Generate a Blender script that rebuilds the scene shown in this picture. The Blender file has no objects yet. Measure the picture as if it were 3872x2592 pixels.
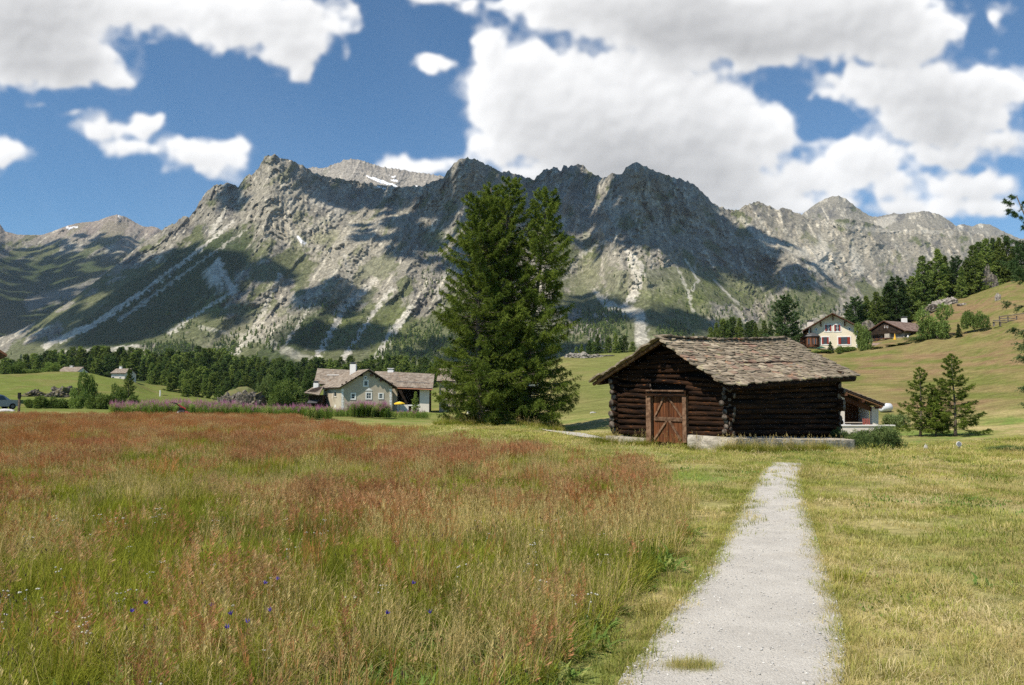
import bpy, math, random
import numpy as np
from mathutils import Vector, Matrix, Euler
sc = bpy.context.scene
COL = sc.collection
R = math.radians
# ------------------------------------------------------------------ camera, world, sun, exposure
W0, H0, F, HY = 3872.0, 2592.0, 3000.0, 1505.0
TH = math.atan((HY - H0 / 2) / F)
CZ = 1.6
cd = bpy.data.cameras.new('camera'); cam = bpy.data.objects.new('camera', cd); COL.objects.link(cam)
cam.location = (0, 0, CZ); cam.rotation_euler = (math.pi / 2 + TH, 0, 0)
cd.sensor_width = 36; cd.lens = 36 * F / W0; cd.clip_start = 0.1; cd.clip_end = 90000
sc.camera = cam
SUN_EL, SUN_AZ = R(54), math.atan2(-0.74, -0.67)          # azimuth clockwise from +Y
SUN = Vector((math.sin(SUN_AZ) * math.cos(SUN_EL), math.cos(SUN_AZ) * math.cos(SUN_EL), math.sin(SUN_EL)))
w = bpy.data.worlds.new('World'); sc.world = w; w.use_nodes = True
wt = w.node_tree; wt.nodes.clear()
wo = wt.nodes.new('ShaderNodeOutputWorld'); bg = wt.nodes.new('ShaderNodeBackground'); sk = wt.nodes.new('ShaderNodeTexSky')
sk.sky_type = 'NISHITA'; sk.sun_disc = False; sk.sun_elevation = SUN_EL; sk.sun_rotation = SUN_AZ
sk.altitude = 1800; sk.air_density = 1.0; sk.dust_density = 0.1; sk.ozone_density = 3.0
bg.inputs['Strength'].default_value = 0.092
tn = wt.nodes.new('ShaderNodeMix'); tn.data_type = 'RGBA'; tn.blend_type = 'MULTIPLY'; tn.inputs[0].default_value = 1.0; tn.inputs[7].default_value = (0.74, 1.05, 1.15, 1)
wt.links.new(sk.outputs[0], tn.inputs[6]); wt.links.new(tn.outputs[2], bg.inputs[0]); wt.links.new(bg.outputs[0], wo.inputs[0])
sl = bpy.data.lights.new('sun', 'SUN'); sl.energy = 5.0; sl.angle = R(0.53); sl.color = (1.0, 0.925, 0.80)
so = bpy.data.objects.new('sun', sl); COL.objects.link(so)
so.rotation_euler = SUN.to_track_quat('Z', 'Y').to_euler(); so.location = (0, 0, 50)
sc.view_settings.view_transform = 'Standard'; sc.view_settings.look = 'None'
sc.view_settings.exposure = 0.3; sc.view_settings.gamma = 1.0; sc.view_settings.use_curve_mapping = False
cy = sc.cycles
cy.max_bounces = 5; cy.diffuse_bounces = 2; cy.glossy_bounces = 2; cy.transmission_bounces = 3
cy.transparent_max_bounces = 8; cy.volume_bounces = 0; cy.use_denoising = False; cy.denoiser = 'OPENIMAGEDENOISE'; cy.denoising_input_passes = 'RGB_ALBEDO_NORMAL'
cy.caustics_reflective = False; cy.caustics_refractive = False
cy.sample_clamp_indirect = 4

# ------------------------------------------------------------------ photograph pixel -> place
cT, sT = math.cos(TH), math.sin(TH)
def ray(px, py):
    u = (np.asarray(px, float) - W0 / 2) / F; v = (H0 / 2 - np.asarray(py, float)) / F
    return u, cT - v * sT, sT + v * cT
def at(px, py, D):
    """point seen at (px, py) of the photograph, D metres north of the camera"""
    dx, dy, dz = ray(px, py); k = D / dy
    return dx * k, dy * k, CZ + dz * k
def P(px, py, D):
    a = at(px, py, D); return Vector((float(a[0]), float(a[1]), float(a[2])))
def sees(x, y, z):
    """where the camera sees a point"""
    zz = z - CZ
    dep = y * cT + zz * sT; up = -y * sT + zz * cT
    return W0 / 2 + F * x / dep, H0 / 2 - F * up / dep

# ------------------------------------------------------------------ noise
def _h(ix, iy, s):
    h = (ix.astype(np.int64) * 374761393 + iy.astype(np.int64) * 668265263 + s * 974634777) & 0xffffffff
    h = ((h ^ (h >> 13)) * 1274126177) & 0xffffffff
    return ((h ^ (h >> 16)) & 0xffffff) / float(0x1000000)
def perlin(x, y, s=0):
    x = np.asarray(x, float); y = np.asarray(y, float)
    ix = np.floor(x); iy = np.floor(y); fx = x - ix; fy = y - iy
    def g(dx, dy):
        a = _h(ix + dx, iy + dy, s) * 2 * np.pi
        return np.cos(a) * (fx - dx) + np.sin(a) * (fy - dy)
    u = fx * fx * fx * (fx * (fx * 6 - 15) + 10); v = fy * fy * fy * (fy * (fy * 6 - 15) + 10)
    a = g(0, 0); b = g(1, 0); c = g(0, 1); d = g(1, 1)
    return (a + (b - a) * u + (c - a + (a - b - c + d) * u) * v) * 1.5
def fbm(x, y, oct=5, s=0, gain=0.5, lac=2.03):
    r = 0; a = 1; t = 0
    for i in range(oct):
        r = r + a * perlin(x, y, s + i * 7); t += a; a *= gain; x = x * lac + 3.1; y = y * lac + 1.7
    return r / t
def ridged(x, y, oct=5, s=0, gain=0.55, lac=2.05):
    r = 0; a = 1; t = 0; wgt = 1
    for i in range(oct):
        n = 1 - np.abs(perlin(x, y, s + i * 7)) * 1.6; n = np.clip(n, 0, 1) ** 2 * wgt; wgt = np.clip(n * 1.6, 0.2, 1)
        r = r + a * n; t += a; a *= gain; x = x * lac + 5.3; y = y * lac + 2.9
    return r / t
def sstep(a, b, x):
    t = np.clip((x - a) / (b - a), 0, 1); return t * t * (3 - 2 * t)
def seg_dist(x, y, pts):
    """distance to a polyline and the way along it (0..1)"""
    best = np.full(np.shape(x), 1e9); along = np.zeros(np.shape(x)); n = len(pts) - 1
    for i in range(n):
        (x0, y0), (x1, y1) = pts[i], pts[i + 1]; dx, dy = x1 - x0, y1 - y0
        t = np.clip(((x - x0) * dx + (y - y0) * dy) / (dx * dx + dy * dy), 0, 1)
        d = np.hypot(x - x0 - t * dx, y - y0 - t * dy); m = d < best
        best = np.where(m, d, best); along = np.where(m, (i + t) / n, along)
    return best, along

# ------------------------------------------------------------------ meshes and objects
def np_mesh(name, V, Fc, smooth=False, col=None, uv=None, attrs=None):
    V = np.asarray(V, np.float32); Fc = np.asarray(Fc, np.int32); k = Fc.shape[1]
    me = bpy.data.meshes.new(name)
    me.vertices.add(len(V)); me.vertices.foreach_set('co', V.ravel())
    me.loops.add(Fc.size); me.loops.foreach_set('vertex_index', Fc.ravel())
    me.polygons.add(len(Fc)); me.polygons.foreach_set('loop_start', np.arange(0, Fc.size, k, dtype=np.int32))
    me.polygons.foreach_set('loop_total', np.full(len(Fc), k, np.int32))
    if smooth: me.polygons.foreach_set('use_smooth', np.ones(len(Fc), bool))
    if col is not None:
        a = me.color_attributes.new('Col', 'FLOAT_COLOR', 'POINT')
        c = np.ones((len(V), 4), np.float32); c[:, :np.shape(col)[1]] = col; a.data.foreach_set('color', c.ravel())
    for n, v in (attrs or {}).items():
        v = np.asarray(v)
        if v.ndim == 2: a = me.attributes.new(n, 'FLOAT_VECTOR', 'POINT'); a.data.foreach_set('vector', v.astype(np.float32).ravel())
        elif v.dtype.kind == 'i': a = me.attributes.new(n, 'INT', 'POINT'); a.data.foreach_set('value', v.astype(np.int32))
        else: a = me.attributes.new(n, 'FLOAT', 'POINT'); a.data.foreach_set('value', v.astype(np.float32))
    me.update(calc_edges=True); return me
def grid_faces(nr, nc):
    i = np.arange(nr - 1)[:, None] * nc + np.arange(nc - 1)[None, :]
    return np.stack([i, i + 1, i + nc + 1, i + nc], -1).reshape(-1, 4)
def link(name, me, mat=None, parent=None, **props):
    o = bpy.data.objects.new(name, me); COL.objects.link(o)
    if mat is not None and me is not None and len(me.materials) == 0:
        for m_ in (mat if isinstance(mat, (list, tuple)) else [mat]): me.materials.append(m_)
    if parent is not None: o.parent = parent
    for k, v in props.items(): o[k] = v
    return o
def thing(name, label, cat, loc=(0, 0, 0), rz=0, group=None):
    o = bpy.data.objects.new(name, None); COL.objects.link(o); o.location = loc; o.rotation_euler = (0, 0, rz)
    o.empty_display_size = 0.2; o['label'] = label; o['category'] = cat
    if group: o['group'] = group
    return o
def tag(o, label, cat, group=None):
    o['label'] = label; o['category'] = cat
    if group: o['group'] = group
    return o
def copy_tree(o, parent=None):
    c = o.copy(); COL.objects.link(c); c.parent = parent
    for ch in list(o.children): copy_tree(ch, c)
    return c
class MB:
    def __init__(s): s.v = []; s.f = []; s.m = []
    def add(s, V, Fc, m=0):
        b = len(s.v); s.v += [tuple(p) for p in V]; s.f += [tuple(i + b for i in f) for f in Fc]; s.m += [m] * len(Fc); return s
    def box(s, c, size, M=None, m=0):
        hx, hy, hz = size[0] / 2, size[1] / 2, size[2] / 2; c = Vector(c)
        V = [Vector((x, y, z)) for x in (-hx, hx) for y in (-hy, hy) for z in (-hz, hz)]
        if M is not None: V = [M @ p for p in V]
        return s.add([p + c for p in V], [(0, 1, 3, 2), (4, 6, 7, 5), (0, 4, 5, 1), (2, 3, 7, 6), (0, 2, 6, 4), (1, 5, 7, 3)], m)
    def hexa(s, a, b, m=0):
        """two quads (each 4 points, same order) joined into a solid"""
        return s.add(list(a) + list(b), [(3, 2, 1, 0), (4, 5, 6, 7), (0, 1, 5, 4), (1, 2, 6, 5), (2, 3, 7, 6), (3, 0, 4, 7)], m)
    def prism(s, poly, off, m=0):
        n = len(poly); off = Vector(off); A = [Vector(p) for p in poly]
        return s.add(A + [p + off for p in A], [tuple(range(n))[::-1], tuple(range(n, 2 * n))] + [(i, (i + 1) % n, n + (i + 1) % n, n + i) for i in range(n)], m)
    def tube(s, pts, rad, n=6, cap=True, m=0, jit=0, rnd=None):
        pts = [Vector(p) for p in pts]; rings = []
        for i, p in enumerate(pts):
            d = (pts[min(i + 1, len(pts) - 1)] - pts[max(i - 1, 0)]).normalized()
            a = d.cross(Vector((0, 0, 1)));
            if a.length < 1e-3: a = Vector((1, 0, 0))
            a.normalize(); b = d.cross(a); r = rad[i] if hasattr(rad, '__len__') else rad
            rings.append([p + (a * math.cos(t) + b * math.sin(t)) * r * (1 + (rnd.uniform(-jit, jit) if rnd else 0)) for t in [2 * math.pi * k / n for k in range(n)]])
        V = [q for r_ in rings for q in r_]
        Fc = [(i * n + k, i * n + (k + 1) % n, (i + 1) * n + (k + 1) % n, (i + 1) * n + k) for i in range(len(pts) - 1) for k in range(n)]
        if cap: Fc += [tuple(range(n))[::-1], tuple(range((len(pts) - 1) * n, len(pts) * n))]
        return s.add(V, Fc, m)
    def mesh(s, name, smooth=False):
        me = bpy.data.meshes.new(name); me.from_pydata([tuple(p) for p in s.v], [], s.f)
        me.polygons.foreach_set('material_index', s.m)
        if smooth: me.polygons.foreach_set('use_smooth', [True] * len(s.f))
        me.update(); return me
    def build(s, name, mat, parent=None, smooth=False, **props):
        me = s.mesh(name, smooth)
        for m_ in (mat if isinstance(mat, (list, tuple)) else [mat]): me.materials.append(m_)
        return link(name, me, None, parent, **props)
def blob(rnd, r=(1, 1, 1), n=2, amp=0.25, freq=1.3, seed=0, flat=None):
    """lumpy rock or clump"""
    import bmesh
    bm = bmesh.new(); bmesh.ops.create_icosphere(bm, subdivisions=n, radius=1)
    V = np.array([v.co[:] for v in bm.verts]); Fc = np.array([[v.index for v in f.verts] for f in bm.faces]); bm.free()
    d = fbm(V[:, 0] * freq + seed * 3.7 + V[:, 2] * 0.7, V[:, 1] * freq + V[:, 2] * freq * 1.1 - seed, 4, seed)
    d2 = np.abs(perlin(V[:, 0] * freq * 2 + V[:, 2] * 2, V[:, 1] * freq * 2 - V[:, 2] * 1.5, seed + 5))
    V = V * (1 + amp * (d * 1.6 - d2 * 0.5))[:, None] * np.array(r)
    if flat is not None: V[:, 2] = np.maximum(V[:, 2], flat)
    return V, Fc

# ------------------------------------------------------------------ materials
def nodes_of(name):
    m = bpy.data.materials.new(name); m.use_nodes = True; nt = m.node_tree; nt.nodes.clear()
    out = nt.nodes.new('ShaderNodeOutputMaterial'); return m, nt, out
class N:
    def __init__(s, nt): s.nt = nt
    def new(s, t, **kw):
        n = s.nt.nodes.new(t)
        for k, v in kw.items():
            if k == 'ins':
                for i, x in v.items(): s.set(n.inputs[i], x)
            else: setattr(n, k, v)
        return n
    def set(s, sock, x):
        if isinstance(x, bpy.types.NodeSocket): s.nt.links.new(x, sock)
        elif hasattr(x, '__len__') and len(x) == 3 and sock.type == 'RGBA': sock.default_value = (*x, 1)
        else: sock.default_value = x
    def math(s, op, a, b=0.0, clamp=False):
        n = s.new('ShaderNodeMath', operation=op, use_clamp=clamp); s.set(n.inputs[0], a); s.set(n.inputs[1], b); return n.outputs[0]
    def mix(s, f, a, b, mode='MIX'):
        n = s.new('ShaderNodeMix', data_type='RGBA', blend_type=mode); s.set(n.inputs[0], f); s.set(n.inputs[6], a); s.set(n.inputs[7], b); return n.outputs[2]
    def noise(s, vec, scale, detail=4, rough=0.55, dist=0.0):
        n = s.new('ShaderNodeTexNoise'); s.nt.links.new(vec, n.inputs['Vector']); n.inputs['Scale'].default_value = scale
        n.inputs['Detail'].default_value = detail; n.inputs['Roughness'].default_value = rough; n.inputs['Distortion'].default_value = dist; return n.outputs['Fac']
    def ramp(s, f, lo, hi, a=0.0, b=1.0):
        n = s.new('ShaderNodeMapRange', interpolation_type='SMOOTHSTEP'); s.set(n.inputs[0], f); n.inputs[1].default_value = lo; n.inputs[2].default_value = hi
        n.inputs[3].default_value = a; n.inputs[4].default_value = b; return n.outputs[0]
    def scale(s, vec, v):
        n = s.new('ShaderNodeVectorMath', operation='MULTIPLY'); s.set(n.inputs[0], vec); n.inputs[1].default_value = v; return n.outputs[0]
def surf(name, c1, c2=None, scale=2.0, rough=0.9, spec=0.2, bump=0.0, bscale=None, stretch=(1, 1, 1), lo=0.35, hi=0.65, c3=None, s3=8.0, lo3=0.55, hi3=0.7, rand=0.0, coords='Object', detail=5, randhue=None, metallic=0.0, bdist=0.02):
    m, nt, out = nodes_of(name); n = N(nt)
    tc = n.new('ShaderNodeTexCoord'); vec = tc.outputs[coords] if coords != 'World' else n.new('ShaderNodeNewGeometry').outputs['Position']
    vec = n.scale(vec, stretch)
    if rand or randhue:
        oi = n.new('ShaderNodeObjectInfo'); rr = oi.outputs['Random']
        va = n.new('ShaderNodeVectorMath', operation='ADD'); n.set(va.inputs[0], vec)
        cmb = n.new('ShaderNodeCombineXYZ'); n.set(cmb.inputs[0], n.math('MULTIPLY', rr, 37.0)); n.set(cmb.inputs[1], n.math('MULTIPLY', rr, 91.0)); n.set(va.inputs[1], cmb.outputs[0]); vec = va.outputs[0]
    col = c1
    if c2 is not None: col = n.mix(n.ramp(n.noise(vec, scale, detail), lo, hi), c1, c2)
    if c3 is not None: col = n.mix(n.ramp(n.noise(vec, s3, 4), lo3, hi3), col, c3)
    if randhue: col = n.mix(n.ramp(rr, randhue[1], randhue[2]), col, randhue[0])
    if rand:
        k = n.math('ADD', n.math('MULTIPLY', n.math('FRACT', n.math('MULTIPLY', rr, 7.31)), 2 * rand), 1 - rand)
        cc = n.new('ShaderNodeCombineXYZ'); [n.set(cc.inputs[i], k) for i in range(3)]; col = n.mix(1.0, col, cc.outputs[0], 'MULTIPLY')
    b = n.new('ShaderNodeBsdfPrincipled'); n.set(b.inputs['Base Color'], col); b.inputs['Roughness'].default_value = rough
    b.inputs['Specular IOR Level'].default_value = spec; b.inputs['Metallic'].default_value = metallic
    if bump:
        bn = n.new('ShaderNodeBump'); n.set(bn.inputs['Height'], n.noise(vec, bscale or scale * 3, 6, 0.6)); bn.inputs['Strength'].default_value = bump; bn.inputs['Distance'].default_value = bdist
        n.set(b.inputs['Normal'], bn.outputs[0])
    nt.links.new(b.outputs[0], out.inputs[0]); return m
def leafmat(name, c1, c2, scale=0.5, trans=0.35, vary=0.25, hue=None, attr=True, patch=None, rough=0.6, gain=1.68):
    """leaves and blades: diffuse plus light through the leaf; vertex colour 'Col' varies it per leaf, object random per plant"""
    bright = lambda c_: tuple(min(.8, q * gain) for q in c_)
    c1, c2 = bright(c1), bright(c2); hue = hue and (bright(hue[0]),) + tuple(hue[1:]); patch = patch and (bright(patch[0]),) + tuple(patch[1:])
    m, nt, out = nodes_of(name); n = N(nt)
    pos = n.new('ShaderNodeNewGeometry').outputs['Position']; oi = n.new('ShaderNodeObjectInfo').outputs['Random']
    f = n.ramp(n.noise(pos, scale, 3), 0.35, 0.65)
    if attr:
        a = n.new('ShaderNodeVertexColor'); a.layer_name = 'Col'; av = a.outputs[0]
        sep = n.new('ShaderNodeSeparateColor'); n.set(sep.inputs[0], av)
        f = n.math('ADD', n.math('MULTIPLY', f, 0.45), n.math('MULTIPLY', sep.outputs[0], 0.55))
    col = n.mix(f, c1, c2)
    if hue: col = n.mix(n.math('MULTIPLY', n.ramp(oi, hue[1], hue[2]), hue[3] if len(hue) > 3 else 1.0), col, hue[0])
    if patch: col = n.mix(n.ramp(n.noise(pos, patch[1], 2), patch[2], patch[3], 0, patch[4]), col, patch[0])
    k = n.math('ADD', n.math('MULTIPLY', n.math('FRACT', n.math('MULTIPLY', oi, 5.77)), 2 * vary), 1 - vary)
    cc = n.new('ShaderNodeCombineXYZ'); [n.set(cc.inputs[i], k) for i in range(3)]; col = n.mix(1.0, col, cc.outputs[0], 'MULTIPLY')
    d = n.new('ShaderNodeBsdfDiffuse'); n.set(d.inputs[0], col)
    t = n.new('ShaderNodeBsdfTranslucent'); n.set(t.inputs[0], n.mix(1.0, col, (1.0, 1.0, 0.55), 'MULTIPLY'))
    ms = n.new('ShaderNodeMixShader'); ms.inputs[0].default_value = trans
    nt.links.new(d.outputs[0], ms.inputs[1]); nt.links.new(t.outputs[0], ms.inputs[2]); nt.links.new(ms.outputs[0], out.inputs[0]); return m
def scatter(name, pts, rot, scl, idx, protos, **props):
    """countless small plants: points that each carry one of a few plants"""
    cname = name + '_kinds'; c = bpy.data.collections.new(cname)
    for i, (me) in enumerate(protos):
        o = bpy.data.objects.new('%s_%02d' % (name, i), me); c.objects.link(o)
    V = np.asarray(pts, np.float32)
    me = bpy.data.meshes.new(name); me.vertices.add(len(V)); me.vertices.foreach_set('co', V.ravel())
    a = me.attributes.new('rot', 'FLOAT_VECTOR', 'POINT'); a.data.foreach_set('vector', np.asarray(rot, np.float32).ravel())
    a = me.attributes.new('scl', 'FLOAT_VECTOR', 'POINT'); a.data.foreach_set('vector', np.asarray(scl, np.float32).ravel())
    a = me.attributes.new('idx', 'INT', 'POINT'); a.data.foreach_set('value', np.asarray(idx, np.int32))
    o = link(name, me, None, None, **props)
    ng = bpy.data.node_groups.new(name + '_spread', 'GeometryNodeTree')
    ng.interface.new_socket(name='Geometry', in_out='INPUT', socket_type='NodeSocketGeometry')
    ng.interface.new_socket(name='Geometry', in_out='OUTPUT', socket_type='NodeSocketGeometry')
    gi = ng.nodes.new('NodeGroupInput'); go = ng.nodes.new('NodeGroupOutput'); ci = ng.nodes.new('GeometryNodeCollectionInfo')
    ci.inputs['Collection'].default_value = c; ci.inputs['Separate Children'].default_value = True; ci.inputs['Reset Children'].default_value = True
    ip = ng.nodes.new('GeometryNodeInstanceOnPoints'); ip.inputs['Pick Instance'].default_value = True
    def na(n_, t):
        q = ng.nodes.new('GeometryNodeInputNamedAttribute'); q.data_type = t; q.inputs['Name'].default_value = n_
        return [s_ for s_ in q.outputs if s_.enabled and s_.name == 'Attribute'][0]
    L = ng.links
    L.new(gi.outputs[0], ip.inputs['Points']); L.new(ci.outputs[0], ip.inputs['Instance']); L.new(na('idx', 'INT'), ip.inputs['Instance Index'])
    L.new(na('rot', 'FLOAT_VECTOR'), ip.inputs['Rotation']); L.new(na('scl', 'FLOAT_VECTOR'), ip.inputs['Scale']); L.new(ip.outputs[0], go.inputs[0])
    md = o.modifiers.new('spread', 'NODES'); md.node_group = ng
    return o
# ================================================================== mountains
def lin(pts, x): p = np.array(pts, float); return np.interp(x, p[:, 0], p[:, 1])
S_ = 3872 / 2342.0
main_ridge = [(-600, 1420), (-100, 1320), (100, 1235), (250, 1150), (400, 1035), (520, 935), (600, 880)] + [(a * S_, b * S_) for a, b in [
    (375, 522), (400, 510), (420, 495), (432, 498), (440, 490), (455, 465), (472, 440), (490, 425), (520, 420), (545, 428), (560, 405), (570, 400), (575, 405), (590, 385), (605, 360), (612, 355), (628, 355), (640, 362), (662, 366), (690, 376), (712, 392), (735, 402), (800, 412), (870, 424),
    (930, 428), (965, 425), (1000, 412), (1015, 405), (1030, 382), (1040, 372), (1050, 365), (1065, 361), (1085, 363), (1100, 372), (1130, 385), (1142, 393), (1150, 396), (1165, 392), (1185, 400), (1203, 407), (1222, 411), (1235, 395), (1250, 386), (1258, 389), (1270, 382), (1283, 390), (1290, 380),
    (1300, 384), (1308, 378), (1318, 376), (1335, 380), (1350, 393), (1368, 402), (1385, 407), (1392, 398), (1405, 394), (1415, 400), (1425, 396), (1432, 384), (1445, 375), (1456, 372), (1480, 381), (1500, 391), (1520, 400), (1555, 409), (1575, 417), (1592, 426), (1605, 440), (1618, 449), (1628, 462), (1640, 472),
    (1655, 474), (1668, 481), (1680, 482), (1695, 476), (1710, 468), (1730, 462), (1748, 466), (1765, 474), (1778, 482), (1786, 474), (1800, 478), (1815, 484), (1830, 490), (1842, 499), (1870, 503), (1900, 504), (1940, 500), (1990, 510), (2040, 528), (2100, 520), (2160, 522), (2200, 530), (2260, 538), (2342, 552), (2480, 560), (2700, 570)]]
back_ridge = [(a * S_, b * S_) for a, b in [(640, 420), (700, 388), (715, 383), (742, 386), (760, 377), (775, 373), (786, 365), (800, 364), (822, 366), (850, 375), (880, 383), (905, 386), (950, 394), (985, 399), (1012, 402), (1060, 420)]]
left_ridge = [(-900, 800), (-400, 880), (-60, 830)] + [(a * S_, b * S_) for a, b in [(0, 513), (12, 530), (40, 537), (95, 538), (120, 530), (150, 518), (180, 510), (205, 508), (225, 505), (245, 497), (268, 491), (290, 497), (310, 510), (330, 519), (352, 518), (400, 540), (470, 600)]]
right_ridge = [(a * S_, b * S_) for a, b in [(1740, 520), (1800, 505), (1833, 492), (1850, 478), (1872, 463), (1886, 455), (1905, 449), (1918, 448), (1935, 455), (1960, 475), (1985, 492), (1996, 497), (2020, 494), (2045, 487), (2060, 490), (2090, 486), (2110, 483), (2125, 484), (2150, 492), (2175, 508), (2190, 520), (2230, 540), (2300, 560)]]
far_ridge = [(a * S_, b * S_) for a, b in [(2130, 545), (2170, 530), (2190, 516), (2205, 513), (2222, 518), (2240, 512), (2262, 513), (2280, 522), (2300, 532), (2330, 545), (2420, 555), (2560, 540), (2700, 560)]]

def slant(px): return lin([(-600, 1.5), (400, 1.3), (900, 0.7), (1500, 0.55), (2100, 0.15), (2400, 0.0), (2800, -0.55), (3300, -0.5), (4300, -0.2)], px)
spurs = [([(1040, 595), (1010, 700), (960, 820), (900, 930), (820, 1030)], 150, 100), ([(1760, 605), (1640, 700), (1560, 790), (1500, 900), (1530, 1050)], 330, 120), ([(1760, 605), (1850, 760), (1800, 950), (1750, 1150)], 220, 110),
         ([(2400, 622), (2330, 720), (2300, 850), (2350, 1000)], 300, 110), ([(2400, 622), (2640, 740), (2860, 900), (3050, 1050), (3150, 1180)], 320, 120), ([(2100, 630), (2150, 760)], 160, 50), ([(3150, 840), (3060, 960), (2960, 1060)], 220, 120), ([(620, 880), (420, 1040), (250, 1160)], 260, 120),
         ([(1250, 690), (1400, 760), (1560, 790)], -200, 70), ([(2200, 760), (2230, 900), (2200, 1040)], -260, 80), ([(2400, 950), (2390, 1150)], -160, 60), ([(2900, 1000), (2860, 1120), (2850, 1250)], -240, 60), ([(1130, 1000), (1000, 1180), (850, 1330)], -170, 80), ([(1330, 950), (1200, 1150)], 150, 90)]
def smooth_a(a, k):
    w_ = np.hanning(2 * k + 3)[1:-1]; w_ /= w_.sum(); return np.convolve(np.pad(a, k, mode='edge'), w_, 'valid')
calm_spots = [(560, 1130, 460, 120, -34), (230, 1090, 380, 150, 8), (1300, 1270, 330, 60, -30), (1500, 1260, 90, 110, -40), (2620, 1080, 240, 50, 14), (830, 1050, 70, 60, 0)]
def ell(PX, PY, cx, cy, rx, ry, rot=0.0):
    a = math.radians(rot); x = PX - cx; y = PY - cy; X = (x * math.cos(a) + y * math.sin(a)) / rx; Y = (-x * math.sin(a) + y * math.cos(a)) / ry
    return np.sqrt(X * X + Y * Y)
def sheet(ridge, base_py, rb, rt, px, rows, seed, relief=1.0, gpow=0.82, use_spurs=False, jag=11.0, tuck=None):
    top = lin(ridge, px); low = smooth_a(top, 12)
    if jag: top = top - jag * (ridged(px / 26.0, px * 0 + seed, 4, seed) - 0.42) * lin([(-600, 0.2), (560, 0.3), (700, 1), (2700, 1.1), (3050, 0.7), (4300, 0.4)], px)
    v = np.linspace(0, 1, rows)[:, None] ** 1.0
    PY = base_py + (low[None, :] - base_py) * v + (top - low)[None, :] * v ** 9; PX = np.broadcast_to(px[None, :], PY.shape).copy()
    q = PX + slant(PX) * (PY - 1000)
    wx = fbm(PX / 170, PY / 170, 3, seed + 50) * 40; wy = fbm(PX / 150, PY / 150, 3, seed + 60) * 40
    rock = sstep(-0.22, 0.25, fbm(PX / 300, PY / 260, 3, seed + 9) + (v - 0.45) * 1.1)
    calm = np.zeros(PX.shape)
    for e in calm_spots: calm = np.maximum(calm, sstep(1.15, 0.75, ell(PX, PY, *e) + fbm(PX / 50, PY / 50, 3, 8) * 0.3))
    rock = rock * (1 - 0.85 * calm)
    rel = -120 * (ridged((q + wx) / 330, (PY + wy) / 620, 3, seed + 1) - 0.4)
    rel += -70 * (ridged((q + wx) / 95, (PY + wy) / 190, 4, seed + 2) - 0.4) * (0.45 + 0.75 * rock) * (1 - 0.7 * calm)
    rel += -34 * (ridged((PX + wx) / 38, (PY + wy) / 44, 4, seed + 3, 0.62) - 0.4) * (0.30 + 0.95 * rock) * (1 - 0.6 * calm)
    rel += (16 * fbm(PX / 10.0, PY / 10.0, 3, seed + 4, .6) - 16 * np.abs(perlin(PX / 17 + wx / 30, PY / 21, seed + 71))) * (0.15 + rock)
    if use_spurs:
        for pts, A, wd in spurs:
            d, t = seg_dist(PX + wx * 0.6, PY + wy * 0.6, pts); rel -= A * np.exp(-(d / wd) ** 2)
    fade = sstep(0, 0.10, v)
    r0 = rb(PX); r1 = rt(PX)
    D = r0 + (r1 - r0) * v ** gpow + rel * relief * fade
    if tuck: D[0] = tuck[1]; PY[0] = tuck[0]
    X, Y, Z = at(PX, PY, D)
    return PX, PY, D, np.stack([X, Y, Z], -1), rock, q
def cmix(c, c2, m): return c * (1 - m[..., None]) + np.array(c2) * m[..., None]
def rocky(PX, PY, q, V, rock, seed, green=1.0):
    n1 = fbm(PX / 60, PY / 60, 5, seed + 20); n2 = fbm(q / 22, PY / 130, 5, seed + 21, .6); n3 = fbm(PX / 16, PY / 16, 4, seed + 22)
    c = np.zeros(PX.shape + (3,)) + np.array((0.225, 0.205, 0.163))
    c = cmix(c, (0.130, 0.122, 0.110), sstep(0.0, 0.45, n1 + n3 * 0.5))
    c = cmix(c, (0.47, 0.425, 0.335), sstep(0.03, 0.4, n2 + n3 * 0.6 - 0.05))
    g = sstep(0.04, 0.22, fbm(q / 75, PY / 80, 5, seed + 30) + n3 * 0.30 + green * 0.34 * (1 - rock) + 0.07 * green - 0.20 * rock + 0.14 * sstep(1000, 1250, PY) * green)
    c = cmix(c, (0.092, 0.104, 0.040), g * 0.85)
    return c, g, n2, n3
mt = None
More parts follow.
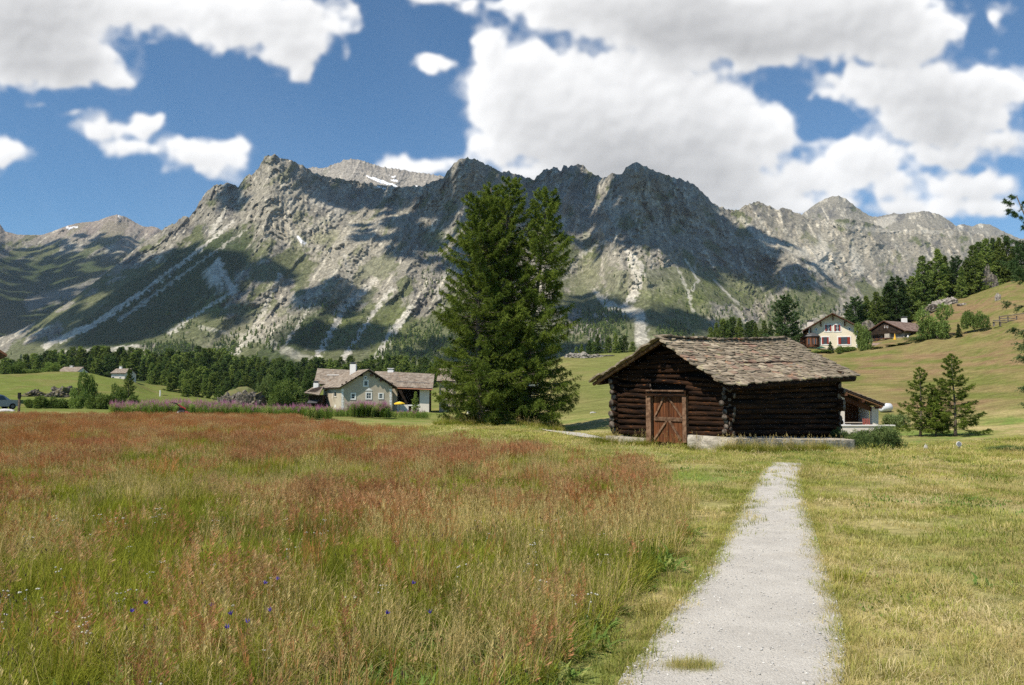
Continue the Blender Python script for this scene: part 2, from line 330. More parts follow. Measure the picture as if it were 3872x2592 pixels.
def mountain_material():
    m, nt, out = nodes_of('mountain_rock_and_turf'); n = N(nt)
    a = n.new('ShaderNodeVertexColor'); a.layer_name = 'Col'; pos = n.new('ShaderNodeNewGeometry').outputs['Position']
    k = n.math('MULTIPLY', n.ramp(n.noise(pos, 0.035, 8, 0.72), 0.25, 0.75, 0.66, 1.34), n.ramp(n.noise(n.scale(pos, (1.0, 0.5, 0.45)), 0.11, 7, 0.75), 0.28, 0.72, 0.66, 1.34))
    vr = n.new('ShaderNodeTexVoronoi', feature='DISTANCE_TO_EDGE'); wv = n.new('ShaderNodeVectorMath', operation='ADD'); n.set(wv.inputs[0], n.scale(pos, (1.0, 0.45, 0.6)))
    nz = n.new('ShaderNodeTexNoise'); n.set(nz.inputs['Vector'], pos); nz.inputs['Scale'].default_value = 0.02; nz.inputs['Detail'].default_value = 5
    n.set(wv.inputs[1], n.scale(nz.outputs['Color'], (70, 70, 70))); n.set(vr.inputs['Vector'], wv.outputs[0]); vr.inputs['Scale'].default_value = 0.035
    k = n.math('MULTIPLY', k, n.ramp(vr.outputs['Distance'], 0.0, 0.14, 0.74, 1.04))
    cc = n.new('ShaderNodeCombineXYZ'); [n.set(cc.inputs[i], k) for i in range(3)]
    col = n.mix(1.0, a.outputs[0], cc.outputs[0], 'MULTIPLY')
    d = n.new('ShaderNodeBsdfDiffuse'); n.set(d.inputs[0], col)
    bn = n.new('ShaderNodeBump'); n.set(bn.inputs['Height'], n.math('ADD', n.noise(pos, 0.03, 9, 0.75), n.math('MULTIPLY', vr.outputs['Distance'], .8))); bn.inputs['Strength'].default_value = 1.0; bn.inputs['Distance'].default_value = 26.0
    n.set(d.inputs[1], bn.outputs[0]); nt.links.new(d.outputs[0], out.inputs[0]); return m
MTN = mountain_material()
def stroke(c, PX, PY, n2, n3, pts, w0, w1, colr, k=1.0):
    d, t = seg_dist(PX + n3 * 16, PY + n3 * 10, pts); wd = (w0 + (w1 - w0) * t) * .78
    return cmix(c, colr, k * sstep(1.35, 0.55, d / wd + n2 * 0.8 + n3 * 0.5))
def ell(PX, PY, cx, cy, rx, ry, rot=0.0):
    a = math.radians(rot); x = PX - cx; y = PY - cy; X = (x * math.cos(a) + y * math.sin(a)) / rx; Y = (-x * math.sin(a) + y * math.cos(a)) / ry
    return np.sqrt(X * X + Y * Y)
SCREE = (0.47, 0.435, 0.365); SNOW = (0.86, 0.87, 0.9); TURF = (0.115, 0.13, 0.042); SHADED_TURF = (0.046, 0.062, 0.026)  # last one: dark green turf, its colour deepened to carry shade on the slopes
# the main massif
px1 = np.linspace(-500, 4380, 1440)
PX, PY, D1, V1, rock, q = sheet(main_ridge, 1440.0, lambda x: lin([(-500, 1700), (900, 1450), (2500, 1250), (4300, 1500)], x), lambda x: lin([(-500, 3300), (600, 4100), (1040, 4100), (1500, 4300), (1760, 3900), (2200, 4300), (2420, 3800), (2800, 4300), (3100, 4600), (3700, 5200), (4400, 5600)], x), px1, 310, 11, 1.0, 0.82, True, tuck=(1480, 1050))
PX1, PY1 = PX, PY
c, g, n2, n3 = rocky(PX, PY, q, V1, rock, 11)
c = cmix(c, SHADED_TURF, sstep(1.1, 0.8, ell(PX, PY, 620, 1120, 420, 120, -34) + n2 * 0.35) * 0.92)
c = cmix(c, SHADED_TURF, sstep(1.1, 0.8, ell(PX, PY, 1180, 1230, 260, 80, -35) + n2 * 0.5) * 0.8)
for e in [(1290, 1250, 130, 60, -30), (2500, 1100, 160, 45, 10), (2760, 1070, 190, 50, 15), (2640, 1180, 60, 90, 20), (1480, 1260, 110, 120, -30), (1130, 910, 40, 26, 0), (1230, 900, 60, 28, -10), (820, 1150, 60, 40, -30), (900, 1170, 80, 24, 0), (1640, 900, 60, 40, 0), (2230, 1000, 60, 60, 0)]:
    c = cmix(c, TURF, sstep(1.2, 0.5, ell(PX, PY, *e) + n2 * 0.8 + n3 * 0.5) * 0.7)
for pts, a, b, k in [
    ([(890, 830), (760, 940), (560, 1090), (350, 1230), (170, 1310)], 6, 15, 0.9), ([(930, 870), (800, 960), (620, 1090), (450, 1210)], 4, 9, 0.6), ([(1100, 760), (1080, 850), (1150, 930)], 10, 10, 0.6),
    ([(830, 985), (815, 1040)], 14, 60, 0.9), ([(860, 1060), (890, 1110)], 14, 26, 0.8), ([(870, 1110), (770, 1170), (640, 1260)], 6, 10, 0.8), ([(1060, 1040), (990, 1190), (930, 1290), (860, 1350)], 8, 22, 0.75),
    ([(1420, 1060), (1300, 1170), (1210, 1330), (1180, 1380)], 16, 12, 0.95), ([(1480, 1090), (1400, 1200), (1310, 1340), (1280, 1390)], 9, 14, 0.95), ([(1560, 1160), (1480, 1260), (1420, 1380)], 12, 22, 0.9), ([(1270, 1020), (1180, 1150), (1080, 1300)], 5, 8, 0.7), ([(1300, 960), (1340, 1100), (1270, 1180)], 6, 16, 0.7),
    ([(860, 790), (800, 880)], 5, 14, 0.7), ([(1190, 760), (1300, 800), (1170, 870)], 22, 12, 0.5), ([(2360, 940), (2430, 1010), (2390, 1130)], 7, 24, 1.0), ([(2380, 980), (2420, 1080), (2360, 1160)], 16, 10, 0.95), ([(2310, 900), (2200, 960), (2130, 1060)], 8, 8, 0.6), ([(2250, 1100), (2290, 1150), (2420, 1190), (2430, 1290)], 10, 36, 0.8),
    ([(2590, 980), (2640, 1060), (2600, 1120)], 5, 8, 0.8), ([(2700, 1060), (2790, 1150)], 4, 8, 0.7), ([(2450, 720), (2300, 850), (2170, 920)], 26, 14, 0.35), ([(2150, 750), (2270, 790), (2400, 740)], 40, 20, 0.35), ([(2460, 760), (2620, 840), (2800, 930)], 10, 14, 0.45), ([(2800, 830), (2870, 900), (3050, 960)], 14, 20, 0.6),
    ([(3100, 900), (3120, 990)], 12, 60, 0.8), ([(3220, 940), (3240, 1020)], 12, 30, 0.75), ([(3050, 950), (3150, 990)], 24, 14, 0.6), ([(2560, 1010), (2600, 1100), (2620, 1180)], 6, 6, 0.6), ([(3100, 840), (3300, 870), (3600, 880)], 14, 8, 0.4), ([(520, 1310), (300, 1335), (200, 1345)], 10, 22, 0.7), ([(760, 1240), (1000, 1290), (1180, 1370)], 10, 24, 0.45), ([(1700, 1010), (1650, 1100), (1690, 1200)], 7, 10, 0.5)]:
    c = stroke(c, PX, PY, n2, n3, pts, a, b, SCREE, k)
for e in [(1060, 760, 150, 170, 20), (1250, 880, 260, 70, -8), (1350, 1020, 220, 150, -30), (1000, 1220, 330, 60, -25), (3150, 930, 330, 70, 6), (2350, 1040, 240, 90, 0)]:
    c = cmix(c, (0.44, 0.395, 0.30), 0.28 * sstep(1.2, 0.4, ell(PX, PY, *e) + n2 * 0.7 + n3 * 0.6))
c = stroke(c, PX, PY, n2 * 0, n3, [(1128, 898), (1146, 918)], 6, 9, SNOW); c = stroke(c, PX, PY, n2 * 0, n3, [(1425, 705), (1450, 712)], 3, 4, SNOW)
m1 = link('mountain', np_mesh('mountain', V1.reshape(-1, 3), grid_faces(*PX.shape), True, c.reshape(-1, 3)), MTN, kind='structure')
def on_mountain(px, py):
    """distance of the main massif at a pixel"""
    px = np.asarray(px, float); py = np.asarray(py, float)
    j = np.clip((px - px1[0]) / (px1[1] - px1[0]), 0, len(px1) - 1.01).astype(int)
    colp = PY1[:, j]; n_ = PY1.shape[0]
    i = np.clip((colp > py).sum(0), 1, n_ - 1)
    return D1[i, j]
# further ranges, each a sheet of its own behind the massif
for nm, rg, a, b, base, rb, rt, nc, nr, sd, rel, greenk, dark in [
        ('mountain_behind', back_ridge, 1060, 1760, 760, 4500, 5600, 420, 90, 31, 0.8, -0.6, 0), ('mountain_left', left_ridge, -1200, 800, 1440, 2400, 7200, 620, 190, 41, 0.9, 1.0, 1),
        ('mountain_right', right_ridge, 2880, 3800, 900, 5700, 6900, 380, 80, 51, 0.9, -0.6, 1), ('mountain_far', far_ridge, 3500, 4450, 930, 7200, 8200, 300, 60, 61, 0.8, -0.8, 1)]:
    pxx = np.linspace(a, b, nc)
    PX, PY, DD, VV, rock, q = sheet(rg, base, lambda x: x * 0 + rb, lambda x: x * 0 + rt, pxx, nr, sd, rel, jag=7)
    c, g, n2, n3 = rocky(PX, PY, q, VV, rock, sd, greenk)
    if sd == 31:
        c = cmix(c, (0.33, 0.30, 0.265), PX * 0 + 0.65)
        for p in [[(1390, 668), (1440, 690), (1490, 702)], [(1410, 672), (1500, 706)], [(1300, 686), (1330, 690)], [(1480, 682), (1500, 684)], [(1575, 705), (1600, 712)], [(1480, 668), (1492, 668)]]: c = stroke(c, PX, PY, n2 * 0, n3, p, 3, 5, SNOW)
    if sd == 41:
        c = cmix(c, SHADED_TURF, 0.9 * sstep(940, 1000, PY + n2 * 60)); c = cmix(c, (0.30, 0.24, 0.20), 0.6 * sstep(930, 860, PY + n2 * 50))
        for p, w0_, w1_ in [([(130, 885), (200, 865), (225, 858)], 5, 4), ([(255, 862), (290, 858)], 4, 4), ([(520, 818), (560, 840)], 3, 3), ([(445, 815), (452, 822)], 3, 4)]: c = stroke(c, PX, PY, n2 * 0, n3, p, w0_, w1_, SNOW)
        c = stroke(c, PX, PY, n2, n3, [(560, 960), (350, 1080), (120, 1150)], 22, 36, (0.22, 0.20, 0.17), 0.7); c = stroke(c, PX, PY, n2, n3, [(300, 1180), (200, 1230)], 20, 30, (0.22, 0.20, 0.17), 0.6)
    if sd == 51: c = stroke(c, PX, PY, n2, n3, [(3390, 820), (3330, 850)], 10, 30, SCREE, 0.6)
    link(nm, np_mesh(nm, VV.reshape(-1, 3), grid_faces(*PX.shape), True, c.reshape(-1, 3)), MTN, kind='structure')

# ================================================================== ground
# for bearings of the photograph: (distance, height) down the line of sight; z from the pixel where the ground is seen
def zy(D, py): return float(at(1936, py, D)[2])
prof = {
    -700: [(25, 0), (60, .2), (90, .5), (160, 3), (250, 9), (400, 8), (900, 30)],
    0: [(25, 0), (55, .1), (72, zy(72, 1556)), (88, zy(88, 1548)), (120, zy(120, 1520)), (170, zy(170, 1470)), (235, zy(235, 1420)), (270, zy(270, 1416)), (330, zy(330, 1428)), (450, zy(450, 1430)), (900, 26)],
    300: [(25, 0), (55, .1), (80, zy(80, 1553)), (110, zy(110, 1540)), (170, zy(170, 1475)), (235, zy(235, 1421)), (270, zy(270, 1411)), (330, zy(330, 1422)), (450, zy(450, 1425)), (900, 26)],
    470: [(25, 0), (55, .1), (80, zy(80, 1558)), (130, zy(130, 1535)), (190, zy(190, 1475)), (240, zy(240, 1438)), (280, zy(280, 1442)), (380, zy(380, 1442)), (450, zy(450, 1430)), (900, 26)],
    600: [(25, 0), (55, .1), (80, zy(80, 1562)), (130, zy(130, 1545)), (190, zy(190, 1505)), (250, zy(250, 1488)), (330, zy(330, 1465)), (450, zy(450, 1440)), (900, 26)],
    800: [(25, 0), (55, .1), (90, zy(90, 1560)), (130, zy(130, 1552)), (200, zy(200, 1530)), (300, zy(300, 1498)), (450, zy(450, 1455)), (900, 26)],
    1150: [(25, 0), (55, 0), (80, -.3), (125, zy(125, 1560)), (200, zy(200, 1545)), (300, zy(300, 1505)), (450, zy(450, 1460)), (900, 26)],
    1700: [(25, 0), (48, 0), (70, -.7), (125, zy(125, 1558)), (200, zy(200, 1535)), (300, zy(300, 1490)), (450, zy(450, 1450)), (900, 26)],
    1950: [(25, 0), (46, -.02), (60, -.5), (90, -.2), (125, zy(125, 1530)), (200, zy(200, 1460)), (300, zy(300, 1430)), (900, 28)],
    2130: [(20, 0), (40, -.15), (48, -.5), (60, zy(60, 1605)), (90, zy(90, 1500)), (125, zy(125, 1390)), (150, zy(150, 1345)), (175, zy(175, 1350)), (300, zy(300, 1400)), (900, 30)],
    2330: [(20, 0), (32, -.2), (45, -.55), (58, zy(58, 1590)), (90, zy(90, 1480)), (125, zy(125, 1375)), (150, zy(150, 1340)), (175, zy(175, 1345)), (300, zy(300, 1390)), (900, 30)],
    2900: [(18, 0), (24, -.15), (40, -.7), (58, zy(58, 1610)), (90, zy(90, 1480)), (125, zy(125, 1370)), (150, zy(150, 1325)), (175, zy(175, 1320)), (300, zy(300, 1350)), (900, 30)],
    3180: [(18, 0), (24, -.12), (42, -1.0), (60, zy(60, 1620)), (90, zy(90, 1480)), (125, zy(125, 1365)), (148, zy(148, 1328)), (170, zy(170, 1322)), (240, zy(240, 1290)), (900, 45)],
    3400: [(18, 0), (24, -.12), (42, -1.0), (60, zy(60, 1620)), (90, zy(90, 1470)), (120, zy(120, 1360)), (142, zy(142, 1282)), (165, zy(165, 1275)), (190, zy(190, 1222)), (240, zy(240, 1225)), (900, 50)],
    3600: [(18, 0), (24, -.1), (42, -.95), (58, zy(58, 1615)), (85, zy(85, 1480)), (110, zy(110, 1360)), (140, zy(140, 1245)), (170, zy(170, 1160)), (195, zy(195, 1130)), (240, zy(240, 1150)), (900, 50)],
    3872: [(18, 0), (24, -.05), (40, -.7), (55, zy(55, 1610)), (80, zy(80, 1460)), (105, zy(105, 1330)), (135, zy(135, 1190)), (165, zy(165, 1085)), (188, zy(188, 1055)), (240, zy(240, 1090)), (900, 50)],
    4300: [(15, 0), (24, .1), (40, 0), (60, 3.0), (90, 12), (135, 26), (175, 34), (240, 34), (900, 50)],
    5200: [(12, 0), (24, .8), (50, 5), (100, 20), (180, 38), (900, 50)]}
pk = sorted(prof); LD = np.linspace(math.log(10), math.log(1400), 260)
tab = np.zeros((len(pk), len(LD)))
def smooth1(a, k):
    w_ = np.hanning(2 * k + 3)[1:-1]; w_ /= w_.sum(); return np.convolve(np.pad(a, k, mode='edge'), w_, 'valid')
for i, k_ in enumerate(pk):
    p = prof[k_]; d = np.array([0] + [a for a, b in p] + [1400]); z = np.array([0] + [b for a, b in p] + [p[-1][1] * 1.15])
    tab[i] = smooth1(np.interp(np.exp(LD), d, z), 4)
def ground_z(x, y):
    x = np.asarray(x, float); y = np.asarray(y, float); yy = np.maximum(y, 10.0)
    px = np.clip(1936 + 3000 * x / np.maximum(yy, np.abs(x) * 0.5 + 5), pk[0], pk[-1])
    fi = np.interp(px, pk, np.arange(len(pk))); i = np.clip(np.floor(fi).astype(int), 0, len(pk) - 2); t = fi - i; t = t * t * (3 - 2 * t) * 0.6 + t * 0.4
    fj = np.clip((np.log(yy) - LD[0]) / (LD[1] - LD[0]), 0, len(LD) - 1.001); j = np.floor(fj).astype(int); s = fj - j
    z = (tab[i, j] * (1 - s) + tab[i, j + 1] * s) * (1 - t) + (tab[i + 1, j] * (1 - s) + tab[i + 1, j + 1] * s) * t
    z = z * sstep(12, 22, y) + 0.05 * fbm(x / 7.0, y / 7.0, 3, 77) * sstep(9, 25, y)
    far = sstep(60, 140, y)
    z = z + far * (fbm(x / 34.0, y / 34.0, 4, 78) * 1.3 + 0.25 * fbm(x / 6.0, y / 6.0, 3, 79)) + sstep(45, 80, y) * 0.12 * fbm(x / 9.0, y / 5.0, 3, 80)
    return z
def gz(x, y): return float(ground_z(x, y))
def spot(px, D):
    """where the line of sight at px meets the ground D metres away"""
    x = (px - 1936) / 3000 * D * 1.0; return Vector((x, D, gz(x, D)))
yr = np.concatenate([np.linspace(-240, -12, 20), np.linspace(-10, 40, 210), 40 * np.exp(np.linspace(0, math.log(32), 250))[1:]])
ur = np.concatenate([np.linspace(-3.2, -1.0, 16)[:-1], np.linspace(-1.0, 1.0, 330), np.linspace(1.0, 3.2, 16)[1:]])
GY = np.broadcast_to(yr[:, None], (len(yr), len(ur))); GX = ur[None, :] * (np.maximum(GY, 0) * 1.0 + 14)
GZ = ground_z(GX, GY); GPX, GPY = sees(GX, np.maximum(GY, 1), GZ)
PATH_L = [(-3, 0.05), (0, 0.2), (3, 0.3), (4.42, 0.54), (4.8, 0.68), (5.24, 0.87), (5.73, 1.05), (6.51, 1.38), (7.54, 1.81), (8.59, 2.22), (10.0, 2.71), (11.54, 3.27), (13.64, 4.02), (17.08, 5.28), (20.17, 6.57)]
PATH_R = [(-3, 1.3), (0, 1.4), (3, 1.5), (4.42, 1.78), (4.86, 1.99), (5.37, 2.21), (6.1, 2.47), (7.13, 2.81), (8.38, 3.21), (10.3, 3.85), (12.63, 4.61), (15.53, 5.62), (19.75, 7.26)]
MEADOW_E = [(-30, -.3), (0, -.3), (4.4, .12), (6, .75), (8, 1.55), (9.5, 2.05), (11, 2.3), (13, 2.65), (15, 2.7), (18, 2.0), (21, 1.0), (24.6, -.3), (31, -3.4), (38, -7.6), (44, -11.0), (50, -13.6), (57, -15.2)]
def meadow(x, y, wob=True):
    e = lin(MEADOW_E, y) + (0.35 * fbm(y / 1.7, x * 0 + 3, 3, 5) * sstep(6, 12, y) if wob else 0)
    return (x < e) & (y < 57 + 1.5 * fbm(x / 5, x * 0, 2, 6)) & (y > -28)
def on_path(x, y, grow=0.0):
    return (x > lin(PATH_L, y) - grow) & (x < lin(PATH_R, y) + grow) & (y < 20.2 + grow)
def patch(x, y, s, seed): return fbm(x / s, y / s, 4, seed)
gc = np.zeros(GX.shape + (3,)) + np.array((0.22, 0.215, 0.075))
n1 = patch(GX, GY, 5.0, 101); n2 = patch(GX, GY, 1.2, 102); n3 = patch(GX, GY * 0.6, 14.0, 103)
gc = cmix(gc, (0.32, 0.265, 0.125), sstep(-0.1, 0.35, n1 + 0.5 * n2))
gc = cmix(gc, (0.145, 0.195, 0.050), sstep(0.05, 0.35, -n1 * 0.7 - n2 * 0.4 + 0.05))
md = meadow(GX, GY).astype(float)
gc = cmix(gc, (0.085, 0.085, 0.03), md); gc = cmix(gc, (0.17, 0.09, 0.045), md * sstep(18, 45, GY) * 0.8)
hill = sstep(56, 74, GY) * sstep(2050, 2250, GPX)
gc = cmix(gc, (0.195, 0.160, 0.068), hill * 0.95)
strk = fbm(GX / 9.0 + GZ * 0.2, GZ / 0.9, 4, 104)
gc = cmix(gc, (0.135, 0.145, 0.042), hill * sstep(-0.05, 0.3, strk + n1 * 0.5)); gc = cmix(gc, (0.21, 0.140, 0.078), hill * sstep(0.0, 0.35, -strk - n1 * 0.6 + patch(GX, GY, 30, 110) * 0.6) * 0.9)
gc = cmix(gc, (0.16, 0.175, 0.055), hill * sstep(2900, 2300, GPX) * 0.75)
left = sstep(60, 85, GY) * sstep(1900, 1500, GPX)
gc = cmix(gc, (0.14, 0.170, 0.042), left * 0.9); gc = cmix(gc, (0.19, 0.17, 0.065), left * sstep(0.05, 0.3, n3 + n1 * 0.5) * 0.7)
gc = cmix(gc, (0.06, 0.085, 0.028), sstep(300, 420, GY) * 0.85)
def ground_material():
    m, nt, out = nodes_of('turf'); n = N(nt)
    a = n.new('ShaderNodeVertexColor'); a.layer_name = 'Col'; pos = n.new('ShaderNodeNewGeometry').outputs['Position']
    k = n.math('MULTIPLY', n.ramp(n.noise(pos, 6.0, 8, 0.7), 0.25, 0.75, 0.6, 1.4), n.ramp(n.noise(n.scale(pos, (0.25, 0.9, 2.6)), 1.1, 7, 0.65), 0.25, 0.75, 0.72, 1.28))
    cc = n.new('ShaderNodeCombineXYZ'); [n.set(cc.inputs[i], k) for i in range(3)]
    col = n.mix(1.0, a.outputs[0], cc.outputs[0], 'MULTIPLY')
    col = n.mix(n.ramp(n.noise(n.scale(pos, (0.5, 1.0, 3.0)), 0.8, 8, 0.7), 0.55, 0.72, 0, 0.45), col, (0.27, 0.22, 0.12))
    d = n.new('ShaderNodeBsdfDiffuse'); n.set(d.inputs[0], col)
    bn = n.new('ShaderNodeBump'); n.set(bn.inputs['Height'], n.noise(pos, 3.0, 9, 0.75)); bn.inputs['Strength'].default_value = 0.9; bn.inputs['Distance'].default_value = 0.25
    n.set(d.inputs[1], bn.outputs[0]); nt.links.new(d.outputs[0], out.inputs[0]); return m
TURFM = ground_material()
gV = np.stack([GX, GY, GZ], -1).reshape(-1, 3)
link('ground', np_mesh('ground', gV, grid_faces(*GX.shape), True, gc.reshape(-1, 3)), TURFM, kind='structure')

# gravel path: a sheet with frayed edges, and the little stones that lie on it
py_ = np.concatenate([np.linspace(-3, 3, 12)[:-1], np.linspace(3, 20.2, 420)]); pu = np.linspace(0, 1, 44)
L0 = lin(PATH_L, py_) + 0.045 * fbm(py_ * 3.2, py_ * 0, 5, 201, 0.65); R0_ = lin(PATH_R, py_) + 0.04 * fbm(py_ * 3.5, py_ * 0 + 9, 5, 202, 0.65)
pX = L0[:, None] + (R0_ - L0)[:, None] * pu; pY = np.broadcast_to(py_[:, None], pX.shape) + 0.22 * np.sin(pu * 5 + 1)[None, :] * sstep(19, 20.2, py_)[:, None]
pZ = ground_z(pX, pY) + 0.022 + 0.006 * fbm(pX * 4, pY * 4, 3, 203) - 0.016 * (2 * np.abs(pu - 0.5))[None, :] ** 6
m, nt, out = nodes_of('pale_gravel'); n = N(nt)
pos = n.new('ShaderNodeNewGeometry').outputs['Position']
col = n.mix(n.ramp(n.noise(pos, 2.2, 6, 0.6), 0.35, 0.65), (0.45, 0.415, 0.36), (0.55, 0.51, 0.445))
vo = n.new('ShaderNodeTexVoronoi'); n.set(vo.inputs['Vector'], pos); vo.inputs['Scale'].default_value = 75
col = n.mix(0.35, col, n.mix(vo.outputs['Color'], (0.28, 0.27, 0.25), (0.60, 0.58, 0.54)))
col = n.mix(n.ramp(n.noise(pos, 30, 5, 0.7), 0.60, 0.72), col, (0.30, 0.285, 0.26))
col = n.mix(n.ramp(n.noise(pos, 0.9, 5, 0.7), 0.52, 0.72, 0, 0.35), col, (0.42, 0.37, 0.29))
d = n.new('ShaderNodeBsdfPrincipled'); n.set(d.inputs['Base Color'], col); d.inputs['Roughness'].default_value = 0.95; d.inputs['Specular IOR Level'].default_value = 0.15
bn = n.new('ShaderNodeBump'); n.set(bn.inputs['Height'], n.math('ADD', n.noise(pos, 45, 7, 0.75), n.math('MULTIPLY', vo.outputs['Distance'], -0.6))); bn.inputs['Strength'].default_value = 0.8; bn.inputs['Distance'].default_value = 0.012
n.set(d.inputs['Normal'], bn.outputs[0]); nt.links.new(d.outputs[0], out.inputs[0]); GRAVEL = m
link('path', np_mesh('path', np.stack([pX, pY, pZ], -1).reshape(-1, 3), grid_faces(*pX.shape), True), GRAVEL, kind='structure')
# the stretch of the same path that comes out behind the larches
qp = [(43, 2085, 1.0), (46, 2095, 1.0), (42, 2130, 1.0), (39, 2170, .95), (36.5, 2215, .9), (35.2, 2245, .5)]
qc = [spot(b, a) for a, b, c_ in qp[1:]]; TRACK = [(q.x, q.y) for q in qc]
mbp = MB(); qv = []
for i, (p, (a, b, wd)) in enumerate(zip(qc, qp[1:])):
    d_ = (qc[min(i + 1, len(qc) - 1)] - qc[max(i - 1, 0)]); d_.z = 0; d_.normalize(); sd_ = Vector((-d_.y, d_.x, 0))
    for s in (-1, -.4, .4, 1):
        x_, y_ = p.x + sd_.x * s * .95 * wd, p.y + sd_.y * s * .95 * wd; qv.append((x_, y_, gz(x_, y_) + 0.06))
mbp.add(qv, [(i * 4 + k, i * 4 + k + 1, (i + 1) * 4 + k + 1, (i + 1) * 4 + k) for i in range(len(qc) - 1) for k in range(3)])
mbp.build('path', GRAVEL, kind='structure')

# ================================================================== sky: cumulus on a far dome; the blue between is the world's sky
# (x, y, rx, ry, strength, greyness)
puffs = [(60, 60, 420, 190, 1.2, .85), (250, 230, 210, 110, 1.0, .6), (60, 240, 260, 100, 1.1, .7), (420, 305, 110, 55, .8, .25), (560, 40, 330, 80, 1.0, .45), (900, 60, 330, 110, 1.1, .3), (1100, 130, 170, 130, 1.0, .3), (1150, 240, 75, 80, .85, .25), (860, 150, 120, 60, .7, .2),
         (1260, 60, 130, 60, .8, .2), (1350, 110, 40, 20, .5, .1), (1640, -10, 110, 50, .7, .2), (1780, 25, 70, 40, .6, .1), (1643, 245, 100, 36, .85, .1), (395, 490, 130, 60, .85, .1), (560, 475, 80, 60, .9, .1), (460, 560, 110, 45, .75, .2), (270, 430, 90, 20, .5, .1), (120, 400, 36, 16, .4, .1), (580, 570, 70, 30, .5, .1), (790, 595, 200, 70, .95, .2), (680, 575, 100, 36, .7, .1), (900, 570, 80, 50, .8, .1), (860, 660, 90, 36, .5, .3),
         (10, 590, 100, 62, 1.0, .1), (-160, 560, 150, 110, 1.0, .2), (1590, 625, 200, 46, .95, .15), (1840, 200, 62, 110, 1.0, 0), (1990, 230, 120, 90, 1.0, .05), (1900, 380, 160, 170, 1.1, .15), (2140, 420, 260, 210, 1.2, .2), (1880, 560, 130, 70, .9, .2), (2420, 370, 300, 180, 1.2, .1), (2640, 420, 210, 150, 1.15, .05), (2380, 600, 420, 150, 1.2, .95), (2640, 640, 260, 130, 1.1, .7), (2880, 500, 150, 120, 1.1, .15), (2980, 460, 60, 50, .8, 0), (2760, 740, 340, 90, 1.0, .6), (2000, 660, 200, 40, .8, .3), (2330, 262, 110, 40, .6, .1),
         (2150, 20, 330, 90, 1.1, .5), (2550, 60, 420, 150, 1.25, 1.0), (2880, 120, 330, 120, 1.2, .8), (2640, 190, 220, 60, .9, .8), (3100, 60, 400, 140, 1.2, .6), (3350, 160, 260, 90, 1.0, .4), (3280, 40, 330, 120, 1.1, .6), (3560, 110, 120, 60, .7, .3), (3800, 70, 70, 90, .5, .1), (3760, 190, 50, 60, .4, .1), (3240, 330, 170, 70, 1.0, .05), (3440, 330, 220, 110, 1.1, .35), (3700, 340, 260, 90, 1.1, .3), (3560, 450, 280, 130, 1.1, .6), (3560, 590, 190, 60, .9, .7), (3780, 540, 110, 50, .9, .15), (3260, 590, 180, 90, 1.05, .3), (3100, 660, 200, 80, .9, .3), (3380, 700, 130, 70, .7, .4), (3680, 700, 210, 60, 1.0, .2), (3500, 780, 260, 60, .75, .5), (3720, 790, 190, 50, .75, .6), (3100, 770, 200, 60, .7, .4)]
rg_ = random.Random(4)
for i in range(46):
    x_ = rg_.uniform(-1500, 5400); y_ = rg_.uniform(-1300, -150)
    if not (-1500 < x_ < 5400): continue
    s_ = rg_.uniform(.6, 1.4); puffs.append((x_, y_, 300 * s_, 120 * s_, 1.1, rg_.uniform(.3, .9)))
for i in range(16):
    for side in (-1, 1):
        x_ = -250 - rg_.uniform(50, 1200) if side < 0 else 4000 + rg_.uniform(100, 1300)
        s_ = rg_.uniform(.4, 1.1); puffs.append((x_, rg_.uniform(-100, 700), 220 * s_, 90 * s_, 1.0, rg_.uniform(.1, .7)))
def blur(a_, k_):
    for _ in range(2):
        for ax_ in (0, 1): a_ = sum(np.roll(a_, j_, ax_) for j_ in range(-k_, k_ + 1)) / (2 * k_ + 1)
    return a_
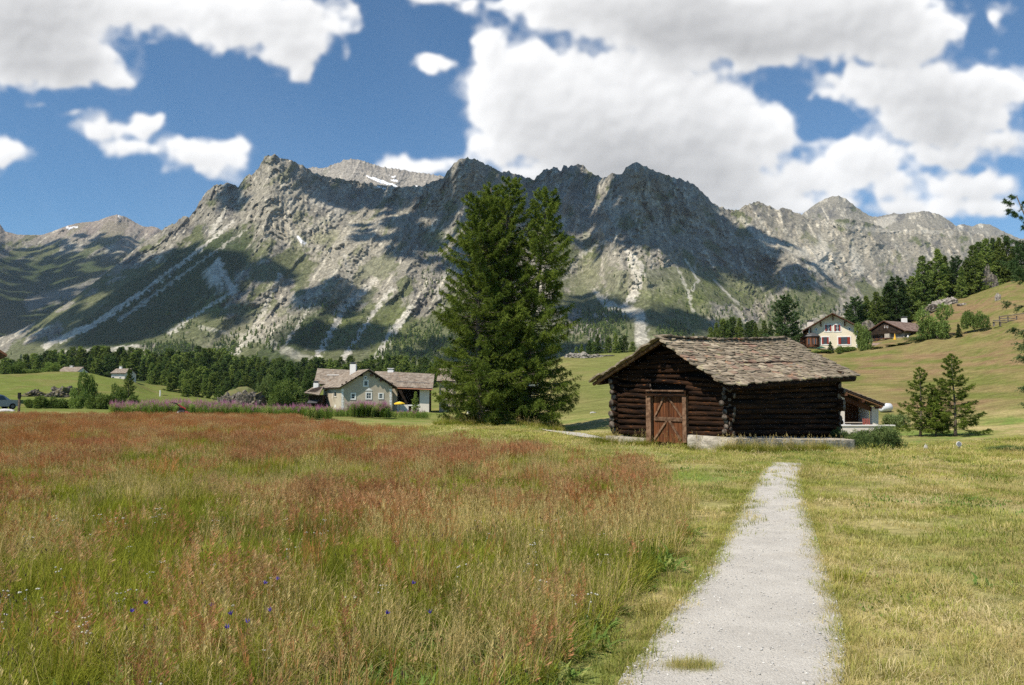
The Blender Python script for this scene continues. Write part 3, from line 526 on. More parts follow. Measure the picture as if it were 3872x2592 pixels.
def cumulus(x0, x1, y0, y1, st):
    sx = np.arange(x0, x1, st); sy = np.arange(y0, y1, st); SX, SY = np.meshgrid(sx, sy); u = 9.0 / st; ki = lambda k_: max(1, int(round(k_ * u)))
    wx = fbm(SX / 210, SY / 210, 4, 301) * 70 + fbm(SX / 60, SY / 60, 3, 302) * 24; wy = fbm(SX / 210, SY / 210, 4, 303) * 50 + fbm(SX / 60, SY / 60, 3, 304) * 22
    CX = SX + wx; CY = SY + wy; dens = np.zeros(SX.shape); grey = np.zeros(SX.shape); wsum = np.full(SX.shape, 1e-6)
    for (x_, y_, a_, b_, s_, g_) in puffs:
        X0 = int(max(0, (x_ - a_ * 2.2 - x0) // st)); X1 = int(min(len(sx), (x_ + a_ * 2.2 - x0) // st + 1)); Y0 = int(max(0, (y_ - b_ * 2.4 - y0) // st)); Y1 = int(min(len(sy), (y_ + b_ * 2.4 - y0) // st + 1))
        if X1 <= X0 or Y1 <= Y0: continue
        sl_ = (slice(Y0, Y1), slice(X0, X1)); r2 = ((CX[sl_] - x_) / a_) ** 2 + ((CY[sl_] - y_) / b_) ** 2; k = s_ * np.exp(-r2 * 1.1)
        dens[sl_] = np.maximum(dens[sl_], k) + 0.30 * np.minimum(dens[sl_], k); grey[sl_] += g_ * k ** 2; wsum[sl_] += k ** 2
    grey = grey / wsum
    b1 = 1 - np.abs(perlin(SX / 90 + wx / 60, SY / 75 + wy / 60, 310)) * 2.1; b2 = 1 - np.abs(perlin(SX / 38 + wx / 30, SY / 32, 311)) * 2.1; b3 = 1 - np.abs(perlin(SX / 17 + wy / 20, SY / 15, 315)) * 2.1
    fine = fbm(SX / 105, SY / 85, 5, 312, 0.5); wisp = fbm(SX / 150 + wy / 50, SY / 70 + wx / 60, 6, 330, 0.62)
    dd = dens - 0.41 + 0.14 * (b1 - 0.4) + 0.06 * (b2 - 0.4) + 0.02 * (b3 - .4) + 0.40 * fine
    alpha = blur(np.maximum(sstep(-0.09, 0.34, dd), 0.55 * sstep(-0.10, 0.42, dens - 0.30 + 0.55 * wisp)), ki(.3))
    vol = np.clip(dd, 0, 2) + 0.03 * np.clip(b1, 0, 1) * sstep(0, .3, dd) + 0.02 * np.clip(b2, 0, 1) * sstep(0, .2, dd)
    thick = blur(vol, ki(.4)); soft = blur(np.clip(dd, 0, 2), ki(4)); sh = np.zeros(SX.shape)
    for k_ in range(1, 9): sh += np.roll(np.roll(thick, ki(k_ * 3), 0), ki(k_ * 2), 1)        # cloud that the sunlight from the upper left has to cross
    lit = np.exp(-0.115 * blur(sh, ki(1.5))); slope = thick - np.roll(np.roll(thick, ki(2), 0), ki(1.3), 1); lit2 = 0.5 + 0.5 * np.tanh(slope / 0.24)
    white = 0.52 + 0.46 * lit + 0.20 * blur(lit2, ki(.8)) + 0.05 * fbm(SX / 170, SY / 110, 4, 320)
    white = np.clip(white * (1 - 0.36 * grey * sstep(0.15, 0.8, soft)), 0.38, 1.08)
    return SX, SY, alpha, np.stack([white, white * 0.995 + 0.002, white * 0.98 + 0.016], -1)
m, nt, out = nodes_of('cumulus_cloud'); n = N(nt)
a = n.new('ShaderNodeVertexColor'); a.layer_name = 'Col'; al = n.new('ShaderNodeAttribute'); al.attribute_name = 'cover'
dv = n.new('ShaderNodeVectorMath', operation='NORMALIZE'); n.set(dv.inputs[0], n.new('ShaderNodeNewGeometry').outputs['Position'])
fz = n.noise(dv.outputs[0], 45.0, 6, 0.65)
cov = n.ramp(n.math('ADD', al.outputs['Fac'], n.math('MULTIPLY', n.math('SUBTRACT', fz, 0.5), 0.22)), 0.02, 0.98)
em = n.new('ShaderNodeEmission'); n.set(em.inputs[0], n.mix(1.0, a.outputs[0], n.mix(fz, (0.96, 0.96, 0.96), (1.03, 1.03, 1.03)), 'MULTIPLY')); em.inputs[1].default_value = 0.86
tr = n.new('ShaderNodeBsdfTransparent'); ms = n.new('ShaderNodeMixShader'); n.set(ms.inputs[0], cov)
nt.links.new(tr.outputs[0], ms.inputs[1]); nt.links.new(em.outputs[0], ms.inputs[2]); nt.links.new(ms.outputs[0], out.inputs[0])
m.cycles.emission_sampling = 'NONE'
SKYM = m; RS = 40000.0
for (x0, x1, y0, y1, st, hole) in ((-120, 4020, -120, 1096, 6.0, None), (-1500, 5400, -1300, 1108, 24.0, (-132, 4014, -132, 1092))):
    mg = 8 * 24; SX, SY, alpha, ccol = cumulus(x0 - mg, x1 + mg, y0 - mg, y1 + mg, st); q_ = int(mg / st); SX, SY, alpha, ccol = [a_[q_:-q_, q_:-q_] for a_ in (SX, SY, alpha, ccol)]; dx, dy, dz = ray(SX, SY); ln = np.sqrt(dx * dx + dy * dy + dz * dz)
    sV = np.stack([dx / ln * RS, dy / ln * RS, dz / ln * RS + CZ], -1).reshape(-1, 3); sF = grid_faces(*SX.shape); keep = alpha.reshape(-1)[sF].max(1) > 0.004
    if hole: fx = SX.reshape(-1)[sF]; fy = SY.reshape(-1)[sF]; keep &= ~((fx.min(1) >= hole[0]) & (fx.max(1) <= hole[1]) & (fy.min(1) >= hole[2]) & (fy.max(1) <= hole[3]))
    if hole: sV = sV * 1.002
    sF = sF[keep]; used = np.unique(sF); rm = np.full(len(sV), -1); rm[used] = np.arange(len(used))
    link('sky', np_mesh('sky', sV[used], rm[sF], True, np.ascontiguousarray(ccol).reshape(-1, 3)[used], attrs={'cover': np.ascontiguousarray(alpha).reshape(-1)[used]}), SKYM, kind='structure')

# low clouds overhead, between the sun and the massif: they throw the shadows that lie on the slopes
CLOUD = surf('cloud_white', (0.82, 0.82, 0.82), (0.7, 0.7, 0.72), scale=0.01, bump=0.0, spec=0.0, coords='World')
shade_spots = [[(-1, 300, 1060, 430, 150, 110), (-1, 100, 1220, 330, 110, 60)], [(560, 1100, 270, 130, 60), (330, 1230, 300, 70, 40), (820, 1020, 120, 80, 14)], [(800, 1110, 90, 90, 8), (990, 1030, 60, 40, 5), (700, 1030, 130, 90, 10)], [(1240, 1110, 110, 50, 7), (1290, 1270, 170, 46, 10)], [(1290, 740, 90, 36, 8), (1450, 745, 130, 40, 12)],
               [(1650, 760, 210, 120, 20), (1500, 900, 160, 70, 12), (1750, 960, 130, 90, 10)], [(2050, 740, 200, 120, 26), (2420, 720, 250, 120, 34), (2300, 860, 200, 70, 12)], [(2600, 880, 190, 90, 15), (2800, 930, 170, 70, 13), (2950, 1040, 170, 50, 10), (2640, 1000, 90, 50, 6)], [(2250, 1170, 130, 50, 8), (2560, 1220, 120, 34, 6)], [(890, 740, 60, 40, 5)], [(1900, 1330, 340, 50, 12), (1000, 1400, 300, 20, 8)]]
rc = random.Random(8); CH = 5200.0
for ci_, spots in enumerate(shade_spots):
    mb = MB()
    Vs, Fs = blob(rc, (1, 1, 0.42), 1, 0.12, 1.5, ci_)
    for sp_ in spots:
        cx_, cy_, rx_, ry_, nb = sp_[-5:]
        for k_ in range(int(nb * 2.4)):
            an = rc.uniform(0, 6.283); rr = math.sqrt(rc.random()); px_ = cx_ + rx_ * rr * math.cos(an); py__ = cy_ + ry_ * rr * math.sin(an)
            D_ = float(on_mountain(px_, min(py__, 1430))) if len(sp_) == 5 else 2400 + 4800 * max(0.0, (1440 - py__) / (1440 - 870)) ** .82; p = P(px_, py__, D_); t = (CH - p.z) / SUN.z; c_ = p + SUN * t; s_ = rc.uniform(60, 125) * (1.15 - 0.45 * rr)
            mb.add((Vs * s_ + np.array(c_)).tolist(), Fs.tolist())
    mb.build('cloud', CLOUD, smooth=True, kind='structure')

# ================================================================== air
hz_m, nt, out = nodes_of('thin_mountain_air'); pv = nt.nodes.new('ShaderNodeVolumePrincipled')
pv.inputs['Color'].default_value = (0.76, 0.87, 1.0, 1); pv.inputs['Density'].default_value = 2.3e-5; pv.inputs['Anisotropy'].default_value = 0.0
nt.links.new(pv.outputs[0], out.inputs['Volume'])
mb = MB(); mb.box((0, 3800, 850), (22000, 9600, 1900)); mb.build('haze', hz_m, kind='stuff')
# ================================================================== trees and shrubs
BARK = surf('larch_bark', (0.11, 0.085, 0.065), (0.19, 0.155, 0.125), scale=6, bump=0.6, bscale=14, stretch=(1, 1, .3), coords='Object', bdist=.03)
LARCH = leafmat('larch_needles', (0.026, 0.048, 0.010), (0.140, 0.175, 0.032), scale=0.8, trans=0.30, vary=0.12)
FORESTM = leafmat('forest_needles', (0.052, 0.082, 0.024), (0.165, 0.200, 0.050), scale=0.12, trans=0.2, vary=0.30, hue=((0.035, 0.062, 0.024), 0.55, 0.8, 0.7))
PINEM = leafmat('stone_pine_needles', (0.020, 0.040, 0.016), (0.062, 0.092, 0.035), scale=0.5, trans=0.12, vary=0.15)
BUSHM = leafmat('shrub_leaves', (0.045, 0.075, 0.020), (0.135, 0.175, 0.050), scale=0.6, trans=0.3, vary=0.25, hue=((0.13, 0.155, 0.075), 0.6, 0.9, 0.6))
def conifer(seed, H, Rb, nbr, ntw, K, leaf, wid, t0=0.05, a0=-0.10, a1=0.55, tip=0.30, shape=0.85, lean=(0, 0), hang=0.35, tr=0.02, spread=0.30, skirt=1.0, bush=1.0, onesided=None, col_lo=0.0):
    r = np.random.default_rng(seed)
    def axis(t):
        t = np.asarray(t); return np.stack([lean[0] * t ** 1.6 + 0.012 * H * np.sin(t * 5 + seed), lean[1] * t ** 1.6 + 0.010 * H * np.cos(t * 4.2 + seed), H * t], -1)
    tb = t0 + (0.985 - t0) * (np.arange(nbr) + r.random(nbr) * .8) / nbr; tb = tb ** 1.08
    az = np.arange(nbr) * 2.39996 + r.normal(0, 0.35, nbr)
    prof = (1 - tb) ** shape * (0.55 + 0.45 * np.clip(tb / 0.18, skirt, 1)) + 0.025
    lobes = 1 + 0.20 * np.sin(tb * 23 + seed) + 0.16 * np.sin(az * 2 + seed * 1.3) + r.normal(0, 0.12, nbr)
    L = Rb * prof * np.clip(lobes, 0.45, 1.5)
    if onesided is not None: L = L * (0.55 + 0.45 * np.cos(az - onesided))+0.1
    base = axis(tb); dh = np.stack([np.cos(az), np.sin(az), 0 * az], -1)
    aa = a0 + (a1 - a0) * tb ** 1.5 + r.normal(0, 0.07, nbr)
    def bp(i, s):
        Li = L[i][:, None]; s = s[:, None]
        bend = np.stack([-np.sin(az[i]), np.cos(az[i]), 0 * s[:, 0]], -1) * (0.12 * np.sin(i * 1.7))[:, None]
        return base[i] + dh[i] * Li * s * (1 - 0.10 * s) + bend * Li * s ** 2 + np.array([0, 0, 1.0]) * Li * (aa[i][:, None] * s - 0.22 * s ** 2 + (0.22 + tip * 0.3) * s ** 3.5)
    # needles on hanging and sideways twigs
    pw = (L + 0.15 * Rb) ** bush; pw = pw / pw.sum(); bi = r.choice(nbr, ntw, p=pw); s = r.random(ntw) ** 0.62 * 0.9 + 0.1
    o = bp(bi, s); side = np.where(r.random(ntw) < 0.5, -1.0, 1.0); ang = az[bi] + side * r.uniform(0.3, 1.35, ntw)
    hg = -hang * r.random(ntw) * 1.6 + 0.12 * r.normal(0, 1, ntw) + 0.25 * tb[bi]
    td = np.stack([np.cos(ang), np.sin(ang), hg], -1); td /= np.linalg.norm(td, axis=1)[:, None]
    tl = spread * (0.35 + 0.65 * r.random(ntw)) * (L[bi] * (1.05 - 0.6 * s) + 0.08 * Rb)
    n = ntw * K; ti = np.repeat(np.arange(ntw), K); u = r.random(n) ** 0.8
    sag = -0.22 * (tl[ti] * u) ** 1.6
    p = o[ti] + td[ti] * (tl[ti] * u)[:, None] + r.normal(0, leaf * 0.16, (n, 3)); p[:, 2] += sag
    d = td[ti] * 0.55 + r.normal(0, 0.55, (n, 3)); d[:, 2] += 0.05; d /= np.linalg.norm(d, axis=1)[:, None]
    w_ = np.cross(d, r.normal(0, 1, (n, 3))); w_ /= np.linalg.norm(w_, axis=1)[:, None] + 1e-6
    ll = leaf * (0.6 + 0.8 * r.random(n))[:, None]; ww = wid * (0.7 + 0.6 * r.random(n))[:, None]
    V = np.stack([p - w_ * ww, p + w_ * ww, p + d * ll], 1).reshape(-1, 3); Fc = np.arange(3 * n).reshape(-1, 3)
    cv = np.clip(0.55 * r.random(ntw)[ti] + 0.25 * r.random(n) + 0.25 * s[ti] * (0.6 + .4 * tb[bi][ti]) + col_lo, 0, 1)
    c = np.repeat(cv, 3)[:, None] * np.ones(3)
    mb = MB(); ts = np.linspace(0, 0.985, 12); ax = axis(ts); rad = H * tr * (1 - ts) ** 0.9 + 0.004 * H * 0.3; rad[0] *= 1.35
    ax[0][2] -= 0.15
    mb.tube([tuple(q_) for q_ in ax], rad.tolist(), 8)
    big = np.argsort(-L)[:int(nbr * 0.8)]
    for i in big:
        i_ = np.full(6, i); q_ = bp(i_, np.linspace(0, 0.92, 6)); r0_ = max(0.004 * H * 0.35, H * tr * 0.16 * (L[i] / Rb + 0.2))
        mb.tube([tuple(x_) for x_ in q_], [r0_ * (1 - 0.85 * k / 5) for k in range(6)], 4, cap=False)
    return (V, Fc, c), mb
def tree_meshes(name, crown_mat, **kw):
    (V, Fc, c), mb = conifer(**kw)
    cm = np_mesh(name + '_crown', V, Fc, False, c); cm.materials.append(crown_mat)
    tm = mb.mesh(name + '_trunk', True); tm.materials.append(BARK); return cm, tm, V
def big_tree(name, cm, tm, loc, label, group=None, rz=0.0, s=1.0, cat='tree'):
    t = thing(name, label, cat, loc, rz, group); t.scale = (s, s, s)
    link('crown', cm, None, t, kind='stuff'); link('trunk', tm, None, t); return t
def ground_D(px, py, lo=12, hi=700):
    """distance at which the ground is seen at a pixel"""
    D = np.exp(np.linspace(math.log(lo), math.log(hi), 900)); x = (px - 1936) / 3000 * D
    gy = sees(x, D, ground_z(x, D))[1]; k = np.nonzero(gy <= py)[0]
    return float(D[k[0]]) if len(k) else hi
def whole_mesh(name, crown_mat, **kw):
    """crown and trunk in one mesh for trees too small to show their parts"""
    (V, Fc, c), mb = conifer(**kw); tv = np.array([tuple(p) for p in mb.v]); tf = []
    for f in mb.f:
        for k in range(1, len(f) - 1): tf.append((f[0], f[k], f[k + 1]))
    keep = mb.f[:12 * 8]; n0 = len(V)
    V2 = np.concatenate([V, tv]); F2 = np.concatenate([Fc, np.array(tf) + n0]); c2 = np.concatenate([c, np.zeros((len(tv), 3))])
    me = np_mesh(name, V2, F2, False, c2); me.materials.append(crown_mat); me.materials.append(BARK)
    me.polygons.foreach_set('material_index', np.concatenate([np.zeros(len(Fc), np.int32), np.ones(len(tf), np.int32)])); return me

# the group of tall larches in the middle
TD = 50.0
def larch_at(px, D, top_px, top_py, Rb, seed, label, base_off=0.0, **kw):
    b = spot(px, D); b.z -= base_off; tp = P(top_px, top_py, D); H = tp.z - b.z
    args = dict(seed=seed, H=H, Rb=Rb, nbr=250, ntw=12600, K=15, leaf=0.125, wid=0.017, t0=0.035, lean=(tp.x - b.x, 0), tr=0.013, shape=0.72, skirt=0.9, hang=0.75, spread=.26)
    args.update(kw); cm, tm, V = tree_meshes('larch', LARCH, **args)
    return big_tree('larch_tree', cm, tm, b, label, 'tall larches standing together')
larch_at(1908, 50.0, 1925, 668, 2.75, 21, 'tallest larch of the close group, its narrow tip above the rest', t0=.05, shape=.44)
larch_at(1822, 48.6, 1800, 745, 3.2, 22, 'larch on the side of the group towards the grey farmhouse, with a broad sweeping skirt', shape=.40, t0=.03)
larch_at(1996, 50.6, 2065, 722, 3.6, 23, 'larch on the side of the group towards the log barn, with its own separate tip', shape=.52, t0=.02)
larch_at(1880, 52.0, 1862, 700, 2.2, 24, 'slender larch squeezed behind the tallest larch of the group', ntw=8000, shape=.42, t0=.12)

# the young larches on the mown slope
def small_larch(px, pyb, top_px, top_py, Rb, seed, label, D=None, grp=None, **kw):
    D = D or ground_D(px, pyb); b = spot(px, D); tp = P(top_px, top_py, D); H = tp.z - b.z
    args = dict(seed=seed, H=H, Rb=Rb, nbr=85, ntw=1800, K=13, leaf=0.10, wid=0.017, t0=0.10, lean=(tp.x - b.x, 0), tr=0.017, shape=0.75, hang=0.35, a0=0.0, a1=.45, spread=.34)
    args.update(kw); cm, tm, V = tree_meshes('young_larch', LARCH, **args)
    return big_tree('larch_tree', cm, tm, b, label, grp)
small_larch(3474, 1648, 3478, 1388, 1.35, 31, 'thin see-through young larch, the one of three nearest the white terrace', D=50, ntw=1300, grp='young larches on the slope')
small_larch(3602, 1652, 3600, 1336, 1.65, 32, 'tallest of the three young larches below the brown slope', D=49, ntw=2300, grp='young larches on the slope')
small_larch(3528, 1650, 3532, 1470, 1.1, 33, 'shortest larch standing between two taller young larches', D=49.5, ntw=1000, grp='young larches on the slope')
# larch at the edge of the frame, its boughs hanging in
tx = thing('larch_tree', 'larch whose drooping boughs hang into view at the picture edge, top leaning', 'tree', (15.3, 21.0, gz(15.3, 21.0)))
(V, Fc, c), mb = conifer(seed=41, H=7.1, Rb=1.45, nbr=80, ntw=2400, K=26, leaf=0.06, wid=0.0075, t0=0.12, lean=(-1.85, 0), tr=0.014, shape=0.5, hang=0.9, a0=-.15, a1=.5, spread=.34)
cm = np_mesh('edge_larch_crown', V, Fc, False, c); cm.materials.append(PINEM); link('crown', cm, None, tx, kind='stuff'); mb.build('trunk', BARK, tx, True)

# conifers of the forests: shared shapes, one object per tree
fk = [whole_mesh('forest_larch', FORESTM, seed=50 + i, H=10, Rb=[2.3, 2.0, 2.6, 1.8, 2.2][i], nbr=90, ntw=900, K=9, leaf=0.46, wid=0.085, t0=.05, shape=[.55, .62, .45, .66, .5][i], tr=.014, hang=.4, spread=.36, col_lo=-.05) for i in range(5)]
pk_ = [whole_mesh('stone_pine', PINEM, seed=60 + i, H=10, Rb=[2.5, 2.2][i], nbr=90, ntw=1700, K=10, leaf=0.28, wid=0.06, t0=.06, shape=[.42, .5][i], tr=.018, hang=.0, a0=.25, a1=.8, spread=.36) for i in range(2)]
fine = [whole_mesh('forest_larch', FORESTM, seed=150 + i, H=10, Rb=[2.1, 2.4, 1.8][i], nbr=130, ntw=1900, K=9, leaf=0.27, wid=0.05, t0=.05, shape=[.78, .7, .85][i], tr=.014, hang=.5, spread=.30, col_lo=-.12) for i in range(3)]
ORD = 'first second third fourth fifth sixth seventh eighth ninth tenth eleventh twelfth thirteenth fourteenth fifteenth sixteenth seventeenth eighteenth nineteenth twentieth'.split() + ['twenty-' + q for q in 'first second third fourth fifth sixth seventh eighth ninth'.split()] + ['thirtieth'] + ['thirty-' + q for q in 'first second third fourth fifth sixth seventh eighth ninth'.split()]
rt = random.Random(12)
def rank(x, xs): return sorted(xs).index(x)
def put(me, name, px, D, top_py, label, group=None, wid=1.0, cat='tree', minH=3.0):
    b = spot(px, D); H = max(minH, P(px, top_py, D).z - b.z); b.z -= 0.1
    o = link(name, me, None, None, label=label, category=cat)
    if group: o['group'] = group
    s = H / 10.0; o.location = b; o.scale = (s * wid, s * wid, s); o.rotation_euler = (0, 0, rt.uniform(0, 6.28)); return o
env = [(-200, 1370), (0, 1362), (60, 1345), (250, 1328), (400, 1312), (600, 1325), (760, 1318), (900, 1342), (1050, 1352), (1300, 1360), (1500, 1350), (1700, 1362), (2000, 1370)]
nf = 0
for D_, off, sp, lo_, hi_ in [(540, 0, 26, -40, 2050), (500, 6, 27, -40, 1980), (440, 24, 31, -30, 1760), (385, 46, 36, 560, 1700), (335, 70, 40, 580, 1200), (300, 96, 44, 640, 1200), (262, 118, 50, 700, 1050)]:
    x_ = lo_ + rt.uniform(0, 20)
    while x_ < hi_:
        tp_ = float(lin(env, x_)) + off + rt.uniform(-14, 20)
        if D_ > 430 or not (x_ < 560): 
            put(rt.choice(fk), 'forest_larch', x_, D_ + rt.uniform(-18, 18), tp_, 'dark green larch in the dense valley forest below the massif', 'larches of the valley forest', rt.uniform(1.0, 1.6)); nf += 1
        x_ += sp * rt.uniform(.6, 1.35)
for (x_, D_, tp_, w_) in [(2200, 215, 1300, 1.1), (2228, 225, 1285, 1.2), (2262, 230, 1262, 1.2), (2300, 235, 1272, 1.2), (2330, 228, 1258, 1.1), (2362, 230, 1266, 1.1), (2392, 222, 1290, 1.2), (2180, 240, 1310, 1.2), (2245, 250, 1290, 1.2), (2345, 250, 1275, 1.2)]:
    put(rt.choice(fine), 'forest_larch', x_, D_, tp_, ORD[rank(x_, [2200, 2228, 2262, 2300, 2330, 2362, 2392, 2180, 2245, 2345])] + ' larch from the big clump in the trees behind the rocky ledge', 'larches behind the ledge', w_)
for (x_, D_, tp_, w_) in [(2712, 205, 1218, 1.1), (2738, 200, 1204, 1.2), (2772, 208, 1196, 1.2), (2800, 202, 1200, 1.2), (2832, 207, 1216, 1.1), (2862, 212, 1222, 1.1), (2892, 205, 1210, 1.2), (2918, 207, 1222, 1.1), (2690, 210, 1235, 1.0), (2755, 225, 1210, 1.2), (2850, 228, 1208, 1.2), (2945, 215, 1235, 1.1), (2624, 220, 1258, .9)]:
    put(rt.choice(fine), 'forest_larch', x_, D_, tp_, ORD[rank(x_, [2712, 2738, 2772, 2800, 2832, 2862, 2892, 2918, 2690, 2755, 2850, 2945, 2624])] + ' larch from the left among those above the barn roof', 'larches above the barn roof', w_)
put(pk_[0], 'stone_pine', 2972, 150, 1122, 'dark dense stone pine with rounded top beside the cream chalet', None, 1.25)
put(pk_[1], 'stone_pine', 3015, 175, 1228, 'low dark pine tucked between the big stone pine and the cream chalet', None, 1.3)
hill_wood = [(3215, 205, 1165, 1.1), (3240, 200, 1127, 1.1), (3262, 205, 1150, 1.0), (3282, 200, 1117, 1.1), (3300, 205, 1140, 1.0), (3320, 198, 1101, 1.2), (3342, 204, 1118, 1.1), (3362, 200, 1084, 1.1), (3382, 205, 1080, 1.1), (3398, 200, 1052, 1.2), (3428, 204, 1080, 1.2), (3456, 200, 1042, 1.2), (3478, 206, 1040, 1.1), (3503, 202, 965, 1.1), (3530, 206, 985, 1.1), (3560, 202, 940, 1.25),
        (3588, 205, 965, 1.15), (3630, 208, 972, 1.0), (3650, 200, 1005, 1.1), (3672, 204, 978, 1.1), (3698, 202, 925, 1.15), (3722, 206, 912, 1.1), (3748, 204, 900, 1.2), (3775, 210, 898, 1.15), (3800, 206, 896, 1.1), (3825, 208, 890, 1.2), (3850, 205, 930, 1.1), (3880, 203, 915, 1.1), (3910, 205, 935, 1.2), (3230, 222, 1175, 1.1), (3330, 224, 1130, 1.2), (3415, 222, 1085, 1.2), (3520, 224, 1000, 1.2), (3610, 226, 1010, 1.2), (3710, 226, 950, 1.2), (3790, 226, 930, 1.2)]
HILLX = [q[0] for q in hill_wood]
for (x_, D_, tp_, w_) in hill_wood:
    put(pk_[nf % 2] if rt.random() < .12 else rt.choice(fine), 'forest_larch', x_, D_ - 18, tp_, ORD[rank(x_, HILLX)] + ' conifer counted uphill in the wood above the wooden chalet', 'conifers of the hillside wood', w_ * 1.05)
put(fine[2], 'forest_larch', 1100, 148, 1362, 'light green full larch beside the low annex of the grey farmhouse', None, 1.15)
put(fine[1], 'forest_larch', 1052, 160, 1400, 'smaller green larch between the rock outcrop and the grey farmhouse', None, 1.3)
put(fine[0], 'forest_larch', 1160, 170, 1395, 'green larch behind the low annex roof of the farmhouse', None, 1.2)
put(fine[1], 'forest_larch', 490, 150, 1392, 'dark young conifer in front of the small house by the green mound', None, 1.0)
put(fine[0], 'forest_larch', 301, 118, 1418, 'thin spindly young larch rising from the bushes on the mound', None, .45)
put(fine[0], 'forest_larch', 1572, 104, 1478, 'young larch growing in front of the farmhouse barn opening', None, 1.0)

# shrubs
def bush_mesh(name, mat, seed, n=9, leaf=0.11, N_=7000, flat=.75, up=0.0):
    r = np.random.default_rng(seed); cs = np.stack([r.normal(0, .42, n), r.normal(0, .42, n), 0.25 + r.random(n) * .5 * (1 + up)], -1); rs = r.uniform(.25, .48, n); rs = rs * (1.1 - .25 * cs[:, 2])
    i = r.choice(n, N_, p=rs ** 2 / (rs ** 2).sum()); d = r.normal(0, 1, (N_, 3)); d /= np.linalg.norm(d, axis=1)[:, None]
    rad = rs[i] * (0.55 + .5 * r.random(N_) ** .5) * (1 + .25 * np.sin(d[:, 0] * 7 + i) * np.cos(d[:, 2] * 6 + i * 2)); p = cs[i] + d * rad[:, None]; p[:, 2] = np.abs(p[:, 2]) * 1.0
    q_ = d * .7 + r.normal(0, .6, (N_, 3)); q_ /= np.linalg.norm(q_, axis=1)[:, None]; w_ = np.cross(q_, r.normal(0, 1, (N_, 3))); w_ /= np.linalg.norm(w_, axis=1)[:, None]
    l_ = leaf * r.uniform(.6, 1.3, N_)[:, None]; V = np.stack([p - w_ * l_ * .28, p + w_ * l_ * .28, p + q_ * l_], 1).reshape(-1, 3)
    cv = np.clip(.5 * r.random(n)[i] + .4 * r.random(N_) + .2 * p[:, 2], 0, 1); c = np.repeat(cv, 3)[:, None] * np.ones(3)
    mb = MB(); rr = random.Random(seed)
    for k in range(9): mb.tube([(0, 0, -.1), tuple(cs[k % n] * .55), tuple(cs[k % n] * 1.1)], [.02, .012, .005], 4, cap=False)
    tv = np.array([tuple(x_) for x_ in mb.v]); tf = np.array([(f[0], f[1], f[2]) for f in mb.f] + [(f[0], f[2], f[3]) for f in mb.f])
    me = np_mesh(name, np.concatenate([V, tv]), np.concatenate([np.arange(3 * N_).reshape(-1, 3), tf + 3 * N_]), False, np.concatenate([c, np.zeros((len(tv), 3))]))
    me.materials.append(mat); me.materials.append(BARK); me.polygons.foreach_set('material_index', np.concatenate([np.zeros(N_, np.int32), np.ones(len(tf), np.int32)])); return me
bk = [bush_mesh('shrub', BUSHM, 70 + i, N_=6000, up=[0, .5, 0, .9][i]) for i in range(4)]
JUN = leafmat('juniper_sprays', (0.030, 0.055, 0.018), (0.100, 0.130, 0.045), scale=2.0, trans=0.15, vary=0.12)
def shrub(px, pyb, top_py, wpx, label, me=None, D=None, name='shrub', mat=None, k=0, grp=None):
    D = D or ground_D(px, pyb); b = spot(px, D); H = P(px, top_py, D).z - b.z; w_ = wpx / 3000 * D / 1.7
    o = link(name, me or bk[k % 4], None, None, label=label, category='shrub'); o.location = b; o.scale = (w_, w_, max(.15, H / 1.05)); o.rotation_euler = (0, 0, rt.uniform(0, 6.28))
    if grp: o['group'] = grp
    return o
g_ = 'shrubs below the green mound'
shrub(338, 1552, 1432, 70, 'tall olive shrub behind the others under the mound rocks', k=1, D=104, grp=g_)
shrub(395, 1560, 1478, 95, 'broad round shrub with a dark hollow underneath, by the pink fireweed', k=0, D=92, grp=g_)
shrub(455, 1552, 1470, 60, 'shrub next to the dark young conifer on the mound foot', k=1, D=104, grp=g_)
shrub(180, 1548, 1500, 70, 'grey-green shrub with pale dead twigs beside the parked car', k=2, D=92, grp=g_)
shrub(245, 1550, 1498, 80, 'yellow-green low shrub in the middle of the row under the mound', k=0, D=95, grp=g_)
shrub(290, 1552, 1490, 60, 'small bright shrub just before the tall olive shrub', k=3, D=93, grp=g_)
shrub(120, 1545, 1512, 60, 'low shrub close behind the wooden post by the car', k=2, D=98, grp=g_)
shrub(505, 1545, 1500, 50, 'little shrub at the end of the row where the fireweed begins', k=2, D=100, grp=g_)
shrub(60, 1440, 1378, 60, 'olive shrub on the mound skyline before the forest', k=1, D=255, grp='shrubs on the mound skyline')
shrub(110, 1440, 1392, 70, 'round pale shrub on the mound skyline', k=0, D=262, grp='shrubs on the mound skyline')
shrub(190, 1430, 1382, 60, 'shrub hugging the low stone house on the mound skyline', k=3, D=262, grp='shrubs on the mound skyline')
shrub(1000, 1540, 1440, 60, 'leafy shrub at the end of the grassy rock outcrop', k=1, D=165)
shrub(1080, 1555, 1470, 80, 'broad leafy shrub under the light green larch by the annex', k=3, D=135)
jm = [bush_mesh('juniper', JUN, 80 + i, n=12, leaf=.06, N_=15000, up=.2) for i in range(2)]
shrub(3245, 1700, 1632, 130, 'dense juniper bush right against the end of the stone plinth', me=jm[0], D=31.0, name='juniper_bush', grp='junipers below the terrace')
shrub(3350, 1703, 1626, 150, 'wider juniper bush below the white terrace wall', me=jm[1], D=31.5, name='juniper_bush', grp='junipers below the terrace')
shrub(3190, 1690, 1645, 70, 'small juniper tuft squeezed between plinth corner and bushes', me=jm[1], D=32.5, name='juniper_bush', grp='junipers below the terrace')
shrub(3375, 1612, 1555, 80, 'flowering garden shrub behind the white terrace wall end', k=0, D=60)
shrub(3830, 1725, 1692, 150, 'low brownish heather mound at the edge of the mown grass', me=jm[0], D=25.5, name='heather_mound')
cb = 'garden shrubs of the chalets'
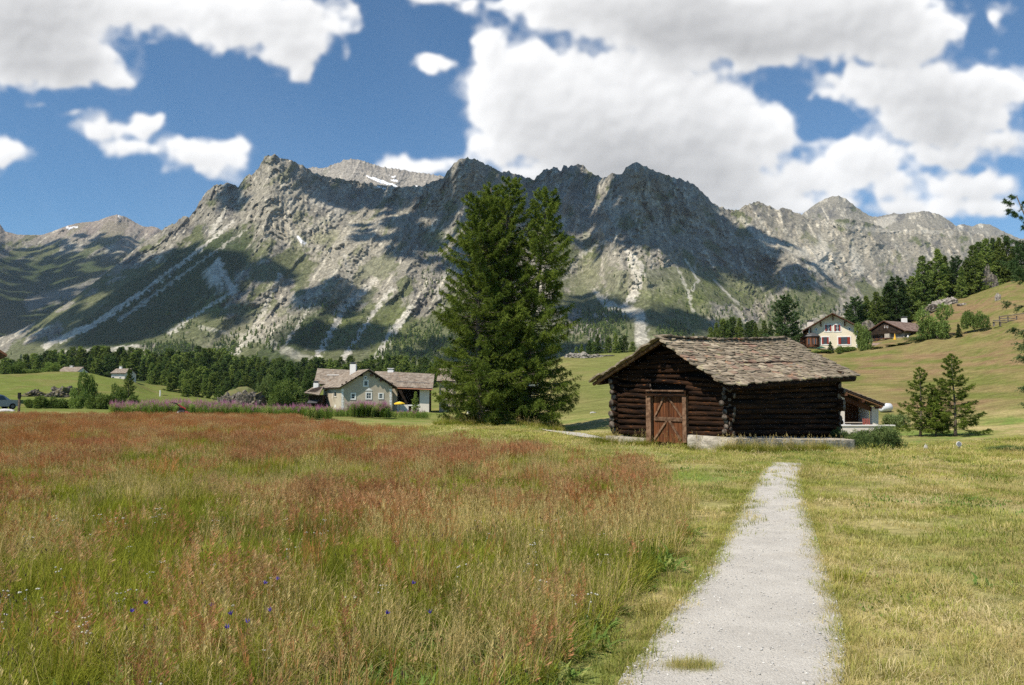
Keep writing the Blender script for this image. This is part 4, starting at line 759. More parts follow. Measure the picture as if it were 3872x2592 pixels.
put(fine[2], 'garden_conifer', 3143, 141, 1289, 'small dense garden conifer before the cream chalet wall', None, 1.6, minH=1)
shrub(3268, 1348, 1242, 66, 'tall rounded garden shrub between the two chalets', k=1, D=138, grp=cb)
shrub(3205, 1338, 1306, 66, 'low shrub under the wide lower window of the cream chalet', k=0, D=142, grp=cb)
shrub(3105, 1345, 1325, 60, 'low dark shrub beside the small garden conifer', k=2, D=140, grp=cb)
shrub(3180, 1345, 1330, 30, 'tiny yellow-green shrub before the cream chalet', k=2, D=139, grp=cb)
shrub(3485, 1312, 1272, 95, 'dwarf pine spreading in front of the stone side wall', me=jm[0], D=133, name='dwarf_pine', grp=cb)
shrub(3425, 1318, 1296, 60, 'low garden shrub under the closed parasols', k=0, D=134, grp=cb)
shrub(3385, 1330, 1304, 60, 'green leafy shrub beside the little slab-roofed shed', k=2, D=135, grp=cb)
shrub(3318, 1342, 1318, 50, 'grey-leaved shrub below the little slab-roofed shed', k=3, D=136, grp=cb)
shrub(3556, 1280, 1188, 100, 'large loose shrub next to the wooden chalet eave', k=3, grp=cb)
put(fine[2], 'garden_conifer', 3630, ground_D(3630, 1276), 1222, 'compact spruce beside the large loose shrub on the slope', None, 1.5, minH=1)
t_ = thing('round_tree', 'small round-crowned tree standing alone on the brown slope', 'tree', spot(3690, ground_D(3690, 1257))); b = t_.location; H_ = P(3690, 1180, b.y).z - b.z
o_ = link('crown', bk[2], None, t_, kind='stuff'); o_.scale = (1.75, 1.75, H_ * .78); o_.location = (0, 0, H_ * .2); mb = MB(); mb.tube([(0, 0, -.1), (.05, 0, H_ * .3), (-.05, 0, H_ * .6)], [.12, .09, .05], 6); mb.build('trunk', BARK, t_)

# trees too many and too small to count on the lower slopes of the massif
mm = whole_mesh('slope_conifer', FORESTM, seed=90, H=10, Rb=2.0, nbr=24, ntw=60, K=6, leaf=1.3, wid=.35, t0=.04, shape=.8, tr=.01)
rm_ = np.random.default_rng(5); pts = []
for (cx_, cy_, rx_, ry_, n_) in [(1600, 1300, 130, 75, 420), (1480, 1350, 60, 40, 90), (2280, 1235, 90, 70, 420), (2550, 1260, 60, 40, 150), (860, 1320, 40, 50, 110), (650, 1325, 110, 22, 240), (700, 1240, 160, 60, 60), (1180, 1230, 260, 90, 110), (1650, 1050, 60, 90, 70), (2800, 1150, 300, 90, 190), (3050, 1180, 150, 60, 130), (2500, 1050, 200, 90, 50), (2950, 1060, 200, 60, 70), (980, 1290, 120, 50, 90), (1350, 1280, 160, 60, 60), (2080, 1300, 160, 60, 160), (2900, 1240, 200, 40, 60), (300, 1360, 300, 20, 60)]:
    a_ = rm_.uniform(0, 6.28, n_); q_ = rm_.random(n_) ** .6; px_ = cx_ + rx_ * q_ * np.cos(a_) + 12 * rm_.normal(size=n_); py_n = np.minimum(cy_ + ry_ * q_ * np.sin(a_) + 8 * rm_.normal(size=n_), 1428)
    D_ = on_mountain(px_, py_n); x_, y_, z_ = at(px_, py_n, D_); pts.append(np.stack([x_, y_, z_ - 1], -1))
pts = np.concatenate(pts); n_ = len(pts); s_ = rm_.uniform(.8, 1.7, n_)
scatter('slope_forest', pts, np.stack([0 * s_, 0 * s_, rm_.uniform(0, 6.28, n_)], -1), np.stack([s_, s_, s_], -1), np.zeros(n_, int), [mm], kind='stuff')
# ================================================================== the log barn with its roof of stone slabs
rb = random.Random(3)
DARKWOOD = surf('old_dark_logs', (0.008, 0.005, 0.004), (0.038, 0.018, 0.009), scale=3.0, rough=.85, spec=.1, bump=.9, bscale=10, stretch=(.35, .35, 2.5), c3=(0.22, 0.085, 0.028), s3=9, lo3=.60, hi3=.78, rand=.25, coords='World', bdist=.04)  # the orange flecks put sunlit log highlights into the colour
LOGEND = surf('weathered_log_end', (0.055, 0.040, 0.030), (0.19, 0.155, 0.125), scale=9, bump=.8, bscale=30, rand=.3, coords='World')
DOORWOOD = surf('brown_door_boards', (0.075, 0.027, 0.012), (0.19, 0.070, 0.027), scale=5, rough=.8, spec=.15, bump=.5, bscale=20, stretch=(2, 2, .18), rand=.28, coords='World', c3=(0.05, .03, .018), s3=14, lo3=.6, hi3=.72)
BRACE = surf('grey_brown_braces', (0.095, 0.050, 0.028), (0.22, 0.13, 0.08), scale=8, bump=.5, bscale=24, rand=.2, coords='World')
SLATE = surf('lichened_stone_slab', (0.19, 0.145, 0.098), (0.365, 0.300, 0.215), scale=3.5, rough=.85, spec=.25, bump=.7, bscale=16, rand=.36, coords='World', c3=(0.36, 0.35, 0.13), s3=4.5, lo3=.60, hi3=.74, randhue=((0.27, 0.17, 0.12), .80, .93), bdist=.03)
LICHEN = surf('orange_lichened_slab', (0.36, 0.19, 0.10), (0.30, 0.26, 0.21), scale=6, rough=.85, bump=.6, bscale=18, rand=.2, coords='World')
PLASTER_OLD = surf('old_lime_mortar', (0.30, 0.265, 0.215), (0.50, 0.45, 0.37), scale=3, rough=.95, bump=.9, bscale=11, coords='World', c3=(0.23, 0.21, 0.18), s3=7, lo3=.60, hi3=.74, bdist=.05)
EX = Vector((-.691, .722, 0)); EY = Vector((.722, .691, 0))                 # across the gable, along the ridge
cA, cB, cC, cDd = Vector((3.95, 30.09, .20)), Vector((7.22, 26.67, .33)), Vector((13.25, 32.44, -.03)), Vector((9.98, 35.86, .05))
rB, rA, rC, rD = Vector((7.17, 26.0, 2.0)), Vector((3.04, 30.31, 2.226)), Vector((14.376, 32.9, 2.51)), Vector((9.70, 37.60, 2.70))
r0, r1 = Vector((5.263, 27.99, 3.737)), Vector((12.144, 35.23, 4.23))
def lerp(a, b, t): return a + (b - a) * t
barn = thing('log_barn', 'dark log barn with stone slab roof, sunlit plank door and pale stone plinth', 'barn', ((cA + cC) / 2).to_tuple()[:2] + (0,))
def part(parent, name, mb, mat, smooth=False, **kw):
    o = mb.build(name, mat, parent, smooth, **kw); o.location = -Vector(parent.location); return o
def roof_z(p):
    """height of the roof plane over a ground point of the barn"""
    q = Vector((p.x, p.y, 0)); a = (q - Vector((rB.x, rB.y, 0))); t = a.dot(EY) / 9.98; s = a.dot(EX)
    e = lerp(rB.z, rC.z, t); rr_ = lerp(r0.z, r1.z, t); el = lerp(rA.z, rD.z, t); wr = lerp(2.76, 3.23, t); wl = 3.3
    return lerp(e, rr_, s / wr) if s < wr else lerp(rr_, el, (s - wr) / wl)
def log(a, b, r, name='log', seg=9, mat=None, ends=True, squash=1.0):
    mb = MB(); n = seg; pts = []; ph = rb.uniform(0, 6)
    for k in range(n + 1):
        t = k / n; p = lerp(a, b, t); pts.append(p + Vector((0, 0, rb.uniform(-.022, .022) + .01 * math.sin(ph + t * 5))) + (Vector((rb.uniform(-.012, .012), rb.uniform(-.012, .012), 0))))
    mb.tube(pts, [r * rb.uniform(.78, 1.05) for _ in range(n + 1)], 9, jit=.12, rnd=rb)
    mb.m = [0] * (len(mb.f) - 2) + [1, 1]
    return part(barn, name, mb, [mat or DARKWOOD, LOGEND], True)
sd0, sd1 = .3275, .682                                                # the door opening along the gable wall
NL = 11
for wall, (p, q) in {'front': (cA, cB), 'side': (cB, cC), 'back': (cC, cDd), 'far': (cDd, cA)}.items():
    d = (q - p); d.z = 0; L_ = d.length; d.normalize(); off = .5 if wall in ('side', 'far') else 0.0
    for k in range(NL + 1):
        def at_h(pt): z0 = pt.z; z1 = roof_z(pt) - .16; return z0 + (z1 - z0) * (k + .5 + off * .9) / (NL + .4)
        za, zb = at_h(p), at_h(q); h = ((roof_z(p) - .16 - p.z) + (roof_z(q) - .16 - q.z)) / 2 / (NL + .4)
        if wall in ('side', 'far') and k == NL: continue
        e0, e1 = rb.uniform(.06, .36), rb.uniform(.06, .36)
        a = Vector((p.x, p.y, za)) - d * e0; b_ = Vector((q.x, q.y, zb)) + d * e1; r = h * .56 * rb.uniform(.86, 1.10)
        if wall == 'front' and k < NL - 1.5:
            log(a, lerp(Vector((p.x, p.y, za)), Vector((q.x, q.y, zb)), sd0 + .015), r, seg=5)
            log(lerp(Vector((p.x, p.y, za)), Vector((q.x, q.y, zb)), sd1 - .015), b_, r, seg=5)
        else: log(a, b_, r)
LINE = surf('dark_gap_lining', (.010, .007, .005))  # dark lining added inside the logs to close the light gaps
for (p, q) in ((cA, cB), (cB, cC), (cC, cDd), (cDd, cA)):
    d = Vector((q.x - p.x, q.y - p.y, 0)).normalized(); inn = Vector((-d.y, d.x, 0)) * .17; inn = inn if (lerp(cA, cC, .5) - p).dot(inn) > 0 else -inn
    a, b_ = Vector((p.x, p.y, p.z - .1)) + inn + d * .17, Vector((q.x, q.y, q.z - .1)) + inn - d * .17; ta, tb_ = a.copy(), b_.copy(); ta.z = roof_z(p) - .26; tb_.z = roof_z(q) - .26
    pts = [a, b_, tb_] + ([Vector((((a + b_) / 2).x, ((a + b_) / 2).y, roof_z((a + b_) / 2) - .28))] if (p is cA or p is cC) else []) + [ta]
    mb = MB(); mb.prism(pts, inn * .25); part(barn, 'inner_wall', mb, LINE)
# gable logs up to the ridge, front and back
for (p, q, nm_) in ((cA, cB, 0), (cDd, cC, 1)):
    tt = (q - p).normalized(); zt = max(roof_z(p), roof_z(q)); s_top = 1
    k = 0; z = zt - .10
    while z < (3.55, 4.0)[nm_] - .12:
        lo = hi = None
        for i in range(101):
            c_ = lerp(p, q, i / 100)
            if roof_z(c_) - .16 > z + .08: lo = i / 100 if lo is None else lo; hi = i / 100
        if lo is None: break
        a, b_ = lerp(p, q, lo), lerp(p, q, hi); a.z = b_.z = z; log(a, b_, .10, 'gable_log', 7); z += .172
# purlins carrying the roof, their ends showing under the verge
for s, dz in ((.12, -.17), (1.35, -.17), (2.70, -.20), (4.35, -.17), (5.75, -.19)):
    a = rB + EX * s - EY * -.12; b_ = rB + EX * s + EY * 9.75; a.z = roof_z(a) + dz; b_.z = roof_z(b_) + dz; log(a, b_, .11, 'purlin', 8)
# boarding and rafters under the slabs
def slope_pt(side, u, v, dz=0.0):
    """u along the ridge 0..1, v from eave 0 to ridge 1"""
    p = lerp(lerp(rB, rC, u), lerp(r0, r1, u), v) if side == 0 else lerp(lerp(rA, rD, u), lerp(r0, r1, u), v)
    sag = -.10 * math.sin(math.pi * u) * v - .06 * math.sin(math.pi * v); return p + Vector((0, 0, dz + sag))
for side in (0, 1):
    for i in range(16):
        u0, u1 = i / 16 + .003, (i + 1) / 16 - .003
        mb = MB(); A = [slope_pt(side, u0, .02, -.10), slope_pt(side, u1, .02, -.10), slope_pt(side, u1, .99, -.10), slope_pt(side, u0, .99, -.10)]
        mb.hexa(A, [p + Vector((0, 0, .03)) for p in A]); part(barn, 'roof_board', mb, DARKWOOD)
mb = MB(); mb.tube([slope_pt(1, .004, .02, -.14), slope_pt(1, .004, 1.0, -.13)], .07, 6); part(barn, 'verge_rafter', mb, BRACE)
mb = MB(); mb.tube([slope_pt(0, .004, .02, -.14), slope_pt(0, .004, 1.0, -.13)], .07, 6); part(barn, 'verge_rafter', mb, DARKWOOD)
# stone slabs: ten shapes of split stone, laid in uneven courses that overlap downhill
def slab_mesh(i, thick=.05):
    r = random.Random(200 + i); n = 9; up = []
    for k in range(n):
        a = 2 * math.pi * k / n + r.uniform(-.2, .2); q = (abs(math.cos(a)) ** 5 + abs(math.sin(a)) ** 5) ** (-1 / 5); up.append((math.cos(a) * .5 * q * r.uniform(.86, 1.04), math.sin(a) * .5 * q * r.uniform(.86, 1.06), r.uniform(-.10, .10)))
    V = [(x, y, .5 + z) for x, y, z in up] + [(x * 1.0, y * 1.0, -.5 + z) for x, y, z in up] + [(0, 0, .58), (0, 0, -.5)]
    Fc = [(k, (k + 1) % n, 2 * n) for k in range(n)] + [((k + 1) % n, k, k + n, (k + 1) % n + n) for k in range(n)] + [((k + 1) % n + n, k + n, 2 * n + 1) for k in range(n)]
    me = bpy.data.meshes.new('stone_slab'); me.from_pydata(V, [], Fc); me.update(); return me
slabs = [slab_mesh(i) for i in range(10)]; slabs_o = [s_.copy() for s_ in slabs[:4]]
for s_ in slabs: s_.materials.append(SLATE)
for s_ in slabs_o: s_.materials.append(LICHEN)
cand = []
for side in (0, 1):
    v = 0.0; row = 0
    while v < .995:
        Ls = 3.2; exp_ = rb.uniform(.135, .20) / Ls * (1.25 if v < .1 else 1); u = -.012 + rb.uniform(-.03, 0)
        while u < 1.0:
            wd = rb.uniform(.30, .80) if rb.random() < .8 else rb.uniform(.2, .35)
            du = wd / 9.98; uc = u + du / 2; vc = v + exp_ * .8 + rb.uniform(-.012, .012)
            p = slope_pt(side, min(max(uc, -.015), 1.012), min(vc, 1.0)); ux = (slope_pt(side, 1, vc) - slope_pt(side, 0, vc)).normalized(); uv = (slope_pt(side, uc, 1) - slope_pt(side, uc, 0)).normalized()
            nn = ux.cross(uv).normalized(); nn = nn if nn.z > 0 else -nn; uv = nn.cross(ux)
            dep = rb.uniform(.30, .42); th = rb.uniform(.03, .068)
            M = Matrix((ux, uv, nn)).transposed().to_4x4() @ Euler((R(-7 + rb.uniform(-2.5, 2.5)) * -1 * -1, R(rb.uniform(-2.5, 2.5)), R(rb.uniform(-5, 5)))).to_matrix().to_4x4() @ Matrix.Diagonal((wd * 1.04, dep, th, 1))
            cand.append((side, Matrix.Translation(p + nn * (.0 + rb.uniform(0, .02))) @ M, row)); u += du
        v += exp_; row += 1
# ridge stones
for i in range(24):
    u = (i + .5) / 24; p = slope_pt(0, u, 1.0, .05 + rb.uniform(0, .03)); ux = (r1 - r0).normalized(); M = Matrix((ux, EX, ux.cross(EX) * -1 if ux.cross(EX).z < 0 else ux.cross(EX))).transposed().to_4x4()
    cand.append((0, Matrix.Translation(p) @ M @ Euler((R(rb.uniform(-12, 12)), R(rb.uniform(-5, 5)), R(rb.uniform(-8, 8)))).to_matrix().to_4x4() @ Matrix.Diagonal((rb.uniform(.4, .6), rb.uniform(.35, .5), .05, 1)), 99))
own = [c_ for c_ in cand if c_[0] == 0]; own.sort(key=lambda c_: (c_[1].translation - Vector((0, 0, CZ))).length)
rest = own[300:] + [c_ for c_ in cand if c_[0] == 1]; own = own[:300]
T0 = Matrix.Translation(-Vector(barn.location))
for k, (s_, M, row) in enumerate(own):
    me = rb.choice(slabs_o) if rb.random() < .05 else rb.choice(slabs); o = link('stone_slab', me, None, barn); o.matrix_local = T0 @ M
mb = MB()
for (s_, M, row) in rest:
    me = rb.choice(slabs); mb.add([M @ v_.co for v_ in me.vertices], [tuple(f.vertices) for f in me.polygons])
part(barn, 'stone_slabs', mb, SLATE, kind='stuff')
# door with its frame
gd = (cB - cA); gd.z = 0; GL = gd.length; gd.normalize(); gn = Vector((-gd.y, gd.x, 0)); gn = gn if gn.y < 0 else -gn
def gp(s, z, out=0.0): p = lerp(cA, cB, s) + gn * out; p.z = z; return p
def gbar(name, a, b_, w_, t, mat, parent=barn, out=.12, base=None):
    """board from a=(s,z) to b=(s,z) on the gable wall"""
    pa, pb = gp(*a, out), gp(*b_, out); d = (pb - pa).normalized(); sd_ = d.cross(gn).normalized() * w_ / 2; o_ = gn * t
    A = [pa - sd_, pa + sd_, pb + sd_, pb - sd_]; A = [p + Vector((rb.uniform(-.006, .006), 0, rb.uniform(-.006, .006))) for p in A]
    mb = MB(); mb.hexa(A, [p + o_ for p in A]); o = mb.build(name, mat, parent); base = base or (parent.location if parent is barn else None)
    o.location = -Vector(barn.location); return o
door = link('door', None, None, barn) if False else None
zb, zt = .0, 1.70
dm = MB(); A = [gp(.375, zb, .02), gp(.645, zb, .02), gp(.645, zt - .06, .02), gp(.375, zt - .06, .02)]; dm.hexa(A, [p + gn * .03 for p in A]); door = part(barn, 'door', dm, surf('dark_door_backing', (.03, .02, .013)), label='brown plank door with diagonal braces')
def dbar(name, a, b_, w_, t, mat, out):
    o = gbar(name, a, b_, w_, t, mat, barn, out); o.parent = door; o.location = (0, 0, 0); return o
for i in range(10):
    s0 = .375 + .27 * (i + .5) / 10; dbar('plank', (s0, zb + rb.uniform(0, .04)), (s0, zt - .05), .27 / 10 * GL * .93, .03, DOORWOOD, .052)
for a, b_, w_ in (((.385, .86), (.635, .84), .13), ((.385, .12), (.50, .80), .075), ((.62, .14), (.52, .80), .075), ((.39, .92), (.475, 1.62), .06), ((.63, .93), (.515, 1.6), .06)): dbar('brace', a, b_, w_, .045, BRACE, .084)
dbar('middle_rail', (.505, .05), (.505, 1.64), .09, .03, DOORWOOD, .084)
gbar('door_post', (.345, -.02), (.345, zt + .12), .20, .16, BRACE, out=.06); gbar('door_post', (.668, .05), (.668, zt + .02), .15, .16, BRACE, out=.06)
gbar('door_lintel', (.33, zt + .05), (.69, zt + .06), .16, .22, DARKWOOD, out=.05); gbar('lintel_board', (.34, zt + .16), (.68, zt + .14), .05, .26, BRACE, out=.07)
# plinth of mortared stone
def rough_wall(poly_top, zbot, seed, name='plinth'):
    """poly_top: corner points (x,y,z) of the top, in order; sides go down to zbot"""
    V = []; Fc = []; n = len(poly_top); pts = [Vector(p) for p in poly_top]; cs = sum(pts, Vector()) / n
    ring = []
    for i in range(n):
        a, b_ = pts[i], pts[(i + 1) % n]; m_ = max(2, int((b_ - a).length / .14))
        ring += [lerp(a, b_, k / m_) for k in range(m_)]
    rows = 7; nr = len(ring)
    for j in range(rows + 1):
        for i, p in enumerate(ring):
            z = lerp(Vector((0, 0, p.z)), Vector((0, 0, zbot)), j / rows).z; o_ = (Vector((p.x, p.y, 0)) - Vector((cs.x, cs.y, 0))).normalized()
            e = .05 * float(fbm(np.array([p.x * 2.2 + p.y]), np.array([z * 3 + p.y * 1.7]), 4, seed)[0]) - (.035 if j == 0 else 0)
            zz = z + (.035 * float(fbm(np.array([p.x * 1.5]), np.array([p.y * 1.5]), 3, seed + 1)[0]) if j == 0 else 0)
            V.append((p.x + o_.x * e, p.y + o_.y * e, zz))
    for j in range(rows):
        for i in range(nr): Fc.append((j * nr + i, j * nr + (i + 1) % nr, (j + 1) * nr + (i + 1) % nr, (j + 1) * nr + i))
    Fc.append(tuple(range(nr)))
    mb = MB(); mb.add(V, Fc); return part(barn, name, mb, PLASTER_OLD, False)
def gpt(s, z, out): p = gp(s, z, out); return (p.x, p.y, p.z)
rough_wall([gpt(-.03, .17, .24), gpt(.305, .12, .24), gpt(.305, .14, -.15), gpt(-.03, .19, -.15)], -.45, 5)
rough_wall([gpt(.70, .32, .28), (7.35, 26.25, .27), (13.05, 30.45, -.02), (13.75, 31.5, -.04), (13.75, 32.55, -.02), (7.6, 27.0, .30), gpt(.70, .33, -.15)], -.75, 6)
rough_wall([(13.8, 32.6, -.05), (10.3, 36.3, .0), (9.9, 36.0, .0), (13.3, 32.3, -.05)], -.8, 7)
rough_wall([(3.55, 30.3, .17), (3.9, 29.95, .17), (10.2, 35.7, .05), (9.8, 36.1, .05)], -.6, 8)
# ================================================================== houses
rh = random.Random(17)
PLASTER = surf('warm_grey_plaster', (0.43, 0.365, 0.275), (0.50, 0.435, 0.335), scale=.8, bump=.3, bscale=6, coords='World')
CREAM = surf('cream_plaster', (0.70, 0.61, 0.45), (0.76, 0.67, 0.51), scale=.5, bump=.1, bscale=6, coords='World')
WHITE = surf('white_plaster', (0.74, 0.72, 0.68), (0.80, 0.78, 0.75), scale=1.0, bump=.15, bscale=6, coords='World')
PALE = surf('pale_pink_plaster', (0.68, 0.62, 0.55), (0.74, 0.68, 0.60), scale=1.2, bump=.2, bscale=6, coords='World')
STONEW = surf('rubble_wall', (0.17, 0.155, 0.135), (0.34, 0.31, 0.27), scale=1.8, bump=.9, bscale=5, coords='World', bdist=.1)
BROWN = surf('brown_stained_wood', (0.075, 0.032, 0.018), (0.13, 0.06, 0.032), scale=2, bump=.3, bscale=8, coords='World', stretch=(1, 1, .3))
BLACKW = surf('dark_house_timber', (0.018, 0.013, 0.010), (0.045, 0.030, 0.020), scale=2, bump=.3, bscale=8, coords='World')
ROOFST = surf('house_roof_slabs', (0.225, 0.180, 0.140), (0.36, 0.305, 0.245), scale=1.6, rough=.9, bump=.6, bscale=5, coords='World', c3=(0.30, 0.20, 0.13), s3=2.2, lo3=.56, hi3=.7)
ROOFRED = surf('reddish_roof_slabs', (0.20, 0.135, 0.11), (0.32, 0.235, 0.195), scale=1.6, rough=.9, bump=.6, bscale=5, coords='World')
GLASS = surf('window_glass', (0.035, 0.045, 0.055), None, rough=.12, spec=.6)
REDW = surf('red_shutter', (0.26, 0.035, 0.022), None, rough=.6)
METAL = surf('grey_sheet_metal', (0.12, 0.12, 0.125), None, rough=.45, spec=.4, metallic=.4)
COPPER = surf('copper_gutter', (0.45, 0.20, 0.12), None, rough=.5)
class Frame:
    """a vertical wall plane that the camera sees: K a point on it, d the direction along it"""
    def __init__(s, K, d): s.K = Vector(K); s.d = Vector((d[0], d[1], 0)).normalized(); s.n = Vector((-s.d.y, s.d.x, 0)); s.n = -s.n if s.n.dot(s.K - cam.location) > 0 else s.n
    def hit(s, px, py):
        dx, dy, dz = [float(q) for q in ray(px, py)]; r_ = Vector((dx, dy, dz)); t = (s.K - cam.location).dot(s.n) / r_.dot(s.n); p = cam.location + r_ * t; return (p - s.K).dot(s.d), p.z
    def pt(s, a, z, out=0.0): p = s.K + s.d * a + s.n * out; p.z = z; return p
    def rect(s, mb, a0, z0, a1, z1, o0, o1, m=0):
        A = [s.pt(a0, z0, o0), s.pt(a1, z0, o0), s.pt(a1, z1, o0), s.pt(a0, z1, o0)]; mb.hexa(A, [p + s.n * (o1 - o0) for p in A], m)
def window(par, fr, x0, y0, x1, y1, frame=WHITE, bars=(1, 1), shutters=None, pane=GLASS, fw=.16, barmat=None, sill=True, sash=WHITE):
    a0, z1 = fr.hit(x0, y0); a1, z0 = fr.hit(x1, y1); a0, a1 = min(a0, a1), max(a0, a1); mb = MB()
    for r_ in ((a0 - fw, z0 - fw, a0, z1 + fw), (a1, z0 - fw, a1 + fw, z1 + fw), (a0, z1, a1, z1 + fw), (a0, z0 - fw, a1, z0)): fr.rect(mb, *r_, .004, .06)
    wn = part(par, 'window', mb, frame)
    def sub(nm, mb, mat): o = mb.build(nm, mat, wn); return o
    mb = MB(); fr.rect(mb, a0, z0, a1, z1, .003, .012); sub('pane', mb, pane)
    mb = MB(); t = .05
    for r_ in ((a0, z0, a0 + t, z1), (a1 - t, z0, a1, z1), (a0 + t, z1 - t, a1 - t, z1), (a0 + t, z0, a1 - t, z0 + t)): fr.rect(mb, *r_, .013, .035)
    for k in range(bars[0]): q = a0 + (a1 - a0) * (k + 1) / (bars[0] + 1); fr.rect(mb, q - t / 2, z0 + t, q + t / 2, z1 - t, .013, .03)
    for k in range(bars[1]): q = z0 + (z1 - z0) * (k + 1) / (bars[1] + 1); fr.rect(mb, a0 + t, q - t / 2, a1 - t, q + t / 2, .013, .028)
    sub('sash', mb, barmat or sash)
    if shutters:
        for sgn in (-1, 1):
            mb = MB(); w_ = (a1 - a0) * .22; fr.rect(mb, (a0 if sgn < 0 else a1 - w_), z0 + .03, (a0 + w_ if sgn < 0 else a1), z1 - .03, .037, .11); sub('shutter', mb, shutters)
    return wn
def courses(par, A, B, C, D_, mat, step=.34, wd=.6, seed=1, name='stone_slabs', th=.045):
    """overlapping slabs on the slope eave A-B, ridge D-C"""
    r = random.Random(seed); mb = MB(); L_ = ((D_ - A).length + (C - B).length) / 2; n = int(L_ / step); nn = (B - A).cross(D_ - A).normalized(); nn = nn if nn.z > 0 else -nn
    for i in range(n):
        v0, v1 = i / n, min(1, (i + 1.3) / n); W_ = ((B - A).length); u = -.004
        while u < 1:
            du = wd * r.uniform(.6, 1.5) / W_; u1 = min(1.004, u + du * .97); j = r.uniform(-.12, .12) / n
            def q(u_, v_, h): return lerp(lerp(A, B, u_), lerp(D_, C, u_), v_) + nn * h
            h0 = th + r.uniform(0, .03); lo = [q(u, v0 + j, .0), q(u1, v0 + j + r.uniform(-.1, .1) / n, .0), q(u1, v1, .0), q(u, v1, .0)]
            hi = [p + nn * (h0 if k < 2 else .012) for k, p in enumerate(lo)]; mb.add(lo + hi, [(4, 5, 6, 7), (0, 1, 5, 4), (1, 2, 6, 5), (3, 0, 4, 7)]); u += du
    return part(par, name, mb, mat, kind='stuff')
def gable_house(par, K, d, w_, l_, zb, ze, zr, wall, roofm, oh=.5, og=.5, th=.16, seed=1, wall2=None, under=BLACKW, step=.34, ridge_at=.5, name='wall', ze2=None, bk=None):
    """K front corner, d along the gable front, house goes away from the camera; returns the front frame and side frames"""
    fr = Frame(K, d); bk_ = bk or -fr.n; ze2 = ze if ze2 is None else ze2; K = Vector(K)
    def p(a, b, z): q = K + fr.d * a + bk_ * b; q.z = z; return q
    mb = MB(); F_ = [p(0, 0, zb), p(w_, 0, zb), p(w_, 0, ze2), p(w_ * ridge_at, 0, zr), p(0, 0, ze)]; mb.prism(F_, bk_ * l_); part(par, name, mb, wall)
    sl1 = (zr - ze) / (w_ * ridge_at); sl2 = (zr - ze2) / (w_ * (1 - ridge_at)); rf = None
    for side, (ae, zz, s_) in enumerate(((-oh, ze - oh * sl1, 1), (w_ + oh, ze2 - oh * sl2, -1))):
        A = p(ae, -og, zz + .03); B = p(ae, l_ + og, zz + .03); C = p(w_ * ridge_at, l_ + og, zr + .03); D_ = p(w_ * ridge_at, -og, zr + .03)
        mb = MB(); up = Vector((0, 0, th)); mb.hexa([A, B, C, D_], [q + up for q in (A, B, C, D_)]); part(par, 'roof', mb, under)
        u_ = [q + Vector((0, 0, th + .004)) for q in (A, B, C, D_)]; courses(par, *u_, roofm, seed=seed + side, step=step)
    return fr, p
def chimney(par, p, w_, h, mat, cap=METAL, name='chimney'):
    mb = MB(); mb.box(p + Vector((0, 0, h / 2 - .4)), (w_, w_, h + .8)); o = part(par, name, mb, mat)
    mb = MB(); mb.box(p + Vector((0, 0, h + .12)), (w_ * .7, w_ * .7, .22)); mb.box(p + Vector((0, 0, h + .28)), (w_ * 1.15, w_ * 1.15, .10)); c_ = mb.build('chimney_cap', cap, o); return o

# --- grey farmhouse in the middle
D0 = 124.0; K = P(1290, 1560, D0); dv_ = Vector((.96, .28, 0)); bkd = Vector((-.527, .85, 0)); f0 = Frame(K, dv_); wA, _ = f0.hit(1483, 1500); zb = gz(K.x, K.y) - .6
ze = f0.hit(1290, 1462)[1]; zr = f0.hit(1388, 1397)[1]
fh = thing('farmhouse', 'grey plastered farmhouse with stone slab gable roof behind pink fireweed', 'house', (K.x, K.y, zb + .6))
fr, pp = gable_house(fh, K, dv_, wA, 8.2, zb, ze, zr - .2, PLASTER, ROOFST, oh=.55, og=.7, seed=3, bk=bkd)
window(fh, fr, 1329, 1490, 1342, 1509, pane=GLASS, bars=(0, 1)); window(fh, fr, 1386, 1487, 1403, 1508, bars=(1, 1)); window(fh, fr, 1434, 1490, 1447, 1507, bars=(0, 1)); window(fh, fr, 1377, 1441, 1390, 1460, bars=(0, 0))
a0, z0 = fr.hit(1381, 1478); a1, _ = fr.hit(1409, 1478); mb = MB(); mb.prism([fr.pt(a0, z0, .005), fr.pt(a1, z0, .005), fr.pt((a0 + a1) / 2, z0 + .45, .005)], fr.n * .05); part(fh, 'window_pediment', mb, WHITE)
a0, z0 = fr.hit(1382, 1429.5); mb = MB(); mb.prism([fr.pt(a0 + .30 * math.cos(t), z0 + .30 * math.sin(t), .005) for t in [k * math.pi / 8 for k in range(16)]], fr.n * .05); oc = part(fh, 'round_window', mb, WHITE)
mb = MB(); mb.prism([fr.pt(a0 + .17 * math.cos(t), z0 + .17 * math.sin(t), .05) for t in [k * math.pi / 8 for k in range(16)]], fr.n * .012); mb.build('pane', GLASS, oc)
for x_ in (1295, 1477):
    for k in range(8):
        a0, z0 = fr.hit(x_, 1476 + k * 10.5); mb = MB(); wq = .28 if k % 2 else .38; fr.rect(mb, a0 - wq / 2, z0 - .2, a0 + wq / 2, z0 + .2, .004, .03); part(fh, 'quoin', mb, WHITE)
for (x_, y_, r_) in ((960, 430, .22), (1095, 430, .22), (880, 468, .18), (1160, 460, .14), (822, 498, .18), (1223, 503, .2), (750, 525, .13), (1297, 525, .1), (700, 565, .18), (1350, 560, .18)):
    a0, z0 = fr.hit(1100 + x_ / 3.6046, 1300 + y_ / 3.6046); mb = MB(); c_ = fr.pt(a0, z0, 0); mb.tube([c_, c_ + fr.n * .55], r_, 10); part(fh, 'beam_end', mb, BLACKW)
zc = P(1335, 1404, 127).z; chimney(fh, Vector((P(1336, 1400, 128.5).x, 128.5, zc)), .95, 1.15, WHITE)
sf = Frame(K, Vector((-.527, .85, 0)))
